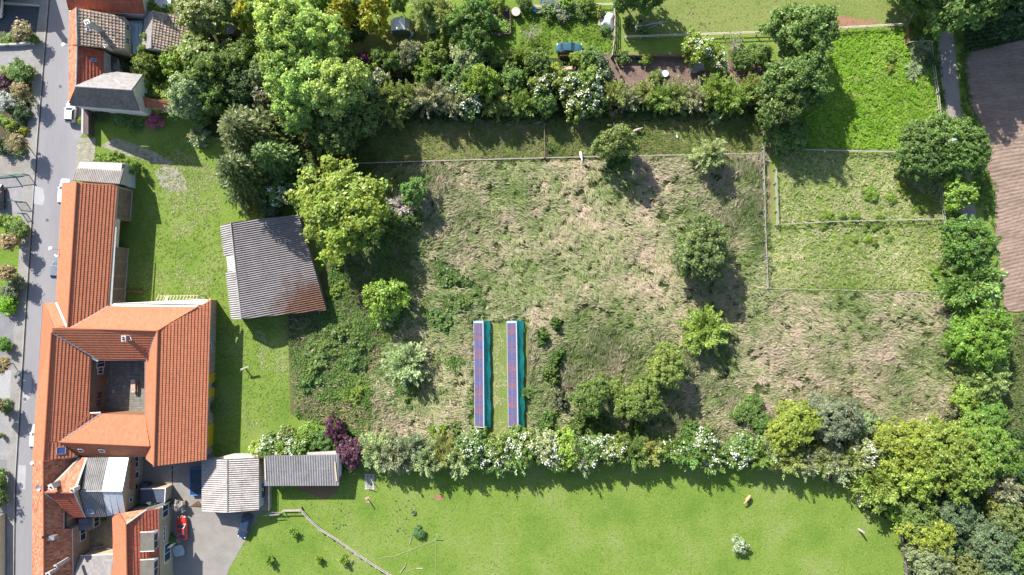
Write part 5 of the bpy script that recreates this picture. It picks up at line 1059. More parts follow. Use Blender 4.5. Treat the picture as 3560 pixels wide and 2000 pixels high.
# wall-hung street lamps
def lamp(label, head, wall, h):
    r = thing('street_lamp', label, 'street lamp', gl(wall))
    MB().tube(gl(wall, h), head, 0.035).build('arm', M_ZINC, r)
    MB().lathe((head.x, head.y, head.z - 0.05), [(0.1, -0.08), (0.3, -0.02), (0.34, 0.05), (0.2, 0.14), (0.05, 0.18)], 14).build('lamp_head', M_WHITEP, r)
    MB().box(gl(wall, h), (0.12, 0.3, 0.4)).build('bracket', M_ZINC, r)
lamp('street lamp on a short arm beside the brown-tiled house', t('A', 630, 446, 6.0), t('A', 705, 465, 5.0), 5.0)
lamp('street lamp on a long arm reaching out from the barn wing', t('B', 500, 1044, 6.2), gl(t('B', 616, 1060, 5.0)), 4.7)
lamp('street lamp where the farmhouse meets the old street house', t('D', 318, 320, 5.6), t('D', 345, 330, 5.0), 4.4)
lp_ = thing('lamp_post', 'grey lamp post rising through the tree beside the track', 'lamp post', gl(P(3205, 520)))
q = P(3205, 520); hd = t('G', 1925, 1296, 7.5); MB().tube(q, gl(q, 7.2), 0.09, 0.06).build('pole', M_ZINC, lp_); MB().tube(gl(q, 7.2), hd, 0.05).build('arm', M_ZINC, lp_); MB().box(hd, (0.9, 0.5, 0.18), 0.25).build('lamp_head', M_CONC, lp_)

# ------------------------------------------------------------------ yard furniture
pl = thing('covered_pool', 'blue-rimmed rectangular pool under a dark cover beside the garage', 'pool', gl(D_(1945, 505)))
pp = [D_(1888, 372, 0.7), D_(2030, 372, 0.7), D_(2030, 632, 0.7), D_(1894, 638, 0.7)]
MB().prism([gl(p) for p in pp], 0.02, 0.62).build('pool_wall', flat('pool_blue', (0.02, 0.12, 0.36), 0.5), pl)
MB().slab([Vector((p.x, p.y, 0.66)) for p in inset(pp, 0.15)], 0.03).build('cover', mat('pool_cover', (0.015, 0.04, 0.075), (0.03, 0.06, 0.10), 1.4, 0.5, 0.6), pl)
for a, b in zip(pp, pp[1:] + pp[:1]): MB().tube(gl(a, 0.68), gl(b, 0.68), 0.07).build('rim_tube', flat('pool_rim', (0.03, 0.17, 0.5), 0.4), pl)
q = t('D', 1742, 372, 1.8); rd = thing('rotary_dryer', 'rotary clothes dryer with four arms in the shaded yard', 'clothes dryer', gl(q))
MB().tube(gl(q, 0.02), gl(q, 1.85), 0.035).build('pole', M_ZINC, rd)
for k in range(4): a = 0.5 + k * math.pi / 2; MB().tube(gl(q, 1.6), Vector((q.x + 1.3 * math.cos(a), q.y + 1.3 * math.sin(a), 2.0)), 0.03).build('arm', M_ZINC, rd)
sheet('drain_channel', [t('D', 1712, 340), t('D', 1722, 340), t('D', 1718, 605), t('D', 1708, 605)], 0.03, M_DARKIN)
pt = thing('planter', 'rusty steel planter trough between the flat roof and the yard', 'planter', gl(D_(1745, 715)))
MB().prism([D_(1640, 745, 0.4), D_(1660, 700, 0.4), D_(1845, 690, 0.4), D_(1838, 740, 0.4)], 0.02, 0.55).build('trough', mat('rusty_steel', (0.22, 0.12, 0.07), (0.3, 0.17, 0.1), 1.2), pt)
MB().prism([D_(1655, 738, 0.5), D_(1668, 706, 0.5), D_(1835, 697, 0.5), D_(1830, 733, 0.5)], 0.5, 0.57).build('soil', M_UNDER, pt)
cs = thing('timber_ramp', 'brown triangular timber ramp beside the garage corner', 'ramp', gl(D_(1950, 730)))
MB().slab([D_(1890, 748, 0.1), D_(1955, 703, 0.7), D_(2015, 748, 0.3)], 0.08).build('board', M_WOODB, cs); MB().beam(gl(D_(1955, 706, 0.7), 0.03), gl(D_(1955, 706, 0.7), 0.6), 0.1, 0.1).build('prop', M_WOODB, cs)
q = t('D', 1775, 1190, 0.8); tb = thing('garden_table', 'pale rounded garden table on the paving by the dormer house', 'table', gl(q))
top = [(0.95 * math.copysign(abs(math.cos(a)) ** 0.5, math.cos(a)), 0.95 * math.copysign(abs(math.sin(a)) ** 0.5, math.sin(a))) for a in np.linspace(0, 2 * math.pi, 28, endpoint=False)]
MB().prism([(q.x + x * 0.96 - y * 0.25, q.y + x * 0.25 + y * 0.96) for x, y in top], 0.72, 0.79).build('table_top', flat('pale_table', (0.36, 0.42, 0.47), 0.5), tb)
MB().lathe((q.x, q.y, 0.025), [(0.4, 0), (0.38, 0.05), (0.08, 0.1), (0.07, 0.7)], 14).build('pedestal', M_ZINC, tb)
ps = thing('parasol', 'folded cream parasol leaning by the round table', 'parasol', gl(t('R', 120, 1115, 0.3)))
a, b = t('R', 178, 1068, 0.3), t('R', 68, 1140, 2.3)
MB().tube(a, b, 0.03).build('pole', M_WOOD, ps); MB().tube(a.lerp(b, 0.18), a.lerp(b, 0.6), 0.1, 0.24, n=10).tube(a.lerp(b, 0.6), b, 0.24, 0.05, n=10).build('canopy', mat('cream_canvas', (0.66, 0.64, 0.6), (0.72, 0.7, 0.66), 1.0), ps); p = a; MB().box((p.x + 0.15, p.y + 0.1, 0.08), (0.7, 0.7, 0.1)).build('base', M_CONC, ps)
for i, (x, y, c, nm) in enumerate(((1680, 905, (0.35, 0.10, 0.05), 'terracotta flower pot nearest the slanted window'), (1690, 960, (0.4, 0.13, 0.06), 'terracotta flower pot in the middle of the house wall row'), (1688, 985, (0.33, 0.11, 0.06), 'terracotta flower pot lowest in the house wall row'), (1672, 880, (0.3, 0.26, 0.3), 'grey flower pot topmost in the house wall row'))):
    q = t('D', x, y, 0.3); r = thing('flower_pot', nm, 'flower pot', gl(q, 0.03)); MB().lathe((q.x, q.y, 0.03), [(0.18, 0), (0.26, 0.4), (0.29, 0.42), (0.29, 0.48), (0.22, 0.48), (0.2, 0.4)], 14).build('pot', flat('pot_%d' % i, c, 0.8), r)
    MB().lathe((q.x, q.y, 0.43), [(0.19, 0), (0.12, 0.02)], 12).build('soil', M_UNDER, r)
# courtyard bench and slabs
U_ = lambda x, y, h=0.0: t('U', x, y, h)
bn = thing('bench_table', 'wooden table with an attached bench on the courtyard paving', 'bench', gl(U_(1090, 740)))
MB().prism([U_(1012, 590, 0.75), U_(1118, 590, 0.75), U_(1118, 888, 0.75), U_(1012, 888, 0.75)], 0.7, 0.76).build('table_top', mat('bleached_table', (0.36, 0.26, 0.2), (0.42, 0.31, 0.25), 1.0), bn)
MB().prism([U_(1142, 600, 0.45), U_(1178, 600, 0.45), U_(1178, 882, 0.45), U_(1142, 882, 0.45)], 0.42, 0.47).build('seat', M_WOODB, bn)
for y in (630, 850): MB().prism([U_(1040, y - 6, 0.4), U_(1090, y - 6, 0.4), U_(1090, y + 6, 0.4), U_(1040, y + 6, 0.4)], 0.02, 0.69).build('leg', M_WOODB, bn); MB().prism([U_(1150, y - 6, 0.3), U_(1172, y - 6, 0.3), U_(1172, y + 6, 0.3), U_(1150, y + 6, 0.3)], 0.02, 0.415).build('leg', M_WOODB, bn)
for x, y, w, h_, nm in ((1062, 620, 0.35, 0.3, 'pale blue cloth folded on the upper end of the courtyard table'), (1075, 876, 0.45, 0.2, 'pale board on the lower end of the courtyard table')):
    q = U_(x, y, 0.78); o = MB().box((q.x, q.y, 0.785), (w, h_, 0.04)).build('folded_cloth' if y < 700 else 'serving_board', flat('cloth_blue', (0.4, 0.5, 0.75), 0.8) if y < 700 else M_CONC); tag(o, nm, 'cloth' if y < 700 else 'board')
for x, y, w, h_, nm in ((622, 866, 0.32, 0.6, 'pale oblong paving slab set in the courtyard'), (872, 760, 0.28, 0.26, 'small square slab in the middle of the courtyard')):
    q = U_(x, y); tag(MB().box((q.x, q.y, 0.035), (w, h_, 0.05)).build('paving_slab', M_CONC), nm, 'slab')

# ------------------------------------------------------------------ garden things along the top
pv = thing('tent_shed', 'white-roofed garden tent beside the shaded lawn', 'tent', gl(Y_(780, 440)))
_ = slope(pv, [Y_(605, 342, 2.0), Y_(768, 300, 2.7), Y_(775, 520, 2.7), Y_(615, 556, 2.0)], flat('white_canvas', (0.8, 0.8, 0.82), 0.6), 'none', th=0.05); slope(pv, [Y_(770, 300, 2.7), Y_(866, 318, 2.15), Y_(868, 525, 2.15), Y_(777, 520, 2.7)], flat('white_canvas', (0, 0, 0)), 'none', th=0.05); slope(pv, [Y_(868, 318, 2.1), Y_(948, 335, 1.8), Y_(952, 550, 1.8), Y_(870, 530, 2.1)], mat('beige_canvas', (0.32, 0.28, 0.24), (0.37, 0.33, 0.29), 1), 'none', th=0.05)
for x, y in ((612, 350), (622, 548), (940, 342), (944, 545)): MB().beam(gl(Y_(x, y, 1.8)), gl(Y_(x, y, 1.8), 1.72), 0.1, 0.1).build('post', M_ZINC, pv)
MB().slab([gl(Y_(622, 548, 1.8), 0.02), gl(Y_(944, 545, 1.8), 0.02), gl(Y_(944, 545, 1.8), 1.7), gl(Y_(778, 530, 2.5), 2.4), gl(Y_(622, 548, 1.8), 1.85)], 0.03).build('front_panel', flat('grey_canvas', (0.2, 0.24, 0.28), 0.7), pv)
se = thing('seesaw', 'blue, red and green plastic seesaw on the shaded lawn', 'seesaw', gl(Y_(1020, 560)))
for (a, b, c) in (((1085, 425), (1055, 490), (0.02, 0.12, 0.55)), ((1052, 495), (1015, 570), (0.28, 0.03, 0.03)), ((1012, 575), (985, 640), (0.35, 0.55, 0.5)), ((982, 645), (945, 715), (0.01, 0.25, 0.22))):
    MB().beam(Y_(*a, 0.45), Y_(*b, 0.45), 0.35, 0.14).build('seat_section', flat('seesaw_%d' % a[0], c, 0.4), se)
q = Y_(1015, 572, 0.3); MB().box((q.x, q.y, 0.2), (0.4, 0.5, 0.38)).build('base', flat('seesaw_base', (0.2, 0.02, 0.02), 0.5), se)
def tub(label, c, rad, h, m, rim, fill, name='tub', cat='tub'):
    r = thing(name, label, cat, gl(c)); MB().lathe((c.x, c.y, 0.015), [(rad * 0.92, 0), (rad, h), (rad * 0.95, h), (rad * 0.9, h * 0.75)], 24).build('tub_wall', m, r)
    MB().lathe((c.x, c.y, 0.015 + h), [(rad * 1.0, -0.02), (rad * 1.06, 0.0), (rad * 1.06, 0.05), (rad * 0.96, 0.06)], 24).build('rim', rim, r); MB().lathe((c.x, c.y, 0.015 + h * 0.8), [(rad * 0.9, -0.05), (rad * 0.9, 0.0)], 24).build('filling', fill, r); return r
tub('large black tub with a white rim by the vegetable pen', V_(525, 230, 1.1), 0.72, 1.1, M_DARKIN, M_CONC, mat('dark_water', (0.05, 0.06, 0.05), (0.35, 0.36, 0.2), 0.9))
tub('white and green round basin beside the clipped bush on the brown soil', X_(830, 415, 0.4), 0.55, 0.42, flat('basin_green', (0.35, 0.6, 0.5), 0.5), flat('basin_white', (0.6, 0.78, 0.7), 0.5), mat('pond_water', (0.05, 0.06, 0.02), (0.1, 0.09, 0.03), 1.5), 'basin', 'basin')
tub('black bucket at the corner of the vegetable pen', V_(205, 672, 0.4), 0.27, 0.45, M_ZINC, M_ZINC, M_DARKIN, 'bucket', 'bucket')
tub('black barrel beside the white tarpaulin', V_(2190, 275, 0.8), 0.33, 0.85, M_DARKIN, M_TYRE, M_DARKIN, 'barrel', 'barrel')
tub('round green-rimmed trampoline half under the drooping tree', Y_(1345, 480, 0.6), 1.12, 0.6, M_DARKIN, flat('pale_green_rim', (0.35, 0.5, 0.45), 0.5), M_UNDER, 'trampoline', 'trampoline')
tub('green rain barrel below the spruce on the shaded lawn', A_(1973, 1237, 0.8), 0.45, 0.8, flat('green_barrel', (0.02, 0.08, 0.06), 0.5), flat('green_barrel', (0, 0, 0)), M_DARKIN, 'barrel', 'barrel')
q = V_(2335, 706, 0.15); r = MB().lathe((q.x, q.y, 0.02), [(0.2, 0), (0.3, 0.02), (0.33, 0.1), (0.3, 0.19), (0.2, 0.2), (0.18, 0.1)], 20).build('tyre', M_RIM, None, smooth=True); tag(r, 'pale old tyre lying by the white board fence', 'tyre')
q = V_(885, 205, 0.5); r = thing('water_butt', 'bright blue water butt beside the wooden crate', 'barrel', gl(q)); MB().lathe((q.x, q.y, 0.015), [(0.3, 0), (0.34, 0.3), (0.3, 0.7)], 16).build('barrel_body', flat('bright_blue', (0.02, 0.22, 0.55), 0.4), r); MB().lathe((q.x, q.y, 0.7), [(0.31, 0), (0.31, 0.05), (0.1, 0.07)], 16).build('lid', flat('bright_blue', (0, 0, 0)), r)
def crate(label, c, w, d, h, m, fill=None, name='wooden_crate', cat='crate', rz=0.0):
    r = thing(name, label, cat, gl(c)); ca, sa = math.cos(rz), math.sin(rz)
    for s in (-1, 1):
        MB().box((c.x - sa * s * d / 2, c.y + ca * s * d / 2, h / 2 + 0.015), (w, 0.06, h), rz).build('side_board', m, r)
        MB().box((c.x + ca * s * w / 2, c.y + sa * s * w / 2, h / 2 + 0.015), (0.06, d + 0.06, h - 0.01), rz).build('end_board', m, r)
    MB().box((c.x, c.y, h * 0.3), (w - 0.06, d - 0.06, h * 0.55), rz).build('contents', fill or M_WOODB, r); return r
crate('wooden crate of firewood under the pale rail fence', V_(980, 215, 0.4), 1.1, 0.75, 0.6, M_PALE, mat('firewood', (0.36, 0.22, 0.13), (0.45, 0.3, 0.2), 2.5))
crate('wooden compost frame nearest the two oaks', X_(2268, 295, 0.6), 1.2, 1.15, 0.8, M_GREYW, M_WOODB, 'compost_frame', 'compost bin'); crate('small wooden compost frame left of its taller neighbour', X_(2195, 305, 0.6), 0.65, 0.9, 0.7, M_WOODB, M_UNDER, 'compost_frame', 'compost bin')
crate('raised bed frame in the vegetable pen', V_(330, 545, 0.5), 1.2, 1.0, 0.6, M_GREYW, mat('bed_plants', (0.08, 0.14, 0.02), (0.15, 0.2, 0.05), 3.0), 'raised_bed', 'raised bed')
crate('teal plastic crate by the boarded fence of the soil garden', X_(450, 215, 0.4), 0.95, 0.5, 0.4, flat('teal_plastic', (0.05, 0.25, 0.26), 0.5), M_UNDER, 'plastic_crate', 'crate'); crate('turquoise crate in the shade right of the hutch', X_(1625, 310, 0.3), 0.8, 0.45, 0.35, flat('turquoise_plastic', (0.01, 0.22, 0.26), 0.5), M_UNDER, 'plastic_crate', 'crate')
fence('rail pen around the vegetable bed', [V_(-135, 145, 1.2), V_(395, 140, 1.2), V_(410, 640, 1.2), V_(-150, 650, 1.2), V_(-135, 145, 1.2)], 1.3, (0.6, 1.2), M_WOOD, 2.2, rw=0.06, name='vegetable_pen')
q = V_(120, 320, 0.1); tag(MB().box((q.x, q.y, 0.06), (0.35, 0.6, 0.06)).build('sign_board', M_CONC), 'small pale board lying on the dark vegetable bed', 'board')
# white tarpaulin thrown over a heap
N = 22; vs, fs = [], []
oc = [V_(2330, 215, 0.5), V_(2425, 240, 0.5), V_(2420, 545, 0.5), V_(2395, 590, 0.3), V_(2300, 530, 0.5), V_(2150, 480, 0.4), V_(2215, 400, 0.6), V_(2240, 300, 0.6)]
cx_ = sum(oc, Vector()) / len(oc); rg = random.Random(5)
for j in range(6):
    for i in range(len(oc) * 3):
        a, b = oc[(i // 3) % len(oc)], oc[(i // 3 + 1) % len(oc)]; p = a.lerp(b, (i % 3) / 3); k = 1 - j / 5.5
        w = cx_.lerp(p, k); z = 0.06 + 1.0 * (1 - k ** 2.2) + rg.uniform(-0.05, 0.05) * (j > 0); vs.append((w.x, w.y, z))
M3 = len(oc) * 3
for j in range(5):
    for i in range(M3): fs.append((j * M3 + i, j * M3 + (i + 1) % M3, (j + 1) * M3 + (i + 1) % M3, (j + 1) * M3 + i))
fs.append(tuple(5 * M3 + i for i in range(M3)))
tag(MB().add(vs, fs).build('tarpaulin', flat('white_tarpaulin', (0.74, 0.75, 0.78), 0.5), None, smooth=True), 'white tarpaulin thrown over a heap by the white board fence', 'tarpaulin')
q = V_(2168, 425, 0.5); lb = thing('slatted_pallet', 'pale slatted pallet leaning on the white tarpaulin heap', 'pallet', gl(q))
for i in range(5): MB().box((q.x - 0.3 + i * 0.16, q.y - i * 0.0, 0.3 + i * 0.05), (0.1, 1.15, 0.04), 0.12).build('slat', M_PALE, lb)
for k in (-1, 1): MB().beam(Vector((q.x - 0.38, q.y + k * 0.4, 0.22)), Vector((q.x + 0.42, q.y + k * 0.4, 0.47)), 0.08, 0.08).build('bearer', M_PALE, lb)
MB().beam(Vector((q.x - 0.3, q.y, 0.02)), Vector((q.x - 0.3, q.y, 0.28)), 0.08, 0.08).build('prop', M_PALE, lb)
q = V_(1130, 62, 0.3); lb = thing('slatted_pallet', 'dark blue slatted pallet above the pale rail fence', 'pallet', gl(q))
for i in range(5): MB().box((q.x, q.y - 0.6 + i * 0.3, 0.2), (2.6, 0.2, 0.05), 0.03).build('slat', flat('blue_slat', (0.09, 0.12, 0.18), 0.4), lb)
for k in (-1, 1): MB().box((q.x + k, q.y, 0.09), (0.12, 1.4, 0.15)).build('bearer', M_WOOD, lb)
# hutch under the elder
hu = thing('chicken_hutch', 'grey hutch with a slatted roof under the flowering elder', 'hutch', gl(X_(1280, 330)))
M_HUT = mat('hutch_boards', (0.3, 0.31, 0.33), (0.4, 0.41, 0.43), 1.0)
for i in range(8):
    a, b = i / 8, (i + 0.93) / 8; q0, q1, q2, q3 = X_(1200, 245, 1.7), X_(1410, 245, 1.7), X_(1410, 345, 1.3), X_(1200, 350, 1.3)
    MB().slab([q0.lerp(q1, a), q0.lerp(q1, b), q3.lerp(q2, b), q3.lerp(q2, a)], 0.05).build('roof_slat', M_HUT, hu)
MB().slab([X_(1152, 250, 1.3), X_(1200, 250, 1.5), X_(1210, 350, 1.3), X_(1158, 405, 0.8)], 0.05).build('side_roof', M_CONC, hu)
MB().prism([gl(p) for p in inset([X_(1200, 250, 1.4), X_(1405, 250, 1.4), X_(1405, 350, 1.2), X_(1205, 352, 1.2)], 0.12)], 0.02, 1.15).build('wall', M_HUT, hu); MB().slab([X_(1165, 408, 0.1), X_(1212, 355, 1.1), X_(1405, 350, 1.1), X_(1320, 365, 0.8), X_(1250, 405, 0.2)], 0.04).build('front_ramp', M_HUT, hu)
# terrace with striped loungers
sheet('terrace', [T_(1480, 150), T_(1840, 150), T_(1840, 340), T_(1480, 340)], 0.024, mat('terrace_brick', (0.28, 0.15, 0.1), (0.34, 0.19, 0.13), 1.5))
def stripe_mat(name, rot):
    m = bpy.data.materials.new(name); MAT[name] = m; n, l, p = nodes_of(m); v = pos_coord(n, l, rot=rot); w = n.new('ShaderNodeTexWave'); w.inputs['Scale'].default_value = 1.25; l.new(v, w.inputs['Vector'])
    r = ramp(n, [(0.45, (0.62, 0.13, 0.04)), (0.55, (0.75, 0.7, 0.62))]); l.new(w.outputs['Fac'], r.inputs['Fac']); l.new(r.outputs['Color'], p.inputs['Base Color']); return m
SM = [stripe_mat('orange_stripes', 0.0), stripe_mat('orange_stripes_cross', 1.57)]
for i, (x, y, w, d, nm) in enumerate(((1578, 196, 1.5, 0.5, 'orange striped lounger along the top of the brick terrace'), (1715, 192, 0.35, 0.5, 'short orange striped stool on the brick terrace'), (1795, 226, 0.5, 1.15, 'orange striped lounger at the right end of the brick terrace'))):
    q = T_(x, y, 0.4); r = thing('lounger', nm, 'lounger', gl(q)); MB().box((q.x, q.y, 0.4), (w, d, 0.12)).build('cushion', SM[1 if i == 2 else 0], r)
    for sx in (-1, 1):
        for sy in (-1, 1): MB().tube((q.x + sx * (w / 2 - 0.06), q.y + sy * (d / 2 - 0.06), 0.024), (q.x + sx * (w / 2 - 0.06), q.y + sy * (d / 2 - 0.06), 0.35), 0.03).build('leg', M_WOOD, r)
q = T_(1705, 325, 0.5); r = thing('bird_bath', 'grey stone bird bath at the edge of the brick terrace', 'bird bath', gl(q)); MB().lathe((q.x, q.y, 0.02), [(0.3, 0), (0.15, 0.08), (0.1, 0.6), (0.35, 0.72), (0.46, 0.85), (0.4, 0.85), (0.2, 0.78)], 18).build('stone_bowl', M_CONC, r); MB().lathe((q.x, q.y, 0.82), [(0.36, 0), (0.36, 0.015)], 16).build('water', M_GLASS, r)
q = T_(560, 255, 1.0); r = thing('brick_pillar', 'red brick pillar among the shrubs right of the blue garden table', 'pillar', gl(q)); MB().box((q.x, q.y, 0.7), (0.8, 0.8, 1.4)).build('pillar', M_BRICK, r); MB().box((q.x, q.y, 1.44), (0.9, 0.9, 0.08)).build('cap', mat('brick_cap', (0.38, 0.16, 0.11), (0.45, 0.2, 0.14), 3.0), r)
q = T_(400, 175, 0.7); r = thing('garden_table', 'small blue garden table in the dark gap between shrubs', 'table', gl(q)); MB().box((q.x, q.y, 0.7), (0.5, 0.4, 0.05)).build('table_top', flat('sky_blue', (0.25, 0.5, 0.75), 0.4), r)
for sx in (-1, 1):
    for sy in (-1, 1): MB().tube((q.x + sx * 0.2, q.y + sy * 0.15, 0.01), (q.x + sx * 0.2, q.y + sy * 0.15, 0.68), 0.02).build('leg', M_ZINC, r)
o = thing('wooden_deck', 'little brown wooden deck between the white-flowered shrub and the green shrubs', 'deck', gl(t('E', 1655, 735)))
for i in range(7): MB().prism([t('E', 1600 + i * 16, 705), t('E', 1614 + i * 16, 705), t('E', 1614 + i * 16, 770), t('E', 1600 + i * 16, 770)], 0.02, 0.12).build('plank', M_WOODB, o)
sd = thing('garden_shed', 'grey-violet peaked shed roof below the olive conifers', 'shed', gl(A_(2290, 280)))
slope(sd, [A_(2215, 225, 2.4), A_(2290, 245, 2.9), A_(2280, 338, 2.9), A_(2240, 330, 2.4)], T_GREY, 'none', deck=mat('shed_felt', (0.3, 0.27, 0.28), (0.38, 0.35, 0.36), 1.0), th=0.08); slope(sd, [A_(2290, 245, 2.9), A_(2370, 262, 2.3), A_(2325, 336, 2.3), A_(2280, 338, 2.9)], T_GREY, 'none', deck=mat('shed_felt', (0, 0, 0)), th=0.08)
MB().prism([gl(p) for p in inset([A_(2230, 240, 2.3), A_(2355, 265, 2.3), A_(2318, 328, 2.3), A_(2245, 325, 2.3)], 0.1)], 0.01, 2.25).build('wall', M_WOOD, sd)
sd = thing('garden_shed', 'long shed with a pale green sheet roof left of the tall ash', 'shed', gl(A_(2500, 355)))
for k in range(3): slope(sd, [A_(2395 + k * 90, 335, 2.4), A_(2482 + k * 90, 330, 2.4), A_(2490 + k * 90, 385, 2.0), A_(2405 + k * 90, 388 - k, 2.0)], flat('pale_green_sheet', (0.36, 0.45, 0.42), 0.5) if k < 2 else flat('slate_blue_sheet', (0.15, 0.2, 0.24), 0.5), 'none', th=0.06, name='roof_panel')
MB().prism([gl(p) for p in inset([A_(2400, 340, 2.2), A_(2655, 335, 2.2), A_(2660, 380, 2.0), A_(2410, 384, 2.0)], 0.1)], 0.01, 1.95).build('wall', M_WOOD, sd)

# ------------------------------------------------------------------ odds and ends in the lower paddock
def pole(label, a, b, r0, m, name='post', cat='post'):
    o = MB().tube(a, b, r0, r0 * 0.85, 9).build(name, m); return tag(o, label, cat)
pole('weathered gatepost standing alone at the right of the bottom paddock', gl(MM(1096, 1032)), gl(MM(1096, 1032), 0.0) + Vector((0.05, 0.0, 1.7)), 0.2, M_GREYW)
pole('short leaning post on a sandy patch below the cobbled slab', gl(J_(1238, 762)), gl(J_(1238, 762)) + Vector((-0.1, 0.1, 1.6)), 0.12, M_WOOD); pole('stump beside the wooden gate', gl(J_(640, 832)), gl(J_(640, 832)) + Vector((0, 0, 0.55)), 0.18, M_WOOD, 'stump', 'stump')
pole('pale stake with a line above the bottom edge', gl(J_(1843, 1130)), gl(J_(1852, 1080, 1.3)) + Vector((0, 0, 1.3)), 0.06, flat('mint_paint', (0.45, 0.62, 0.5), 0.5), 'stake', 'stake')
def ground_line(name, label, pts, r, m, cat, z=0.06):
    mb = MB(); pts = [gl(p, z) for p in pts]
    for a, b in zip(pts, pts[1:]): mb.tube(a, b, r, n=6)
    return tag(mb.build(name, m), label, cat)
ground_line('rope', 'pale rope trailing across the grass to the mint stake', [J_(1335, 1298), J_(1400, 1276), J_(1475, 1275), J_(1540, 1245), J_(1700, 1185), J_(1840, 1128)], 0.022, M_PALE, 'rope'); ground_line('rope', 'thin rope running down from the mint stake to the bottom edge', [J_(1845, 1130), J_(1842, 1300), J_(1838, 1460)], 0.018, M_PALE, 'rope')
ground_line('rope', 'short pale cord beside the white slat', [J_(1570, 1412), J_(1630, 1392), J_(1675, 1382)], 0.02, M_PALE, 'rope')
for a, b, nm in (((1625, 1048), (1608, 1165), 'crooked stick on the grass beside the ringed bush'), ((1580, 1325), (1525, 1420), 'fallen branch near the bottom edge')):
    mb = MB(); p, q = gl(J_(*a), 0.08), gl(J_(*b), 0.08); m_ = p.lerp(q, 0.5) + Vector((0.15, 0.05, 0.03)); mb.tube(p, m_, 0.03, 0.05, 6).tube(m_, q, 0.05, 0.06, 6).tube(m_, m_ + Vector((0.3, 0.2, 0.05)), 0.03, 0.015, 5); tag(mb.build('branch', M_GREYW), nm, 'branch')
q = J_(1698, 1381); tag(MB().box((q.x, q.y, 0.05), (1.1, 0.12, 0.08)).build('slat', M_CONC), 'white wooden slat lying on the grass near the bottom edge', 'slat')
def ring(label, c, r, m): return tag(MB().lathe((c.x, c.y, 0.01), [(r * 0.82, 0), (r, 0.02), (r * 1.05, 0.18), (r * 0.95, 0.3), (r * 0.8, 0.3), (r * 0.75, 0.1)], 22).build('tyre_planter', m, None, smooth=True), label, 'planter')
ring('small grey tyre planter on the bottom paddock', J_(1642, 880), 0.42, mat('grey_green_rubber', (0.12, 0.15, 0.13), (0.18, 0.21, 0.18), 2.0)); ring('large tyre ring holding the round bush on the bottom paddock', J_(1685, 1062), 0.75, mat('grey_green_rubber', (0, 0, 0)))
sl = thing('stone_path', 'pale cracked stone slabs beside the hedge end', 'path', gl(J_(1250, 600)))
rg = random.Random(9)
for i in range(6):
    for j in range(3):
        q = J_(1220 + j * 30, 545 + i * 24); MB().prism([(q.x + sx * 0.26 * rg.uniform(0.85, 1), q.y + sy * 0.21 * rg.uniform(0.85, 1)) for sx, sy in ((-1, -1), (1, -1), (1, 1), (-1, 1))], 0.0, 0.05 + rg.uniform(0, 0.02)).build('stone', M_CONC, sl)
for k, (a, b, nm) in enumerate((((1240, 680, 0.2), (1262, 648, 1.2), 'leaning stake at the lower end of the stone slabs'), ((1250, 560, 0.2), (1285, 640, 1.0), 'thin pole lying across the stone slabs'))):
    p, q2 = J_(*a), J_(*b); pole(nm, gl(p), q2, 0.06, M_GREYW, 'stake', 'stake')
o = thing('timber_beam', 'brown timber drawbar lying beside the barn wing doors', 'beam', gl(t('C', 1335, 38)))
MB().beam(gl(t('C', 1240, 35), 0.35), gl(t('C', 1432, 42), 0.3), 0.35, 0.2).build('beam', M_WOODB, o); MB().box(gl(t('C', 1265, 36), 0.13), (0.3, 0.6, 0.25)).build('trestle', M_WOOD, o); MB().box(gl(t('C', 1410, 41), 0.1), (0.3, 0.6, 0.2)).build('trestle', M_WOOD, o)
q = gl(t('C', 2480, 770), 0); rt = thing('sculpture', 'bent wooden post figure on the lawn below the field barn', 'post', gl(t('C', 2440, 800)))
a = gl(t('C', 2440, 800)); MB().tube(a, a + Vector((0.1, 0.05, 1.5)), 0.12, 0.1).build('post', M_WOOD, rt); MB().beam(a + Vector((-0.2, -0.1, 1.45)), a + Vector((1.3, 0.5, 1.7)), 0.25, 0.2).build('arm', M_GREYW, rt); MB().tube(a + Vector((0.1, 0.05, 0.8)), a + Vector((-0.4, -0.5, 1.2)), 0.06, 0.04).build('branch', M_WOOD, rt)
for a, b, nm in (((380, 1018), (468, 1022), 'pale blue pipe lying in the shaded strip'), ((600, 1008), (660, 996), 'thin grey pipe beside the shaded strip fence')):
    p, q = gl(F_(*a), 0.12), gl(F_(*b), 0.12); tag(MB().tube(p, q, 0.09).build('pipe', flat('blue_grey_pipe', (0.4, 0.5, 0.6), 0.5)), nm, 'pipe')

# ------------------------------------------------------------------ animals (one continuous skinned body each)
def skinned(name, verts, edges, radii, m, loc, rz, label, cat, scale=1.0, group=None):
    me = bpy.data.meshes.new(name + '_skeleton'); me.from_pydata(verts, edges, []); me.update()
    o = bpy.data.objects.new(name, me); C.objects.link(o); s = o.modifiers.new('skin', 'SKIN')
    for i, rr in enumerate(radii): me.skin_vertices[0].data[i].radius = rr if isinstance(rr, tuple) else (rr, rr)
    me.skin_vertices[0].data[0].use_root = True
    sd_ = o.modifiers.new('smooth', 'SUBSURF'); sd_.levels = 1; sd_.render_levels = 1
    dg = bpy.context.evaluated_depsgraph_get(); nm = bpy.data.meshes.new_from_object(o.evaluated_get(dg)); bpy.data.objects.remove(o); bpy.data.meshes.remove(me)
    nm.polygons.foreach_set('use_smooth', [True] * len(nm.polygons)); nm.materials.clear(); nm.materials.append(m); nm.name = name
    o = bpy.data.objects.new(name, nm); C.objects.link(o); o.location = loc; o.rotation_euler = (0, 0, rz); o.scale = (scale,) * 3
    return tag(o, label, cat, group)
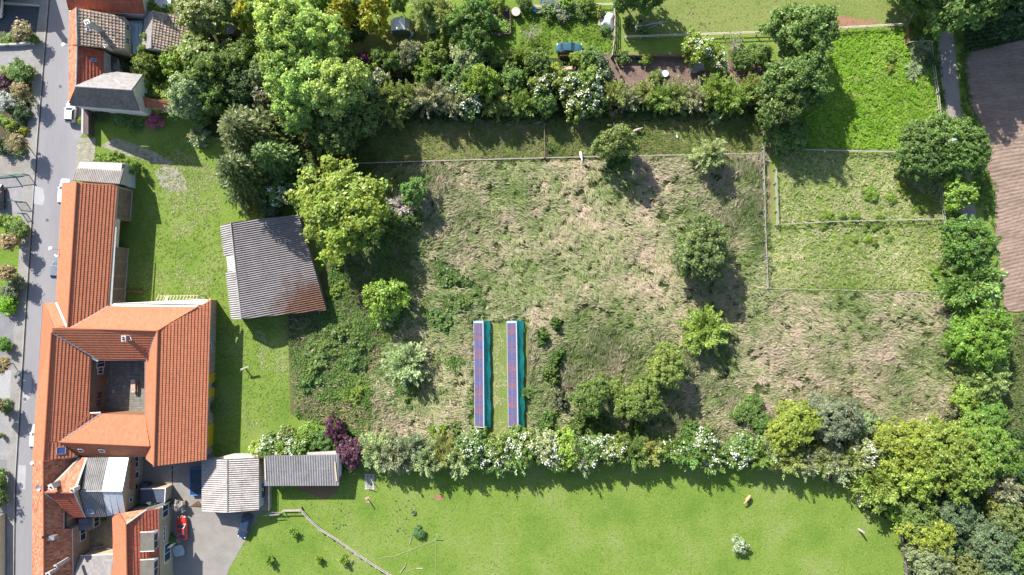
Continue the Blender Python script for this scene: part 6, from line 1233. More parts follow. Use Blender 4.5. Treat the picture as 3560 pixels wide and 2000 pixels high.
def alpaca(label, loc, rz, m, graze=0.0, scale=1.0):
    nb = (0, 0.62, 1.0 - 0.1 * graze); nt = (0, 0.85 + 0.2 * graze, 1.4 - 0.75 * graze); hd = (0, 0.98 + 0.22 * graze, 1.47 - 1.0 * graze); mz = (0, 1.15 + 0.16 * graze, 1.42 - 1.12 * graze)
    v = [(0, -0.45, 0.86), (0, -0.1, 0.88), (0, 0.3, 0.9), nb, nt, hd, mz]; e = [(i, i + 1) for i in range(6)]; r = [0.24, 0.28, 0.26, 0.15, 0.10, 0.10, 0.055]
    for s in (-1, 1): v.append((s * 0.07, hd[1] - 0.05, hd[2] + 0.17)); e.append((5, len(v) - 1)); r.append(0.03)
    v.append((0, -0.68, 0.8)); e.append((0, len(v) - 1)); r.append(0.07)
    for at, y in ((2, 0.34), (0, -0.42)):
        for s in (-1, 1):
            k = len(v); v += [(s * 0.15, y, 0.62), (s * 0.16, y + (0.0 if at == 2 else -0.06), 0.34), (s * 0.16, y + 0.0, 0.05)]; e += [(at, k), (k, k + 1), (k + 1, k + 2)]; r += [0.12, 0.065, 0.05]
    return skinned('alpaca', v, e, r, m, gl(loc, 0.0), rz, label, 'alpaca', scale)
W_W = mat('white_wool', (0.7, 0.66, 0.62), (0.76, 0.73, 0.7), 4.0, 0.95, 0.5); W_B = mat('beige_wool', (0.34, 0.29, 0.25), (0.4, 0.35, 0.3), 4.0, 0.95, 0.5); W_T = mat('tan_wool', (0.5, 0.25, 0.15), (0.58, 0.33, 0.2), 4.0, 0.95, 0.5); W_D = mat('dark_brown_wool', (0.09, 0.045, 0.04), (0.13, 0.07, 0.06), 4.0, 0.95, 0.5)
alpaca('white woolly alpaca stretching its neck over the low fence of the shaded strip', F_(984, 1262, 0.8), math.radians(188), W_W, 0.35)
alpaca('beige alpaca standing in the shade right of the bushy strip tree', F_(1436, 1060, 0.8), math.radians(-70), W_B, 0.6)
alpaca('tan alpaca standing in the sun on the bottom paddock', MM(108, 755, 0.8), math.radians(140), W_T, 0.7)
alpaca('dark brown alpaca in the shade below the long hedge', MM(840, 570, 0.8), math.radians(190), W_D, 0.3)
def goose(label, loc, rz):
    v = [(0, -0.12, 0.38), (0, 0.12, 0.4), (0, 0.26, 0.5), (0, 0.3, 0.75), (0, 0.36, 0.82), (0, 0.47, 0.8), (0, -0.36, 0.4)]; e = [(0, 1), (1, 2), (2, 3), (3, 4), (4, 5), (0, 6)]; r = [0.17, 0.15, 0.08, 0.05, 0.055, 0.025, 0.06]
    for s in (-1, 1): k = len(v); v += [(s * 0.08, 0, 0.2), (s * 0.08, 0.02, 0.03)]; e += [(0, k), (k, k + 1)]; r += [0.04, 0.03]
    return skinned('goose', v, e, r, flat('white_feathers', (0.78, 0.78, 0.78), 0.8), gl(loc, 0.0), rz, label, 'goose', 1.1)
goose('white goose at the top of the bushy strip tree', F_(1256, 1020, 0.4), math.radians(35)); goose('white goose on sunlit dry grass in the shaded strip', F_(1766, 1110, 0.4), math.radians(15))
for tl, x, y, nm in (('C', 248, 1112, 'round manhole cover on the pale road patch beside the farmhouse'), ('A', 600, 860, 'round manhole cover in the street beside the small red house'), ('B', 470, 760, 'round manhole cover in the street beside the barn wing'), ('D', 215, 900, 'round manhole cover in the street beside the old street house')):
    q = t(tl, x, y); r = thing('manhole_cover', nm, 'manhole cover', gl(q, 0.02)); MB().lathe((q.x, q.y, 0.012), [(0.36, 0), (0.36, 0.02)], 18).build('frame', M_KERB, r); MB().lathe((q.x, q.y, 0.02), [(0.3, 0), (0.3, 0.018)], 18).build('lid', mat('cast_iron', (0.08, 0.08, 0.085), (0.11, 0.11, 0.115), 3.0), r)
# ------------------------------------------------------------------ trees and shrubs
M_LEAF = leaf_mat('foliage', 0.45); M_BARK = mat('bark', (0.10, 0.075, 0.055), (0.17, 0.135, 0.1), 2.0, 0.95, 0.5); M_BARKP = mat('pale_bark', (0.34, 0.30, 0.26), (0.44, 0.4, 0.35), 2.0, 0.95)
M_BLOSSOM = mat('white_blossom', (0.72, 0.72, 0.62), (0.8, 0.8, 0.72), 3.0, 0.8)
def unit(a): return a / (np.linalg.norm(a, axis=1, keepdims=True) + 1e-9)
def leaf_faces(r, P0, N, size, aspect=1.7):
    """rhombic leaves (or leaf sprays) of the given size around the points P0, facing N"""
    n = len(P0); N = unit(N); T0 = unit(np.cross(N, r.normal(size=(n, 3)))); B0 = np.cross(N, T0); s = size[:, None]
    V = np.stack([P0 - T0 * s * 0.5 * aspect, P0 - B0 * s * 0.5 + N * s * 0.08, P0 + T0 * s * 0.5 * aspect, P0 + B0 * s * 0.5 + N * s * 0.08], 1).reshape(-1, 3)
    return V, np.arange(4 * n).reshape(n, 4)
def oriented(r, P0, D, N, ln, wd):
    """narrow leaves along the direction D"""
    n = len(P0); D = unit(D); B0 = unit(np.cross(N, D)); 
    V = np.stack([P0, P0 + D * ln[:, None] * 0.5 - B0 * wd[:, None], P0 + D * ln[:, None], P0 + D * ln[:, None] * 0.5 + B0 * wd[:, None]], 1).reshape(-1, 3)
    return V, np.arange(4 * n).reshape(n, 4)
def sph(r, n, zmin=-1.0):
    z = r.uniform(zmin, 1, n); a = r.uniform(0, 2 * np.pi, n); q = np.sqrt(1 - z * z); return np.stack([q * np.cos(a), q * np.sin(a), z], 1)
def tone(r, n, lo=0.7, hi=1.3): return r.uniform(lo, hi, n)
def colours(r, t_, warm=0.12):
    w = r.normal(0, warm, len(t_)); c = np.stack([t_ * (1 + w), t_, t_ * (1 - w)], 1); return np.repeat(np.clip(c, 0.2, 2.2), 4, 0)
def crown_broad(seed, R, H0, H1, nl, nleaf, ls, lobe=(0.2, 0.36), fill=0.25):
    """domed crown of many leaf clumps of uneven size; also returns clump centres for the limbs"""
    r = np.random.default_rng(seed); hc = (H1 - H0) / 2; zc = (H0 + H1) / 2
    d = sph(r, nl, -0.6); ang = np.arctan2(d[:, 1], d[:, 0]); ph = r.uniform(0, 6.28, 4)
    wob = 1 + 0.16 * np.sin(2 * ang + ph[0]) + 0.13 * np.sin(3 * ang + ph[1]) + 0.1 * np.sin(6 * ang + ph[2]) + r.normal(0, 0.08, nl)
    rad = r.uniform(0.5, 0.95, nl) ** 0.8; rl = R * r.uniform(lobe[0], lobe[1], nl) * np.where(r.random(nl) < 0.3, 0.6, 1.0)
    zz = np.sign(d[:, 2]) * np.abs(d[:, 2]) ** 0.75; c = np.stack([d[:, 0] * R * rad * wob, d[:, 1] * R * rad * wob, zc + zz * hc * rad * r.uniform(0.85, 1.08, nl)], 1)
    li = r.choice(nl, nleaf, p=rl ** 2 / (rl ** 2).sum()); dl = sph(r, nleaf, -0.7)
    reach = r.uniform(0.25, 1.0, nleaf) ** 0.5; stray = r.random(nleaf) < 0.16; reach = np.where(stray, r.uniform(1.0, 1.9, nleaf), reach)
    P0 = c[li] + dl * (rl[li] * reach)[:, None] * np.array([1, 1, 0.8]); P0[:, 2] = np.maximum(P0[:, 2], 0.06)
    out = unit(P0 - np.array([0, 0, H0 + 0.2 * (H1 - H0)])); N = dl * 0.3 + out * 0.35 + np.array([0, 0, 0.55]) + r.normal(0, 0.5, (nleaf, 3))
    size = ls * r.uniform(0.55, 1.35, nleaf); V, F = leaf_faces(r, P0, N, size)
    tn = tone(r, nleaf, 0.75, 1.25) * r.uniform(0.82, 1.18, nl)[li]
    return V, F, colours(r, tn), c
def crown_spray(seed, R, H0, H1, nsh, per, ls, droop=0.25, upright=0.5):
    """arching shoots in all directions, small leaves along them: a feathery outline"""
    r = np.random.default_rng(seed); VV, FF, CC, tips = [], [], [], []; k = 0
    az = r.uniform(0, 2 * np.pi, nsh); el = r.uniform(0.1, 1.35, nsh) ** 1.0 * upright * 1.6; el = np.clip(el, 0.05, 1.45)
    L = R * r.uniform(0.65, 1.12, nsh); Hh = (H1 - H0)
    st = np.stack([r.normal(0, 0.16, nsh) * R, r.normal(0, 0.16, nsh) * R, H0 + Hh * r.uniform(0.1, 0.5, nsh)], 1)
    D = np.stack([np.cos(az) * np.cos(el), np.sin(az) * np.cos(el), np.sin(el) * Hh / R * 0.62], 1)
    ii = np.repeat(np.arange(nsh), per); tt = r.uniform(0.12, 1.0, len(ii)) ** 0.8
    P0 = st[ii] + D[ii] * (L[ii] * tt)[:, None]; P0[:, 2] -= droop * R * (tt ** 2.2) * np.cos(el[ii])
    side = r.normal(0, 1, (len(ii), 3)); side = unit(side) * (R * 0.085 * (1.15 - tt * 0.75))[:, None] * r.uniform(0.3, 1.3, len(ii))[:, None]; P0 = P0 + side
    P0[:, 2] = np.maximum(P0[:, 2], 0.15)
    dd = D[ii].copy(); dd[:, 2] -= droop * 2 * tt; dd = unit(dd) + unit(side) * 0.7 + r.normal(0, 0.25, (len(ii), 3))
    N = np.array([0, 0, 1.0]) + r.normal(0, 0.45, (len(ii), 3)) + unit(side) * 0.3
    V, F = oriented(r, P0, dd, N, ls * r.uniform(0.8, 1.9, len(ii)), ls * r.uniform(0.22, 0.42, len(ii)))
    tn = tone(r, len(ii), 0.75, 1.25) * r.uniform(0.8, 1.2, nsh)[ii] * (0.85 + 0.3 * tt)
    tipp = st + D * L[:, None] * 0.75; tipp[:, 2] -= droop * R * 0.5 * np.cos(el)
    return V, F, colours(r, tn), tipp
def crown_conifer(seed, R, H0, H1, nlev, per, ls):
    """whorls of drooping branches, wide below and pointed above"""
    r = np.random.default_rng(seed); VV, CC, tips = [], [], []
    for j in range(nlev):
        f = j / nlev; z = H0 + (H1 - H0) * f; Rl = R * (1 - f) ** 0.8 * r.uniform(0.85, 1.1) + 0.1; nb = max(5, int(11 * (1 - f) + 5))
        for b in range(nb):
            a = 2 * np.pi * (b + r.uniform(-0.35, 0.35)) / nb + j * 0.7; L = Rl * r.uniform(0.75, 1.12); n = max(8, int(per * L / R))
            tt = r.uniform(0.1, 1, n); d = np.array([np.cos(a), np.sin(a), -0.12]); s = np.array([-np.sin(a), np.cos(a), 0.0]); sg = r.choice([-1.0, 1.0], n); wdt = L * 0.22 * (1.05 - tt) + 0.06
            off = r.uniform(0, 1, n)
            P0 = np.array([0, 0, z]) + d * (L * tt)[:, None] + s * (sg * wdt * off)[:, None]; P0[:, 2] -= 0.25 * L * tt ** 2 - r.uniform(-0.12, 0.12, n)
            D = d * 0.8 + s * (sg * 0.75)[:, None] + r.normal(0, 0.18, (n, 3)); N = np.array([0, 0, 1.0]) + r.normal(0, 0.3, (n, 3))
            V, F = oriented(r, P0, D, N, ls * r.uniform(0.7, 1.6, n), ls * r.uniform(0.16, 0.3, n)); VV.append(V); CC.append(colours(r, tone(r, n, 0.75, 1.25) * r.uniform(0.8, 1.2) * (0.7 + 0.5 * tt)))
        tips.append((np.cos(a) * Rl * 0.5, np.sin(a) * Rl * 0.5, z - 0.1 * Rl))
    V = np.concatenate(VV); return V, np.arange(len(V)).reshape(-1, 4), np.concatenate(CC), np.array(tips)
def crown_mound(seed, R, H, nleaf, ls):
    """low spreading thicket: an uneven heap of leaves with a ragged edge"""
    r = np.random.default_rng(seed); a = r.uniform(0, 2 * np.pi, nleaf); ph = r.uniform(0, 6.28, 4); edge = 1 + 0.2 * np.sin(2 * a + ph[0]) + 0.15 * np.sin(3 * a + ph[1]) + 0.12 * np.sin(7 * a + ph[2])
    q = np.sqrt(r.uniform(0, 1, nleaf)); x = np.cos(a) * q * R * edge; y = np.sin(a) * q * R * edge
    top = H * (1 - q ** 2.2) * (0.35 + 0.75 * vnoise(x + 40, y + 40, R * 0.28, seed)) * (0.6 + 0.6 * vnoise(x + 40, y + 40, R * 0.1, seed + 1)); z = 0.06 + np.clip(top, 0, H) * r.uniform(0.55, 1.0, nleaf)
    N = np.array([0, 0, 1.0]) + r.normal(0, 0.5, (nleaf, 3)); V, F = leaf_faces(r, np.stack([x, y, z], 1), N, ls * r.uniform(0.6, 1.4, nleaf))
    tips = np.stack([np.cos(ph[0] + np.arange(12)) * R * 0.6, np.sin(ph[0] + np.arange(12)) * R * 0.6, np.full(12, 0.3 * H)], 1)
    return V, F, colours(r, tone(r, nleaf, 0.7, 1.3)), tips
def limbs(tips, H0, H1, rad, n=14, seed=0, lean=0.0, m=None):
    """tapered trunk with limbs that fork towards the clumps"""
    r = random.Random(seed); mb = MB(); fork = H0 + 0.12 * (H1 - H0); top = H0 + (H1 - H0) * 0.72
    a = Vector((0, 0, -0.05)); b = Vector((r.uniform(-0.1, 0.1), r.uniform(-0.1, 0.1), fork)); c = Vector((r.uniform(-0.2, 0.2), r.uniform(-0.2, 0.2), top))
    mb.tube(a, a + Vector((0, 0, 0.25)), rad * 1.5, rad * 1.05, 9).tube(a + Vector((0, 0, 0.25)), b, rad * 1.05, rad * 0.8, 9).tube(b, c, rad * 0.8, rad * 0.2, 8)
    for q in r.sample(list(range(len(tips))), min(n, len(tips))):
        p = Vector(tips[q]); f = min(0.95, max(0.0, (p.z - fork) / max(0.1, top - fork) * 0.7)); s = b.lerp(c, f); mid = s.lerp(p, 0.5) + Vector((r.uniform(-1, 1), r.uniform(-1, 1), r.uniform(0, 1))) * 0.06 * (p - s).length
        mb.tube(s, mid, rad * 0.42, rad * 0.26, 6).tube(mid, p, rad * 0.26, rad * 0.08, 6)
        for _ in range(2):
            e = p + Vector((r.uniform(-1, 1), r.uniform(-1, 1), r.uniform(-0.2, 1))) * 0.35 * (p - s).length; mb.tube(mid.lerp(p, 0.6), e, rad * 0.14, rad * 0.04, 5)
    me = bpy.data.meshes.new('trunk'); me.from_pydata(mb.v, [], mb.f); me.update(); me.materials.append(m or M_BARK); return me
def blossoms(V, frac, size, seed, zq=0.45):
    """flat white umbels sitting on the upper leaves of a crown"""
    r = np.random.default_rng(seed); c = V.reshape(-1, 4, 3).mean(1); ok = c[:, 2] > np.quantile(c[:, 2], zq); c = c[ok]
    cl = vnoise(c[:, 0] + 50, c[:, 1] + 50, np.ptp(c[:, 0]) * 0.16, seed); w = np.clip((cl - 0.35) * 3, 0.03, 1); idx = r.choice(len(c), int(len(c) * frac), replace=False, p=w / w.sum()); p = c[idx] + np.array([0, 0, size * 0.35])
    N = np.array([0, 0, 1.0]) + r.normal(0, 0.35, (len(p), 3)); W, F = leaf_faces(r, p, N, size * r.uniform(0.6, 1.3, len(p)), 1.1); return np_mesh('blossom', W, F, None, M_BLOSSOM)
KIND = {}
def kind(name, gen, H0, H1, R, trunk_r, nlimb=12, bl=None, bark=None):
    V, F, Cc, tips = gen; me = np_mesh('crown', V, F, Cc, M_LEAF); tr = limbs(tips, H0, H1, trunk_r, nlimb, len(name), m=bark)
    b = blossoms(V, bl[0], bl[1], 5) if bl else None; KIND.setdefault(name, []).append((me, tr, b, R, H1))
for s in range(3):
    kind('ash', crown_broad(10 + s, 6, 2.6, 12, 330, 21000, 0.30, (0.065, 0.15)), 2.6, 12, 6, 0.32, 22)
    kind('oak', crown_broad(20 + s, 6, 1.6, 12, 420, 22000, 0.28, (0.05, 0.13)), 1.6, 12, 6, 0.36, 22)
    kind('round', crown_broad(30 + s, 3, 0.4, 5, 130, 7500, 0.22, (0.08, 0.19)), 0.4, 5, 3, 0.14, 12)
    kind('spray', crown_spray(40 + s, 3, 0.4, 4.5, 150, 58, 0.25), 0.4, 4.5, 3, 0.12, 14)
    kind('shrub', crown_broad(50 + s, 1.2, 0.1, 1.7, 46, 2200, 0.14, (0.13, 0.27)), 0.1, 1.7, 1.2, 0.05, 7)
    kind('tuft', crown_spray(60 + s, 1.0, 0.05, 1.2, 40, 26, 0.2, 0.3, 0.55), 0.05, 1.2, 1.0, 0.03, 5)
    kind('mound', crown_mound(150 + s, 2.5, 1.4, 6500, 0.2), 0.02, 1.4, 2.5, 0.04, 10)
for s in range(2):
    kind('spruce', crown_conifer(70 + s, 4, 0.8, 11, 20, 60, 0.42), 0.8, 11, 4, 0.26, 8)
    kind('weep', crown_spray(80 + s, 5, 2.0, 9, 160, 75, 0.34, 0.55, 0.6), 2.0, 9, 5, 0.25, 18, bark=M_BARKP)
    kind('elder', crown_broad(90 + s, 3, 0.3, 4.5, 120, 6600, 0.23, (0.08, 0.19)), 0.3, 4.5, 3, 0.12, 12, (0.11, 0.24))
    kind('cypress', crown_broad(100 + s, 2.5, 0.3, 8, 130, 7500, 0.22, (0.09, 0.2)), 0.3, 8, 2.5, 0.16, 6)
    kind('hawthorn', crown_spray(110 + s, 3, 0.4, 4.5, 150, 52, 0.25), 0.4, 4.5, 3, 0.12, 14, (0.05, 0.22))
    kind('sparse', crown_spray(120 + s, 3, 0.8, 4.5, 40, 14, 0.2, 0.1, 0.6), 0.8, 4.5, 3, 0.1, 38, bark=M_BARKP)
    kind('blob', crown_broad(130 + s, 1.2, 0.05, 2.0, 44, 3200, 0.12, (0.2, 0.32)), 0.05, 2.0, 1.2, 0.05, 5)
kind('lolly', crown_broad(140, 1.1, 1.9, 4.3, 34, 3000, 0.16, (0.25, 0.4)), 1.9, 4.3, 1.1, 0.06, 8)
LAB = {}; FOL = 1.75
TREE_RNG = random.Random(21)
G1, G2, G3, G4 = (0.08, 0.145, 0.03), (0.082, 0.15, 0.032), (0.1, 0.165, 0.03), (0.04, 0.08, 0.025)
PAL = {'mid': G1, 'deep': G2, 'light': G3, 'dark': G4, 'lime': (0.15, 0.225, 0.03), 'gold': (0.165, 0.2, 0.012), 'olive': (0.113, 0.155, 0.04), 'grey': (0.12, 0.155, 0.075), 'blue': (0.085, 0.135, 0.055), 'purple': (0.075, 0.035, 0.045),
       'fresh': (0.12, 0.2, 0.028), 'sprucey': (0.058, 0.092, 0.02), 'tan': (0.165, 0.155, 0.065), 'straw': (0.2, 0.18, 0.09), 'pale': (0.15, 0.21, 0.085), 'pink': (0.3, 0.1, 0.13), 'silver': (0.24, 0.28, 0.22), 'ashy': (0.165, 0.25, 0.055)}
def tree(tile, x, y, rr, h, k, col, label, name=None, cat=None, group=None, base=False, hf=0.6):
    """x, y: where the crown is seen; rr: its radius there (tile units); h: total height (m)"""
    s = TILE[tile][2]; var = KIND[k]; me, tr, bl, R0, H0 = var[TREE_RNG.randrange(len(var))]; rad = rr / s * SC
    p = t(tile, x, y, 0 if base else h * hf); p = gl(p, 0.0)
    small = h < 2.6 and k not in ('lolly',); name = name or ('shrub' if small or k in ('shrub', 'elder', 'hawthorn', 'blob', 'tuft') else 'tree'); cat = cat or ('shrub' if name in ('shrub', 'hedge_shrub') else 'tree')
    r = thing(name, label, cat, p, TREE_RNG.uniform(0, 6.28), group); c0 = PAL[col] if isinstance(col, str) else col
    j = [TREE_RNG.uniform(0.9, 1.1) for _ in range(2)]; cc = tuple(q * j[0] * FOL * (1.32 if k in ('spray', 'hawthorn', 'weep', 'ash') else 1.2 if k in ('round', 'elder', 'cypress') else 1.06) for q in (c0[0] * j[1] * 1.1, c0[1] * 0.96, c0[2] * 1.2))
    sc = (rad / R0 * TREE_RNG.uniform(0.9, 1.12), rad / R0 * TREE_RNG.uniform(0.9, 1.12), h / H0)
    for nm, m_ in (('trunk', tr), ('crown', me), ('blossom', bl)):
        if m_ is None: continue
        o = bpy.data.objects.new(nm, m_); C.objects.link(o); o.parent = r; o.scale = sc
        if nm == 'crown': o.color = (*cc, 1)
    if label in LAB: print('SAME LABEL', label)
    LAB[label] = 1
    return r
# ---- street trees and front gardens (left edge)
for tile, x, y, h, nm in (('A', 430, 530, 3.4, 'topmost tan-leaved street tree, beside the shaded forecourt'), ('A', 455, 1145, 4.0, 'tan-leaved street tree above the silvery shrub'), ('B', 420, 225, 4.0, 'tan-leaved street tree above the green gates'), ('B', 345, 1190, 4.0, 'tan-leaved street tree at the upper end of the front lawn'),
                          ('C', 325, 60, 4.0, 'tan-leaved street tree in the middle of the front lawn'), ('C', 265, 950, 4.0, 'tan-leaved street tree beside the pale drive'), ('C', 208, 1365, 4.2, 'lowest tan-leaved street tree at the left edge')):
    k = h * 0.74; bx_, by_ = x - k * 44.9, y - k * 66.5
    tree(tile, bx_, by_, 80, h, 'lolly', 'tan', nm, 'street_tree', 'tree', 'street trees', base=True)
for a in (('A', 160, 350, 52, 1.6, 'blob', 'grey', 'grey-green rounded shrub left of the topmost street tree'), ('A', 80, 390, 70, 1.0, 'shrub', 'fresh', 'bright spreading shrub in front of the low white wall'), ('A', 332, 385, 45, 1.3, 'blob', 'deep', 'dark clipped ball at the corner of the low white wall'),
          ('A', 205, 710, 112, 2.6, 'blob', 'deep', 'large dark rounded shrub at the upper end of the rock garden'), ('A', 70, 720, 70, 0.8, 'shrub', 'fresh', 'light green ground shrub beside the large dark rounded shrub'), ('A', 240, 960, 75, 1.4, 'tuft', 'pale', 'pale grassy clump at the pavement edge of the rock garden'), ('A', 55, 990, 92, 2.2, 'shrub', 'silver', 'silvery white shrub at the left edge'),
          ('A', 20, 830, 80, 1.8, 'shrub', 'purple', 'dark purple shrub at the left edge above the silvery shrub'), ('A', 160, 1090, 90, 1.8, 'blob', 'dark', 'dark shrub below the silvery shrub'), ('A', 225, 1150, 70, 1.4, 'blob', 'dark', 'dark low shrub on the pavement side of the rock garden'), ('A', 100, 1235, 64, 1.3, 'blob', 'lime', 'bright lime clipped ball in the rock garden'), ('A', 235, 1300, 45, 0.9, 'shrub', 'gold', 'small yellow shrub in the rock garden'), ('A', 15, 1190, 55, 1.0, 'shrub', 'fresh', 'green shrub at the left edge beside the lime ball'),
          ('B', 30, 20, 85, 1.9, 'blob', 'dark', 'dark hedge clump at the left edge above the brown drive'), ('B', 170, 50, 75, 1.0, 'shrub', 'mid', 'low green shrub above the brown drive'), ('B', 120, 800, 80, 1.6, 'shrub', 'fresh', 'fresh green shrub at the upper end of the front lawn'), ('B', 175, 870, 105, 2.4, 'round', 'deep', 'dark leafy shrub beside the pavement above the front lawn'), ('B', 30, 760, 60, 1.5, 'blob', 'fresh', 'round fresh shrub at the left edge above the front lawn'),
          ('B', 150, 1400, 95, 1.5, 'shrub', 'pale', 'pale shrub row at the lower end of the front lawn'), ('C', 95, 30, 85, 1.8, 'shrub', 'grey', 'grey-green shrub above the bright clipped block'), ('C', 70, 175, 98, 2.0, 'blob', (0.11, 0.24, 0.012), 'bright green clipped block at the left edge'), ('C', 25, 565, 68, 2.2, 'blob', (0.07, 0.19, 0.015), 'green clipped ball on the dark drive at the left edge'), ('C', 40, 1180, 70, 1.3, 'shrub', 'mid', 'small green shrub between the pale and the grey drive'),
          ('D', 10, 45, 28, 1.2, 'blob', 'olive', 'little clipped ball on the grey drive at the left edge'), ('D', -40, 470, 90, 2.8, 'blob', 'deep', 'clipped tree just outside the left edge above the cream wall'), ('D', -60, 650, 110, 3.2, 'blob', 'deep', 'large clipped shrub just outside the left edge by the cream wall')): tree(*a)
# ---- gardens behind the old houses
for a in (('A', 1570, 120, 90, 4.2, 'round', 'fresh', 'ivy mound on the ridge of the grey and brown outbuilding'), ('A', 1720, 140, 110, 4.0, 'round', 'mid', 'ivy spreading over the brown outbuilding roof'), ('A', 2000, 110, 210, 9, 'cypress', 'olive', 'olive lacy conifer behind the outbuilding'), ('A', 2230, 60, 150, 9, 'cypress', 'olive', 'second olive conifer right of the lacy one at the top edge'), ('A', 2460, 90, 160, 9, 'cypress', 'gold', 'yellow-green conifer above the pale green shed'),
          ('A', 1450, 640, 130, 5.5, 'blob', 'light', 'smooth rounded thuja beside the yard of the slate-roofed house'), ('A', 1500, 460, 100, 5.0, 'blob', 'light', 'upper smooth rounded thuja beside the outbuilding'), ('A', 1720, 580, 150, 5.2, 'round', 'fresh', 'fresh green leafy tree right of the rounded thujas'), ('A', 1990, 540, 190, 7, 'cypress', 'light', 'light green upright tree below the outbuilding roof'), ('A', 2060, 740, 220, 9, 'round', 'mid', 'broad green tree above the lime shrub'), ('A', 2350, 600, 190, 6.5, 'round', 'mid', 'leafy tree between the broad green tree and the ash'),
          ('A', 2320, 760, 150, 6, 'round', 'deep', 'deep green tree below the leafy one beside the ash'), ('A', 1430, 830, 100, 4, 'round', 'fresh', 'bright creeper spilling over the slate roof'), ('A', 1480, 960, 100, 3.4, 'round', 'deep', 'dark creeper on the end wall of the slate roof'), ('A', 1610, 970, 130, 3.4, 'round', 'lime', 'lime-leaved shrub above the red lean-to roof'), ('A', 1900, 950, 210, 8.5, 'round', 'pale', 'pale feathery tree above the red lean-to roof'), ('A', 2150, 1010, 150, 7.5, 'round', 'deep', 'shady tree right of the pale feathery tree'), ('A', 2000, 1090, 120, 6, 'round', 'mid', 'green shrub at the end of the red lean-to'),
          ('A', 2470, 960, 130, 5, 'round', 'grey', 'grey-green tree left of the ash'), ('A', 2560, 780, 130, 6, 'round', 'blue', 'bluish tree overlapped by the ash'), ('A', 1240, 640, 60, 2.0, 'shrub', 'dark', 'dark shrub in the yard beside the glazed lean-to'), ('A', 820, 1200, 46, 1.0, 'blob', 'lime', 'lime clipped ball in the parking bay'), ('A', 1540, 1200, 80, 1.3, 'shrub', 'pink', 'pink flowering shrub on the shaded lawn'), ('A', 1000, 1140, 80, 1.1, 'shrub', 'dark', 'dark border shrub at the corner of the white wall'), ('A', 1200, 1160, 80, 0.9, 'shrub', 'deep', 'low border shrub along the white wall'), ('A', 1340, 1230, 80, 0.9, 'tuft', 'mid', 'tall grass clump left of the pink shrub'), ('A', 1960, 1330, 100, 1.3, 'tuft', 'pale', 'tall pale grass on the shaded lawn by the spruce'),
          ('W', 500, 350, 22, 1.4, 'tuft', 'pale', 'grass tuft at the left foot of the spruce'), ('B', 990, 150, 60, 1.6, 'shrub', 'fresh', 'creeper at the street corner of the corrugated lean-to'), ('B', 1120, 160, 85, 3.2, 'shrub', 'fresh', 'creeper along the upper edge of the corrugated lean-to'), ('B', 1305, 225, 75, 3.0, 'blob', 'fresh', 'bright creeper ball at the corner of the white tank'),
          ('W', 622, 335, 92, 14.5, 'spruce', 'sprucey', 'upper of the two dark spruces between lawn and ash', None, None, None, False, 0.42), ('W', 612, 435, 95, 15.5, 'spruce', 'sprucey', 'lower of the two dark spruces beside the lawn', None, None, None, False, 0.42), ('W', 670, 390, 75, 12, 'spruce', 'deep', 'small spruce behind the two dark spruces'),
          ('E', 520, 230, 250, 15, 'ash', 'ashy', 'ash crown lobe nearest the top edge'), ('E', 760, 330, 260, 14, 'ash', 'ashy', 'tall ash tree right of the pale green shed roof'), ('E', 560, 540, 260, 15, 'ash', 'ashy', 'ash tree in the middle of the light green clump'), ('E', 720, 800, 300, 14, 'ash', 'ashy', 'broad ash tree at the lower left of the light green clump'), ('E', 1050, 880, 290, 14, 'ash', 'ashy', 'ash tree at the lower right of the light green clump'), ('E', 640, 1090, 200, 11, 'ash', 'ashy', 'lowest ash tree above the spruces'), ('E', 1130, 1240, 270, 9, 'oak', 'mid', 'shaded tree below the ashes at the strip end'), ('E', 900, 1340, 150, 6, 'round', 'deep', 'dark shrub between the spruces and the shaded strip'),
          ('E', 1110, 140, 150, 9, 'cypress', 'gold', 'left of the two golden conifers at the top edge'), ('E', 1430, 120, 155, 9, 'cypress', 'gold', 'right of the two golden conifers at the top edge'), ('E', 1240, 50, 70, 8, 'cypress', 'blue', 'blue-grey conifer between the golden conifers'), ('E', 1270, 320, 80, 4, 'round', 'dark', 'dark shrub in front of the golden conifers'), ('E', 1130, 240, 80, 5, 'round', 'olive', 'olive shrub at the foot of the left golden conifer'), ('E', 920, 40, 110, 8, 'round', 'mid', 'green tree at the top edge left of the golden conifers'), ('E', 280, 120, 130, 9, 'cypress', 'light', 'yellow-green conifer left of the ash at the top edge'), ('E', 80, 90, 120, 8.5, 'cypress', 'olive', 'olive conifer above the peaked shed'),
          ('E', 1940, 80, 180, 8, 'weep', 'olive', 'drooping olive tree above the trampoline'), ('E', 2120, 120, 170, 8, 'weep', 'olive', 'second drooping olive tree right of the trampoline'), ('E', 2290, 180, 210, 9, 'weep', 'mid', 'drooping green birch near the vegetable pen'), ('E', 2420, 380, 150, 7.5, 'round', 'deep', 'dark rounded tree left of the vegetable pen'), ('E', 2480, 110, 150, 8, 'round', 'mid', 'green tree at the top edge above the vegetable pen'), ('E', 1660, 10, 95, 6, 'round', 'deep', 'dark tree between golden conifer and drooping tree'), ('E', 2160, 380, 90, 3, 'round', 'lime', 'sunlit shrub below the drooping birch')): tree(*a)
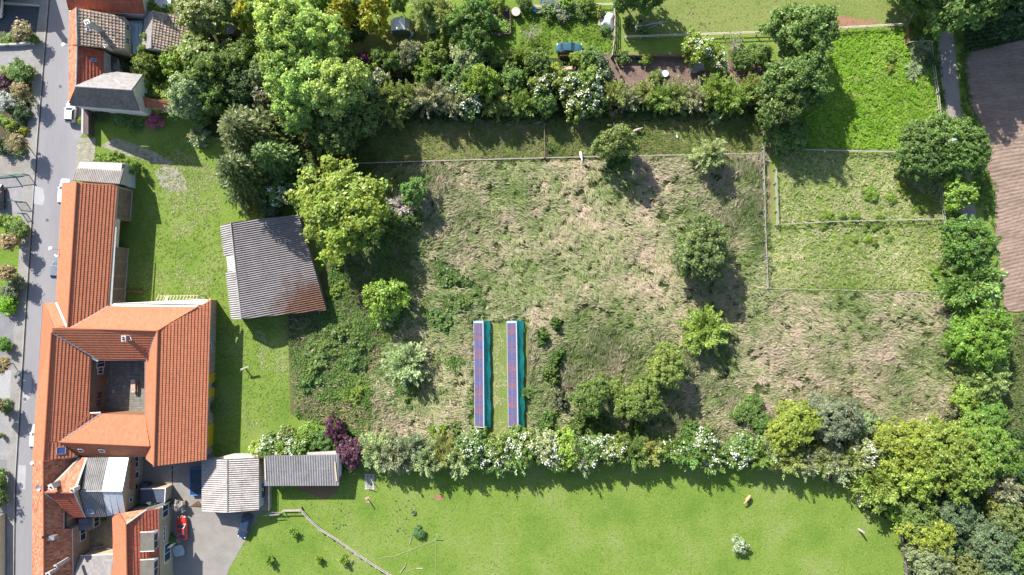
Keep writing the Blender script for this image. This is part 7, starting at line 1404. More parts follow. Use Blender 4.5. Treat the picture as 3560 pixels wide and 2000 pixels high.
# ---- the shrub belt between gardens and strip
for a in (('E', 1190, 580, 95, 3.6, 'round', 'fresh', 'fresh green shrub left of the purple one'), ('E', 1325, 610, 84, 4.6, 'round', 'purple', 'purple-leaved shrub in the upper belt'), ('E', 1500, 580, 105, 5.0, 'round', 'mid', 'green shrub right of the purple one'), ('E', 1630, 610, 100, 5.3, 'round', 'deep', 'deep green shrub second right of the purple one'), ('E', 1790, 540, 110, 7.0, 'round', 'grey', 'bluish green tree reaching into the shaded lawn'), ('E', 2030, 560, 140, 6.0, 'round', 'light', 'light green shrub below the lawn edge'), ('E', 2340, 580, 155, 6.6, 'round', 'pale', 'pale green tree at the end of the shaded lawn'), ('E', 1930, 730, 120, 6.0, 'round', 'fresh', 'bright shrub right of the wooden deck'), ('E', 2240, 750, 130, 5.4, 'round', 'mid', 'mid green shrub under the pale green tree'), ('E', 1400, 720, 105, 4.6, 'round', 'lime', 'yellow-green shrub under the purple one'),
          ('E', 1490, 770, 95, 4.8, 'elder', 'pale', 'white-flowering shrub left of the wooden deck'), ('E', 1400, 900, 130, 5.8, 'elder', 'pale', 'pale flowering shrub below the deck beside the ash'), ('E', 1570, 960, 170, 6.6, 'spray', 'olive', 'olive feathery shrub right of the ashes'), ('E', 1760, 930, 130, 6.0, 'spray', 'olive', 'second olive feathery shrub right of the ashes'), ('E', 1980, 940, 190, 7.0, 'spray', 'grey', 'large greyish feathery shrub in the belt'), ('E', 2230, 980, 170, 6.6, 'spray', 'grey', 'greyish feathery shrub left of the bright tall one'), ('E', 2480, 800, 140, 8.4, 'round', 'fresh', 'tall bright green shrub above the strip'), ('E', 1600, 1110, 140, 4.8, 'spray', 'olive', 'lower olive shrub overhanging the strip'), ('E', 1420, 1080, 120, 5.4, 'round', 'mid', 'green shrub filling the gap beside the ashes'), ('E', 320, 970, 110, 6.0, 'elder', 'grey', 'pale flowering shrub left of the ashes'), ('E', 100, 880, 150, 7.2, 'round', 'dark', 'dark tree in the gap left of the ashes'), ('E', 300, 740, 110, 7.2, 'round', 'pale', 'pale tree peeping out left of the ashes'), ('E', 60, 640, 120, 7.2, 'round', 'olive', 'brownish green tree left of the ashes'), ('E', 380, 1130, 110, 4.8, 'round', 'blue', 'bluish shrub between the ashes and the spruce'), ('E', 180, 480, 110, 6.6, 'round', 'mid', 'green tree below the pale green shed roof'),
          ('F', 80, 520, 105, 6.0, 'round', 'pale', 'pale shrub at the lawn end near the vegetable pen'), ('F', 270, 495, 70, 3.6, 'round', 'deep', 'dark shrub along the lower edge of the teal car lawn'), ('F', 400, 470, 80, 3.6, 'spray', 'olive', 'wispy shrub along the lower edge of the teal car lawn'), ('F', 500, 440, 80, 4.1, 'spray', 'light', 'light wispy shrub left of the teal car'), ('F', 640, 510, 105, 6.0, 'round', 'mid', 'leafy shrub below and left of the teal car'), ('F', 180, 680, 115, 7.8, 'round', 'fresh', 'bright leafy tree below the shaded lawn end'), ('F', 430, 640, 105, 4.8, 'round', 'mid', 'green shrub around the brick pillar'), ('F', 60, 620, 100, 6.0, 'round', 'mid', 'green shrub left of the bright leafy tree'), ('F', 60, 790, 130, 6.0, 'elder', 'mid', 'flower-dotted shrub above the strip'), ('F', 290, 800, 125, 6.0, 'spray', 'olive', 'olive shrub with a dry patch above the strip'), ('F', 400, 860, 70, 3.6, 'sparse', 'tan', 'dead brown bush in the shrub belt'), ('F', 500, 830, 105, 5.5, 'spray', 'mid', 'green feathery shrub left of the white-flowering mass'),
          ('F', 660, 700, 105, 6.0, 'elder', 'light', 'smaller white-flowering elder left of the large one'), ('F', 860, 700, 110, 6.5, 'elder', 'light', 'white-flowering elder at the upper left of the large mass'), ('F', 1040, 690, 130, 6.7, 'elder', 'light', 'white-flowering elder at the upper right of the large mass'), ('F', 940, 820, 130, 6.0, 'elder', 'light', 'white-flowering elder at the lower end of the large mass'), ('F', 1090, 830, 110, 5.5, 'elder', 'mid', 'white-flowering elder at the right end of the large mass'), ('F', 690, 830, 95, 5.3, 'round', 'deep', 'dark shrub under the smaller elder'), ('F', 1130, 570, 112, 3.8, 'blob', 'blue', 'grey-green rounded shrub beside the soil garden'), ('F', 1080, 470, 85, 3.6, 'round', 'mid', 'shrub below the end of the white board fence'), ('F', 960, 470, 60, 2.6, 'round', 'fresh', 'low shrub right of the reddish fence panel'), ('F', 780, 580, 60, 2.9, 'round', 'lime', 'lime shrub left of the brick terrace'),
          ('F', 1250, 750, 115, 4.8, 'spray', 'olive', 'first olive hedge shrub below the soil garden'), ('F', 1380, 790, 105, 4.6, 'spray', 'grey', 'second hedge shrub below the soil garden'), ('F', 1500, 760, 105, 4.6, 'spray', 'olive', 'third hedge shrub below the soil garden, under the clipped bush'), ('F', 1630, 790, 110, 4.6, 'spray', 'light', 'fourth hedge shrub below the soil garden, under the basin'), ('F', 1770, 780, 115, 4.8, 'spray', 'olive', 'fifth hedge shrub below the soil garden'), ('F', 1900, 780, 110, 4.8, 'spray', 'grey', 'sixth hedge shrub below the soil garden'), ('F', 2080, 730, 130, 6.7, 'spray', 'light', 'tall light hedge shrub right of the soil garden row'), ('F', 2210, 780, 140, 6.5, 'spray', 'light', 'broad light hedge shrub next to the oaks'), ('F', 2400, 720, 120, 6.0, 'spray', 'olive', 'olive hedge shrub touching the oaks'), ('F', 1590, 625, 56, 1.5, 'blob', 'light', 'round bush standing alone on the brown soil'),
          ('F', 1950, 400, 130, 6.0, 'elder', 'fresh', 'flowering elder over the hutch'), ('F', 2080, 480, 100, 4.8, 'elder', 'fresh', 'lower flowering elder right of the hutch'), ('F', 2230, 370, 120, 5, 'sparse', 'olive', 'nearly bare tree right of the flowering elder'), ('F', 2300, 470, 95, 3.6, 'round', 'mid', 'green shrub under the nearly bare tree'), ('F', 2440, 440, 90, 3.6, 'round', 'mid', 'leafy shrub left of the oaks above the compost frames'), ('F', 1520, 475, 48, 1.8, 'shrub', 'fresh', 'small shrub on the boarded fence of the soil garden'), ('F', 1320, 470, 60, 1.6, 'shrub', 'mid', 'creeper on the left end of the boarded fence'), ('F', 570, 270, 92, 3.2, 'sparse', 'pale', 'airy sapling on the teal car lawn'), ('F', 330, 200, 75, 1.4, 'shrub', 'fresh', 'bushy vegetables in the pen'), ('F', 250, 215, 50, 1.0, 'shrub', 'mid', 'leafy vegetables at the left of the pen'), ('F', 720, 90, 60, 1.6, 'shrub', 'mid', 'shrub right of the firewood crate'), ('F', 820, 95, 70, 1.8, 'shrub', 'grey', 'greyish shrub under the pale rail fence'), ('F', 980, 80, 75, 1.4, 'shrub', 'mid', 'low shrub row beside the grey kerb'), ('F', 1100, 85, 60, 1.4, 'shrub', 'fresh', 'shrub left of the white tarpaulin'), ('F', 1180, 240, 40, 1.2, 'shrub', 'deep', 'weeds below the white tarpaulin'),
          ('F', 300, 20, 70, 2.9, 'round', 'fresh', 'shrub at the top edge above the vegetable pen'), ('F', 520, 15, 60, 2.6, 'round', 'mid', 'shrub at the top edge above the black tub'), ('F', 860, 12, 60, 2.4, 'round', 'fresh', 'shrub at the top edge right of the blue pallet'), ('F', 1020, 10, 70, 2.4, 'round', 'fresh', 'bright shrub at the top edge left of the fence corner'), ('F', 1370, 190, 50, 1.2, 'tuft', 'mid', 'weeds along the fence by the trailer'), ('F', 1380, -60, 130, 9, 'oak', 'deep', 'tree at the top edge above the fence corner'), ('F', 1560, -70, 150, 9, 'oak', 'deep', 'tree at the top edge shading the trailer'), ('F', 1500, 25, 60, 4.1, 'round', 'fresh', 'sunlit shrub at the top edge above the trailer'), ('F', 1500, 235, 60, 0.9, 'tuft', 'mid', 'tall weeds growing through the trailer'), ('F', 1270, 1160, 140, 9.0, 'round', 'olive', 'bushy tree at the edge of the shaded strip'), ('F', 1180, 1190, 90, 3.4, 'sparse', 'olive', 'bare twiggy bush left of the bushy strip tree'), ('F', 1300, 1290, 110, 2.4, 'mound', 'mid', 'low dark growth below the bushy strip tree'), ('F', 2040, 1250, 128, 7.8, 'spray', 'pale', 'pale feathery tree on the strip fence'), ('F', 720, 1200, 40, 1.1, 'tuft', 'mid', 'weed clump beside the cross fence'), ('F', 2070, 960, 60, 2, 'tuft', 'pale', 'pale weeds below the light hedge shrubs'), ('F', 1240, 920, 60, 3, 'sparse', 'straw', 'dead twiggy shrub below the white-flowering mass')): tree(*a)
# ---- right side trees
for a in (('G', 530, 290, 265, 12.5, 'oak', 'deep', 'upper of the two dark oaks between the paddocks'), ('G', 470, 740, 280, 12.5, 'oak', 'deep', 'lower of the two dark oaks between the paddocks'), ('G', 340, 950, 220, 10, 'oak', 'deep', 'oak limb spreading over the end of the strip'), ('G', 250, 1240, 85, 4, 'round', 'mid', 'young tree below the oaks'), ('G', 420, 1250, 150, 4.5, 'round', 'deep', 'dark shrub in the shade below the oaks'), ('S', 3330, -80, 135, 18, 'oak', 'deep', 'tall tree over the track at the top edge'), ('S', 3190, -60, 90, 8, 'oak', 'deep', 'tree at the top edge left of the track'), ('S', 3480, -130, 140, 18, 'oak', 'deep', 'tall tree beyond the top edge above the dark crop'), ('S', 3600, -60, 130, 17, 'oak', 'dark', 'tall tree beyond the top right corner'), ('G', 1475, 190, 38, 1.8, 'shrub', 'pale', 'small pale shrub at the upper fence corner'), ('G', 1330, 515, 55, 1.0, 'shrub', 'fresh', 'rounded weed clump in the lush paddock'), ('G', 1320, 630, 45, 0.8, 'shrub', 'lime', 'lighter weed clump in the lush paddock'), ('G', 1610, 470, 90, 1.7, 'spray', 'grey', 'greyish elder scrub by the fence step'), ('G', 1560, 640, 100, 0.9, 'tuft', 'pale', 'pale tall grass clump in the lush paddock'), ('G', 1690, 560, 60, 2, 'round', 'dark', 'dark shrub in the fence step'),
          ('G', 1600, 1330, 190, 7, 'oak', 'deep', 'left tree of the pair over the track'), ('G', 1930, 1300, 240, 8.5, 'oak', (0.075, 0.15, 0.028), 'right tree of the pair over the track'), ('H', 2000, 120, 190, 8, 'oak', (0.075, 0.15, 0.028), 'tree below the pair over the track'), ('H', 1650, 180, 170, 6.5, 'oak', 'deep', 'dark tree at the corner of the upper pale paddock'), ('H', 1970, 450, 150, 6.5, 'round', 'fresh', 'bright lower branch mass hanging over the track'), ('H', 2060, 920, 235, 8, 'oak', (0.07, 0.15, 0.025), 'rounded dark green tree beside the ploughed field'), ('H', 1930, 1130, 110, 4, 'round', 'olive', 'olive shrub below the rounded tree'), ('H', 2120, 1290, 260, 8, 'spray', 'mid', 'feathery tree beside the ploughed field'), ('L', 2190, 440, 275, 8.5, 'oak', (0.085, 0.185, 0.022), 'bright rounded tree at the right edge of the tall meadow'), ('L', 1980, 330, 90, 3, 'round', 'blue', 'blue-green shrub left of the bright rounded tree'), ('L', 2270, 820, 220, 7.5, 'weep', 'olive', 'olive drooping conifer at the right edge'), ('L', 2080, 960, 130, 4, 'round', 'fresh', 'fresh shrub below the drooping conifer'), ('L', 2240, 1170, 170, 6, 'oak', (0.08, 0.17, 0.025), 'green tree at the corner above the wood'), ('L', 2120, 720, 120, 3, 'round', 'mid', 'shrub between the bright tree and the conifer'),
          ('L', 110, 1090, 120, 2.6, 'round', 'mid', 'dark shrub left of the lime tree above the hedge'), ('L', 200, 1190, 110, 2.4, 'round', 'deep', 'low shrub left of the lime tree above the hedge'), ('L', 510, 1240, 210, 7, 'oak', 'lime', 'lime tree above the hedge'), ('L', 900, 1180, 210, 7, 'oak', 'grey', 'grey-green tree right of the lime tree'), ('L', 720, 1090, 120, 4, 'round', 'grey', 'small grey-green tree behind the lime tree'), ('L', 1130, 1230, 120, 2.4, 'round', 'pale', 'pale shrub right of the grey-green tree'),
          ('M', 1500, 300, 230, 9, 'oak', 'lime', 'yellow-green tree at the left end of the wood'), ('M', 1800, 330, 270, 10, 'oak', (0.13, 0.2, 0.03), 'large yellow-green tree in the upper wood'), ('M', 2050, 480, 240, 10, 'oak', (0.12, 0.195, 0.03), 'yellow-green tree right of the large one'), ('M', 1600, 540, 220, 9, 'oak', 'lime', 'yellow-green tree below the large one'), ('M', 1300, 650, 210, 8, 'spray', (0.11, 0.16, 0.03), 'spreading yellow-green tree by the corner fence'), ('M', 2300, 330, 220, 9, 'oak', (0.11, 0.2, 0.03), 'bright tree at the right edge of the upper wood'), ('M', 2100, 230, 200, 8, 'oak', (0.11, 0.2, 0.03), 'bright tree on the upper border of the wood'), ('M', 2400, 640, 200, 9, 'weep', 'grey', 'grey willow-like tree at the right edge'), ('M', 2330, 780, 140, 7, 'spray', 'olive', 'olive tree below the grey willow-like tree'), ('M', 1610, 890, 165, 7, 'oak', 'mid', 'green tree at the inner edge of the wood'), ('M', 1930, 920, 160, 7.5, 'oak', 'blue', 'blue-green tree in the middle of the wood'), ('M', 1730, 1080, 210, 8, 'oak', 'lime', 'yellow-green tree by the wire fence'), ('M', 1740, 1310, 195, 8, 'oak', 'pale', 'pale green tree by the wire fence at the bottom'), ('M', 2240, 1170, 230, 9, 'oak', 'blue', 'dark blue-green tree in the lower wood'), ('M', 2460, 940, 190, 8.5, 'oak', 'olive', 'olive-green tree at the right edge of the lower wood'), ('M', 2330, 1400, 200, 8.5, 'oak', 'blue', 'blue-green tree at the bottom right'), ('M', 2080, 1420, 150, 7.5, 'oak', 'olive', 'small olive tree at the bottom of the wood'), ('M', 2540, 1250, 180, 9, 'oak', 'mid', 'green tree at the bottom right edge'), ('M', 1700, 720, 130, 5, 'round', 'dark', 'dark undergrowth between the yellow-green trees'), ('M', 2050, 720, 150, 5, 'round', 'dark', 'dark undergrowth in the middle of the wood'), ('M', 1950, 1180, 110, 5, 'round', 'dark', 'dark undergrowth by the lower trees'), ('M', 1450, 900, 90, 4, 'round', 'fresh', 'fresh shrub below the spreading tree'), ('M', 1200, 400, 90, 4, 'round', 'grey', 'shrub joining hedge and wood'),
          ('M', 35, 1170, 75, 2.0, 'elder', 'pale', 'small white-flowering shrub alone on the bottom paddock')): tree(*a)
# ---- meadow trees and scrub
for a in (('I', 1250, 330, 390, 11, 'ash', (0.125, 0.178, 0.022), 'large lime-green walnut beside the field barn'), ('I', 710, 180, 140, 5, 'elder', 'deep', 'dark elder with white flowers between spruce and barn'), ('I', 620, 330, 110, 3, 'round', 'dark', 'dark shrub above the barn roof'), ('I', 950, 60, 110, 4, 'round', 'dark', 'shaded shrub behind the walnut'), ('I', 1905, 165, 110, 6, 'round', (0.1, 0.18, 0.04), 'small bright tree right of the walnut'), ('I', 1790, 290, 100, 2.0, 'tuft', 'silver', 'pale dry grass tussock right of the walnut'), ('I', 1650, 1130, 170, 7, 'round', 'fresh', 'fresh green tree in the scrub below the walnut'), ('I', 1560, 1080, 100, 6, 'round', 'fresh', 'left half of the fresh green pair in the scrub'), ('I', 1640, 1290, 90, 3, 'spray', 'pale', 'pale shrub below the fresh green pair'), ('I', 1750, 560, 120, 2.0, 'mound', 'mid', 'bramble mound below the walnut'), ('I', 1880, 470, 130, 2.0, 'mound', 'deep', 'dark bramble mound right of the walnut'), ('I', 1960, 380, 90, 1.6, 'mound', 'deep', 'dark scrub below the small bright tree'),
          ('K', 1120, 220, 62, 2.6, 'mound', 'deep', 'upper dark bramble right of the solar sheds'), ('K', 1000, 340, 82, 2.6, 'mound', 'deep', 'broad dark bramble right of the solar sheds'), ('K', 1130, 530, 80, 2.6, 'mound', 'mid', 'bramble in the middle of the row right of the sheds'), ('K', 1080, 690, 92, 2.6, 'mound', 'deep', 'long bramble in the row right of the sheds'), ('K', 1150, 900, 105, 2.6, 'mound', 'grey', 'grey-leaved bush at the lower end of the bramble row'), ('K', 845, 840, 48, 1.7, 'spray', 'mid', 'small shrub leaning on the right shed'), ('K', 1430, 880, 165, 7.2, 'oak', 'light', 'left of the three light meadow trees'), ('K', 1860, 910, 195, 7.6, 'oak', 'light', 'middle of the three light meadow trees'), ('K', 2110, 610, 190, 7.5, 'oak', (0.12, 0.18, 0.035), 'upper of the three light meadow trees'), ('K', 1660, 820, 100, 5, 'round', 'light', 'small tree between the light meadow trees'), ('K', 1050, 1130, 135, 2.6, 'mound', 'mid', 'green thicket below the bramble row'), ('K', 1330, 1140, 130, 2.6, 'mound', 'mid', 'green thicket above the white hedge flowers'), ('K', 1520, 1120, 95, 2.6, 'mound', 'deep', 'thicket under the left light meadow tree'), ('K', 1820, 1190, 90, 2.6, 'mound', 'light', 'light thicket above the hedge'), ('K', 2330, 1180, 100, 2.6, 'mound', 'deep', 'dark thicket above the hedge near the lime tree'), ('K', 80, 1170, 130, 1.8, 'mound', 'fresh', 'green thicket left of the solar sheds'), ('K', 240, 1180, 110, 1.6, 'mound', 'mid', 'thicket at the corner of the mown strip'),
          ('W', 1768, 625, 62, 9.5, 'oak', (0.095, 0.145, 0.04), 'upper half of the lone dark meadow tree'), ('W', 1770, 665, 52, 8, 'oak', (0.09, 0.14, 0.038), 'lower half of the lone dark meadow tree'), ('W', 1780, 835, 60, 6.5, 'spray', 'light', 'light feathery tree below the lone meadow tree'), ('W', 1015, 915, 48, 5.8, 'spray', 'pale', 'pale feathery tree in the scrub left of the sheds'), ('W', 1030, 990, 30, 1.6, 'mound', 'mid', 'low scrub below the pale feathery tree'), ('W', 860, 845, 50, 1.8, 'mound', 'deep', 'large bramble mound in the scrub below the barn'), ('W', 800, 900, 55, 1.8, 'mound', 'deep', 'dark bramble mound beside the lawn'), ('W', 900, 900, 45, 1.6, 'mound', 'mid', 'green bramble mound in the scrub'), ('W', 780, 960, 40, 1.5, 'mound', 'deep', 'bramble mound near the lawn corner'), ('W', 890, 990, 42, 1.4, 'mound', 'fresh', 'fresh nettle patch in the scrub'), ('W', 850, 730, 30, 1.3, 'mound', 'fresh', 'nettles along the field barn'), ('W', 1160, 760, 45, 1.6, 'mound', 'deep', 'bramble mound above the solar sheds'), ('W', 1110, 800, 45, 1.5, 'mound', 'mid', 'second bramble mound above the solar sheds'), ('W', 1130, 700, 45, 1.5, 'mound', 'mid', 'bramble mound beside the trodden path'),
          ('J', 560, 1065, 40, 1.4, 'tuft', 'fresh', 'staked sapling below the wooden gate'), ('J', 350, 1320, 40, 1.6, 'tuft', 'fresh', 'staked sapling nearest the yard corner'), ('J', 790, 1312, 35, 1.4, 'tuft', 'fresh', 'staked sapling in the middle of the lower lawn'), ('J', 1010, 1320, 45, 1.6, 'tuft', 'fresh', 'staked sapling beside the curved fence'), ('J', 1690, 1062, 50, 1.0, 'blob', (0.075, 0.15, 0.04), 'round bush growing in the large tyre ring'), ('J', 1642, 878, 18, 0.5, 'tuft', 'fresh', 'tuft growing in the small tyre planter'),
          ('D', 1780, 745, 62, 1.9, 'shrub', 'silver', 'silver-blue shrub overhanging the rusty planter'), ('D', 1680, 705, 24, 0.9, 'tuft', 'lime', 'yellow-green tuft in the rusty planter'), ('D', 1735, 715, 24, 0.9, 'tuft', 'lime', 'second tuft in the rusty planter'), ('D', 1685, 1075, 46, 1.5, 'blob', 'deep', 'dark potted shrub beside the folded parasol'), ('D', 1552, 705, 24, 3.2, 'blob', 'fresh', 'potted ball beside the white garden chair'), ('D', 1030, 870, 28, 0.8, 'shrub', 'mid', 'small plant in the inner yard'), ('C', 2140, 1190, 66, 1.5, 'round', 'deep', 'dark shrub against the east wall of the farmhouse'), ('C', 2110, 960, 36, 1.0, 'shrub', 'deep', 'small dark plant between the yellow doors')): tree(*a)
# ---- the long lower hedge, one shrub after the other
for a in (('J', 240, 350, 90, 2.6, 'elder', 'lime', 'bright white-flowering shrub over the garage corner'), ('J', 350, 290, 110, 3.4, 'elder', 'light', 'white-flowering shrub left above the carport'), ('J', 500, 180, 85, 3, 'elder', 'light', 'white-flowering shrub farthest up beside the carport'), ('J', 590, 300, 110, 3.4, 'elder', 'light', 'white-flowering shrub in the middle above the carport'), ('J', 440, 310, 90, 3, 'round', 'fresh', 'green shrub among the white-flowering ones'), ('J', 690, 170, 90, 3, 'round', 'fresh', 'green shrub left of the dark-leaved pair'), ('J', 820, 230, 110, 3, 'round', 'mid', 'green shrub above the carport sheet'), ('J', 740, 260, 80, 2.4, 'round', 'deep', 'dark shrub above the carport sheet'), ('J', 935, 120, 98, 4, 'round', 'purple', 'upper dark purple shrub near the carport'), ('J', 1075, 335, 125, 4.4, 'round', 'purple', 'lower dark purple shrub beside the carport'), ('J', 1070, 470, 60, 1.6, 'shrub', 'deep', 'creeper in the fenced corner by the carport'), ('J', 960, 260, 70, 2.4, 'round', 'mid', 'green shrub between the dark purple pair')): tree(*a)
HEDGE = [('J', 1300, 340, 'spray', 'pale'), ('J', 1460, 380, 'spray', 'grey'), ('J', 1610, 320, 'spray', 'grey'), ('J', 1760, 400, 'spray', 'pale'), ('J', 1900, 330, 'spray', 'olive'), ('J', 2040, 400, 'spray', 'pale'), ('J', 2160, 300, 'hawthorn', 'pale'), ('J', 2300, 370, 'elder', 'light'), ('J', 2420, 410, 'hawthorn', 'mid'),
         ('K', 380, 1320, 'elder', 'mid'), ('K', 600, 1350, 'elder', 'light'), ('K', 760, 1400, 'hawthorn', 'mid'), ('K', 850, 1310, 'elder', 'light'), ('K', 1030, 1340, 'elder', 'pale'), ('K', 1190, 1360, 'round', 'lime'), ('K', 1330, 1390, 'spray', 'grey'), ('K', 1470, 1330, 'elder', 'mid'), ('K', 1640, 1350, 'elder', 'light'), ('K', 1810, 1380, 'spray', 'mid'), ('K', 1960, 1370, 'spray', 'olive'), ('K', 2140, 1350, 'hawthorn', 'mid'), ('K', 2300, 1390, 'spray', 'mid'), ('K', 2430, 1310, 'elder', 'mid'), ('K', 2520, 1400, 'hawthorn', 'mid'),
         ('M', 60, 310, 'elder', 'mid'), ('M', 200, 370, 'spray', 'light'), ('M', 330, 330, 'hawthorn', 'pale'), ('M', 470, 420, 'spray', 'olive'), ('M', 620, 430, 'spray', 'grey'), ('M', 770, 420, 'spray', 'olive'), ('M', 900, 430, 'spray', 'grey'), ('M', 1040, 410, 'spray', 'olive'), ('M', 1165, 340, 'elder', 'pale')]
WORD = {'spray': 'feathery', 'hawthorn': 'flower-flecked feathery', 'elder': 'white-flowering', 'round': 'bright lime'}
ORD = 'first second third fourth fifth sixth seventh eighth ninth tenth eleventh twelfth thirteenth fourteenth fifteenth sixteenth seventeenth eighteenth nineteenth twentieth'.split()
ORD += ['twenty-' + w for w in ORD[:9]] + ['thirtieth'] + ['thirty-' + w for w in ORD[:5]]
for i, (tl, x, y, k, c) in enumerate(HEDGE):
    tree(tl, x, y, TREE_RNG.uniform(132, 156), TREE_RNG.uniform(5.0, 6.0), k, c, '%s %s shrub of the long lower hedge, counted from the carport' % (ORD[i], WORD[k]), 'hedge_shrub', 'shrub', 'shrubs of the long lower hedge', hf=0.55)
WEEDS = sorted(((1150, 460, 70, 0.9), (1340, 510, 62, 0.8), (1450, 410, 55, 0.9), (1520, 452, 52, 0.8), (1640, 540, 85, 0.9), (1410, 285, 42, 0.7), (745, 680, 66, 0.8), (885, 670, 36, 0.7), (1005, 676, 46, 0.8), (1226, 674, 40, 0.8), (700, 772, 32, 0.7), (1248, 748, 34, 0.7), (1182, 782, 32, 0.6), (1112, 742, 26, 0.6), (1120, 888, 42, 0.7), (1182, 922, 32, 0.6), (1332, 880, 34, 0.6), (1000, 898, 28, 0.6), (842, 960, 26, 0.5), (1762, 1200, 64, 1.2), (1300, 810, 26, 0.5), (450, 292, 24, 0.5), (1560, 590, 40, 0.6), (1090, 800, 26, 0.5)), key=lambda w: w[1])
rank = [sum(1 for w in WEEDS[:i] if (w[1] < 735) == (WEEDS[i][1] < 735)) for i in range(len(WEEDS))]
for i, (x, y, rr, h) in enumerate(WEEDS):
    side = 'upper' if y < 735 else 'lower'
    tree('H', x, y, rr, h, 'shrub', 'fresh', '%s green weed clump of the %s pale paddock, from the top down' % (ORD[rank[i]], side), 'weed_clump', 'weeds', 'weed clumps in the pale paddocks')
# ------------------------------------------------------------------ grass and ground cover (nobody could count it)
M_GRASS = vcol_mat('grass_blades', 0.28)
def sample(pts, n, r, holes=()):
    xs = [p[0] for p in pts]; ys_ = [p[1] for p in pts]; k = int(n * 1.0)
    x = r.uniform(min(xs), max(xs), k); y = r.uniform(min(ys_), max(ys_), k); ok = inside(pts, x, y)
    for h in holes: ok &= ~inside(h, x, y)
    return x[ok], y[ok]
def area_box(pts): return (max(p[0] for p in pts) - min(p[0] for p in pts)) * (max(p[1] for p in pts) - min(p[1] for p in pts))
def grass(name, label, pts, tus, per, ln, wd, lift, pal, seed, flow=(0.6, 2.4, 14.0), spread=0.55, hump=0.25, patch=4.0, holes=(), z=0.0, fan=0.22, keep=0.0, kp=None):
    """tussocks of blades laid over by the wind; pal: colours from damp green to dry straw"""
    r = np.random.default_rng(seed); x, y = sample(pts, tus * area_box(pts), r, holes); kq = kp or patch; ok = 0.5 * vnoise(x, y, kq, seed + 7) + 0.5 * vnoise(x, y, kq * 0.35, seed + 8) >= keep; x, y = x[ok], y[ok]; n = len(x)
    ang = flow[0] + flow[1] * (vnoise(x, y, flow[2], seed) - 0.5) + 1.6 * (vnoise(x, y, flow[2] * 0.22, seed + 1) - 0.5) + r.normal(0, spread * 0.6, n)
    dry = 0.55 * vnoise(x, y, patch, seed + 2) + 0.45 * vnoise(x, y, patch * 0.3, seed + 3) + r.normal(0, 0.13, n)
    hm = hump * (0.6 * vnoise(x, y, 2.6, seed + 4) + 0.4 * vnoise(x, y, 0.9, seed + 5)); sz = r.uniform(0.65, 1.35, n)
    i = np.repeat(np.arange(n), per); m = len(i); a = ang[i] + r.normal(0, spread, m); L = ln * sz[i] * r.uniform(0.6, 1.25, m); W = wd * r.uniform(0.6, 1.3, m)
    D = np.stack([np.cos(a), np.sin(a)], 1); S_ = np.stack([-np.sin(a), np.cos(a)], 1); up = lift * r.uniform(0.5, 1.5, m)
    x0 = x[i] + r.normal(0, fan * ln, m); y0 = y[i] + r.normal(0, fan * ln, m); z0 = z + 0.02 + hm[i] * r.uniform(0.5, 1.0, m)
    tw = r.normal(0, 0.35, m) * W
    root = np.stack([x0, y0, z0], 1); mid = np.stack([x0 + D[:, 0] * L * 0.45, y0 + D[:, 1] * L * 0.45, z0 + up * L], 1); tip = np.stack([x0 + D[:, 0] * L, y0 + D[:, 1] * L, z0 + up * L * 0.8], 1)
    side = np.stack([S_[:, 0] * W, S_[:, 1] * W, tw], 1)
    V = np.stack([root, mid - side, tip, mid + side], 1).reshape(-1, 3); F = np.arange(4 * m).reshape(m, 4)
    P_ = np.array(pal); kf = np.clip(dry[i] + r.normal(0, 0.07, m), 0, 0.999) * (len(pal) - 1); k0 = kf.astype(int); f = (kf - k0)[:, None]; col = P_[k0] * (1 - f) + P_[np.minimum(k0 + 1, len(pal) - 1)] * f
    col = col * r.uniform(0.8, 1.2, m)[:, None]; col = np.repeat(col, 4, 0)
    me = np_mesh(name, V, F, col, M_GRASS); return tag(link(name, me), label, 'grass', kind='stuff')
def cover(name, label, pts, dens, ls, hgt, pal, seed, holes=(), patch=3.0, cut=0.0, cat='ground cover', rows=None):
    """low leafy growth in uneven mounds"""
    r = np.random.default_rng(seed); x, y = sample(pts, dens * area_box(pts), r, holes); cl = 0.6 * vnoise(x, y, patch, seed) + 0.4 * vnoise(x, y, patch * 0.35, seed + 1)
    if rows: cl = 0.45 * cl + 0.55 * (0.5 + 0.5 * np.sin((-x * math.sin(rows[0]) + y * math.cos(rows[0])) * 2 * math.pi / rows[1]))
    ok = cl > cut; x, y, cl = x[ok], y[ok], cl[ok]; n = len(x)
    z = 0.03 + hgt * np.clip((cl - cut) / (1 - cut), 0, 1) * r.uniform(0.3, 1.0, n); N = np.array([0, 0, 1.0]) + r.normal(0, 0.45, (n, 3)); V, F = leaf_faces(r, np.stack([x, y, z], 1), N, ls * r.uniform(0.6, 1.4, n), 1.5)
    P_ = np.array(pal); kf = np.clip(vnoise(x, y, patch * 0.7, seed + 2) + r.normal(0, 0.15, n), 0, 0.999) * (len(pal) - 1); k0 = kf.astype(int); f = (kf - k0)[:, None]; col = (P_[k0] * (1 - f) + P_[np.minimum(k0 + 1, len(pal) - 1)] * f) * r.uniform(0.75, 1.25, n)[:, None]
    me = np_mesh(name, V, F, np.repeat(col, 4, 0), M_GRASS); return tag(link(name, me), label, cat, kind='stuff')
PATH = px_poly([(1430, 878), (1565, 922), (1650, 980), (1712, 1075), (1680, 1085), (1615, 1000), (1545, 950), (1430, 900)])
STRIP = [K_(352, 165), K_(870, 165), K_(860, 1230), K_(340, 1230)]
MEADOW = px_poly([(1330, 600), (1480, 575), (2655, 545), (2672, 1012), (3290, 1020), (3320, 1250), (3360, 1430), (3080, 1520), (2560, 1550), (1300, 1540), (1290, 1300), (1450, 1000), (1400, 800)])
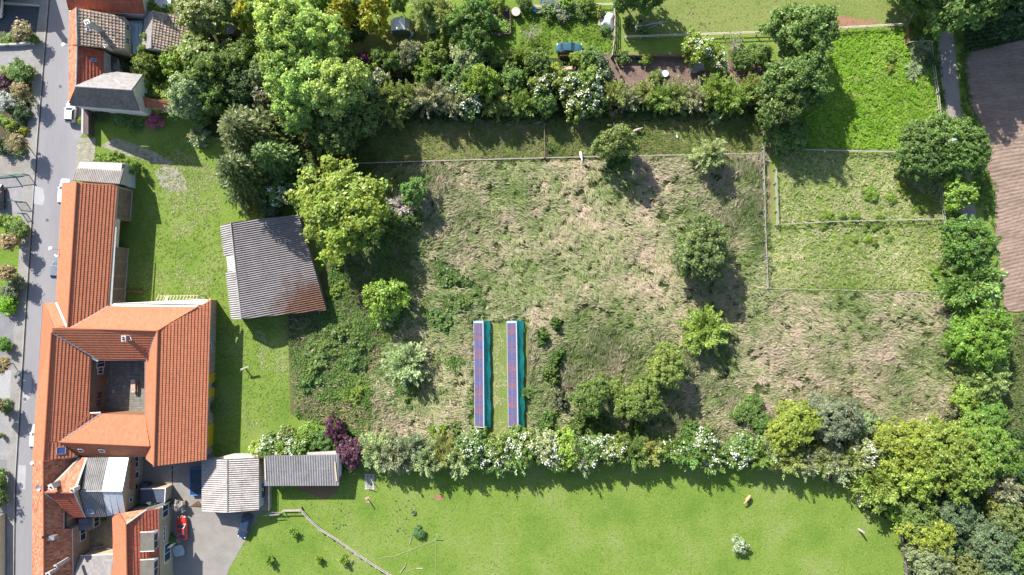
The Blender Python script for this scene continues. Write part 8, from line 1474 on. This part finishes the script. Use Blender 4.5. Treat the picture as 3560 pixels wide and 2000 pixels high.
grass('meadow_undergrass', 'short green grass between the tall tussocks of the meadow', MEADOW, 4.0, 6, 0.55, 0.05, 0.2, [(0.07, 0.13, 0.03), (0.11, 0.18, 0.045), (0.16, 0.22, 0.07)], 2, (0.9, 2.6, 9.0), 0.8, 0.12, 6.0, (STRIP, PATH))
grass('tall_grass', 'tall wind-laid grass with straw-coloured seed heads filling the meadow', MEADOW, 7.5, 14, 0.8, 0.042, 0.4, [(0.13, 0.205, 0.05), (0.21, 0.275, 0.1), (0.33, 0.34, 0.18), (0.46, 0.4, 0.275), (0.55, 0.43, 0.34)], 3, (0.45, 2.6, 13.0), 0.42, 0.8, 6.0, (STRIP, PATH), fan=0.24, keep=0.36, kp=1.5)
SCRUB = px_poly([(1150, 860), (1240, 620), (1330, 600), (1440, 820), (1500, 990), (1640, 1100), (1640, 1250), (1500, 1400), (1290, 1535), (1150, 1480), (1030, 1450), (1010, 1250), (1000, 1120), (1140, 1090)])
grass('rough_grass', 'rough grass between the brambles beside the field barn', SCRUB, 3.2, 10, 0.85, 0.055, 0.32, [(0.07, 0.12, 0.03), (0.12, 0.17, 0.05), (0.2, 0.22, 0.09), (0.3, 0.27, 0.15), (0.36, 0.3, 0.19)], 13, (1.2, 3.0, 9.0), 0.7, 0.35, 4.0, (PATH,))
cover('bramble_cover', 'low bramble and nettle cover in the scrub beside the field barn', SCRUB, 120, 0.2, 1.2, [(0.09, 0.18, 0.04), (0.14, 0.235, 0.055), (0.19, 0.26, 0.08)], 14, (PATH,), 4.5, 0.3)
cover('thicket_cover', 'leafy undergrowth along the upper side of the long hedge', px_poly([(1010, 1450), (1280, 1500), (1640, 1500), (1900, 1470), (2400, 1500), (2600, 1430), (2900, 1500), (3050, 1520), (3050, 1580), (1270, 1560)]), 60, 0.2, 0.9, [(0.09, 0.17, 0.035), (0.13, 0.22, 0.05), (0.18, 0.24, 0.08)], 15, (STRIP,), 3.0, 0.3)
grass('strip_grass', 'dry matted grass of the shaded strip below the shrub belt', px_poly([(1200, 425), (2650, 395), (2655, 530), (1300, 575), (1180, 560)]), 7.0, 8, 0.7, 0.05, 0.2, [(0.09, 0.14, 0.03), (0.15, 0.19, 0.055), (0.22, 0.23, 0.09), (0.30, 0.27, 0.13)], 23, (0.3, 3.0, 7.0), 0.6, 0.2, 4.0)
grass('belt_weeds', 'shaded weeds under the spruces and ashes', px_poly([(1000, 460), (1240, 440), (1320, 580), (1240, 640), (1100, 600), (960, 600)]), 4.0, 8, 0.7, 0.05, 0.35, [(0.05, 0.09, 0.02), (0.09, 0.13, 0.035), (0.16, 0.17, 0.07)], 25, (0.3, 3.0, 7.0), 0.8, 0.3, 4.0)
PD = [(0.21, 0.3, 0.065), (0.31, 0.37, 0.13), (0.41, 0.43, 0.2), (0.49, 0.46, 0.26)]
grass('pale_grass', 'pale tussocky grass of the upper pale paddock', [HH(292, 70), HH(1800, 95), HH(1825, 690), HH(292, 742)], 7.0, 8, 0.5, 0.05, 0.28, PD, 33, (0.5, 3.0, 6.0), 0.8, 0.2, 3.5)
grass('pale_grass', 'pale tussocky grass of the lower pale paddock', [HH(205, 775), HH(1838, 722), HH(1866, 1378), HH(206, 1342)], 7.0, 8, 0.5, 0.05, 0.28, PD, 34, (0.5, 3.0, 6.0), 0.8, 0.2, 3.5)
grass('lush_grass', 'lush bright grass of the upper right paddock', [G_(600, 330), G_(1478, 265), G_(1500, 410), G_(1690, 400), G_(1725, 620), G_(1790, 1160), G_(1450, 1380), G_(280, 1375), G_(300, 900)], 6.5, 8, 0.5, 0.06, 0.26, [(0.12, 0.25, 0.02), (0.185, 0.36, 0.028), (0.23, 0.4, 0.04), (0.3, 0.41, 0.1)], 43, (0.9, 2.5, 8.0), 0.8, 0.3, 3.0)
grass('garden_grass', 'bright long grass of the teal car lawn', [V_(560, 250), V_(2100, 300), V_(2130, 600), V_(2380, 720), V_(2360, 1040), V_(1900, 1040), V_(1850, 800), V_(1250, 790), V_(1200, 1030), V_(560, 1030), V_(640, 500)], 7, 8, 0.4, 0.05, 0.25, [(0.1, 0.19, 0.022), (0.15, 0.255, 0.03), (0.21, 0.29, 0.055)], 44, (0.9, 2.5, 5.0), 0.9, 0.2, 2.0)
HAY = [(0.34, 0.36, 0.15), (0.42, 0.42, 0.22), (0.5, 0.48, 0.3)]
LAWNP = [(0.15, 0.25, 0.03), (0.18, 0.27, 0.045), (0.22, 0.285, 0.075), (0.34, 0.35, 0.16)]
grass('lawn_tufts', 'short tufts and clippings on the lawn beside the barn wing', px_poly([(455, 520), (640, 470), (760, 640), (770, 800), (790, 1080), (830, 1115), (1000, 1130), (1010, 1450), (900, 1500), (750, 1590), (750, 1080), (640, 1040), (470, 1050), (470, 640)]), 4.0, 4, 0.28, 0.045, 0.06, LAWNP, 53, (1.4, 1.6, 6.0), 0.8, 0.05, 6.0)
grass('paddock_tufts', 'short tufts on the bottom paddock', px_poly([(900, 1800), (1280, 1640), (3000, 1690), (3010, 1780), (3140, 1850), (3180, 2050), (800, 2050), (830, 1900)]), 1.5, 4, 0.3, 0.045, 0.015, LAWNP, 54, (1.0, 3.0, 12.0), 0.9, 0.0, 9.0)
grass('dry_tufts', 'short dry tufts on the paddock above the pale rail fence', px_poly([(2210, -60), (3170, -60), (3140, 82), (2700, 105), (2180, 125)]), 2.0, 4, 0.3, 0.04, 0.015, [(0.17, 0.23, 0.05), (0.21, 0.25, 0.07), (0.27, 0.28, 0.12)], 55, (1.0, 3.0, 12.0), 0.9, 0.0, 9.0)
grass('verge_grass', 'grass verge along the gravel track', [G_(1490, 240), G_(1740, 60), G_(1760, 330), G_(1850, 1150), G_(1990, 2100), G_(1840, 2000), G_(1810, 1170), G_(1730, 600), G_(1700, 390), G_(1500, 400)], 4.0, 8, 0.5, 0.05, 0.4, [(0.05, 0.1, 0.02), (0.08, 0.14, 0.025), (0.12, 0.17, 0.05)], 56, (1.5, 2, 6.0), 0.9, 0.3, 3.0)
grass('verge_grass', 'grass verge between track and ploughed field', [G_(1890, 60), G_(2000, 60), G_(2045, 560), G_(2068, 960), G_(2180, 1200), G_(2215, 1541), G_(2315, 1790), G_(2300, 2143), G_(2130, 1900), G_(2000, 1090), G_(1955, 640)], 4.0, 8, 0.45, 0.05, 0.4, [(0.05, 0.12, 0.02), (0.08, 0.17, 0.025), (0.12, 0.18, 0.04)], 57, (1.5, 2, 6.0), 0.9, 0.3, 3.0)
cover('crop_leaves', 'dense crop in the field at the top right, its green darkened for forest shade', [G_(1990, -120), G_(2800, -120), G_(2800, 310), G_(2572, 365), G_(2300, 440), G_(2020, 500)], 60, 0.24, 0.55, [(0.045, 0.085, 0.03), (0.06, 0.11, 0.04), (0.085, 0.14, 0.06)], 63, (), 2.0, 0.05, 'crop', (0.15, 0.7))  # forest shade is put into the dark leaf greens
grass('field_margin', 'tall green growth beyond the trees at the right edge', px_poly([(3480, 1100), (3640, 1080), (3640, 1520), (3430, 1500), (3380, 1400)]), 5.0, 8, 0.8, 0.06, 0.35, [(0.08, 0.13, 0.035), (0.13, 0.17, 0.06), (0.19, 0.2, 0.09)], 64, (0.2, 2, 6.0), 0.7, 0.3, 3.0)
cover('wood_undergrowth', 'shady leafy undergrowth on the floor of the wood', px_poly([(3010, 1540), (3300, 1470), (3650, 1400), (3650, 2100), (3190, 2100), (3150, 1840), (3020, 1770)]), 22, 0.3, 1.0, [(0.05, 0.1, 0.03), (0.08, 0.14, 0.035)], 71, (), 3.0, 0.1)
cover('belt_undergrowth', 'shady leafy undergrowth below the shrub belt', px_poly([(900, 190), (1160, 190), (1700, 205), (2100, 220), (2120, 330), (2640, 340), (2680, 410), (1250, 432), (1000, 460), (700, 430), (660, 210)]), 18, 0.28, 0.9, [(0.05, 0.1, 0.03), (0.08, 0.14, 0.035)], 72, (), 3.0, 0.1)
grass('hay_clippings', 'pale dry clippings strewn over the lawn between barn wing and field barn', px_poly([(560, 560), (640, 500), (760, 600), (770, 820), (800, 1080), (860, 1130), (1000, 1150), (1000, 1440), (850, 1500), (850, 1120), (620, 1000), (590, 700)]), 9.0, 3, 0.3, 0.045, 0.05, HAY, 81, (1.3, 1.2, 8.0), 0.5, 0.03, 5.0, keep=0.55)
grass('mown_hay', 'pale clippings on the mown strip between the solar sheds', [K_(540, 200), K_(665, 200), K_(680, 1200), K_(548, 1200)], 14.0, 3, 0.3, 0.045, 0.05, HAY, 82, (1.5, 1.0, 8.0), 0.5, 0.03, 2.5, keep=0.5)
def specks(name, label, spots, n, m, seed):
    r = random.Random(seed); mb = MB()
    for tl, x, y, rad in spots:
        for _ in range(n):
            q = t(tl, x + r.gauss(0, rad), y + r.gauss(0, rad * 0.8)); w = r.uniform(0.05, 0.17); mb.lathe((q.x, q.y, 0.0), [(w, 0.0), (w * 0.75, w * 0.35), (w * 0.25, w * 0.5)], 6)
    return tag(mb.build(name, m), label, 'soil', kind='stuff')
specks('molehills', 'scattered dark molehills and droppings on the bottom paddock', (('J', 970, 1020, 40), ('J', 1550, 930, 45), ('J', 1530, 1040, 45), ('J', 1530, 830, 45), ('J', 975, 880, 45)), 14, mat('dark_mole_soil', (0.05, 0.045, 0.035), (0.08, 0.07, 0.055), 2.0), 4)
specks('clods', 'loose clods on the brown garden soil and in the paddock above', (('X', 400, 480, 90), ('X', 950, 480, 130), ('Z', 1130, 130, 50), ('Z', 1260, 330, 40), ('F', 750, 1080, 30)), 14, mat('dark_clods', (0.075, 0.055, 0.045), (0.11, 0.08, 0.065), 2.0), 6)
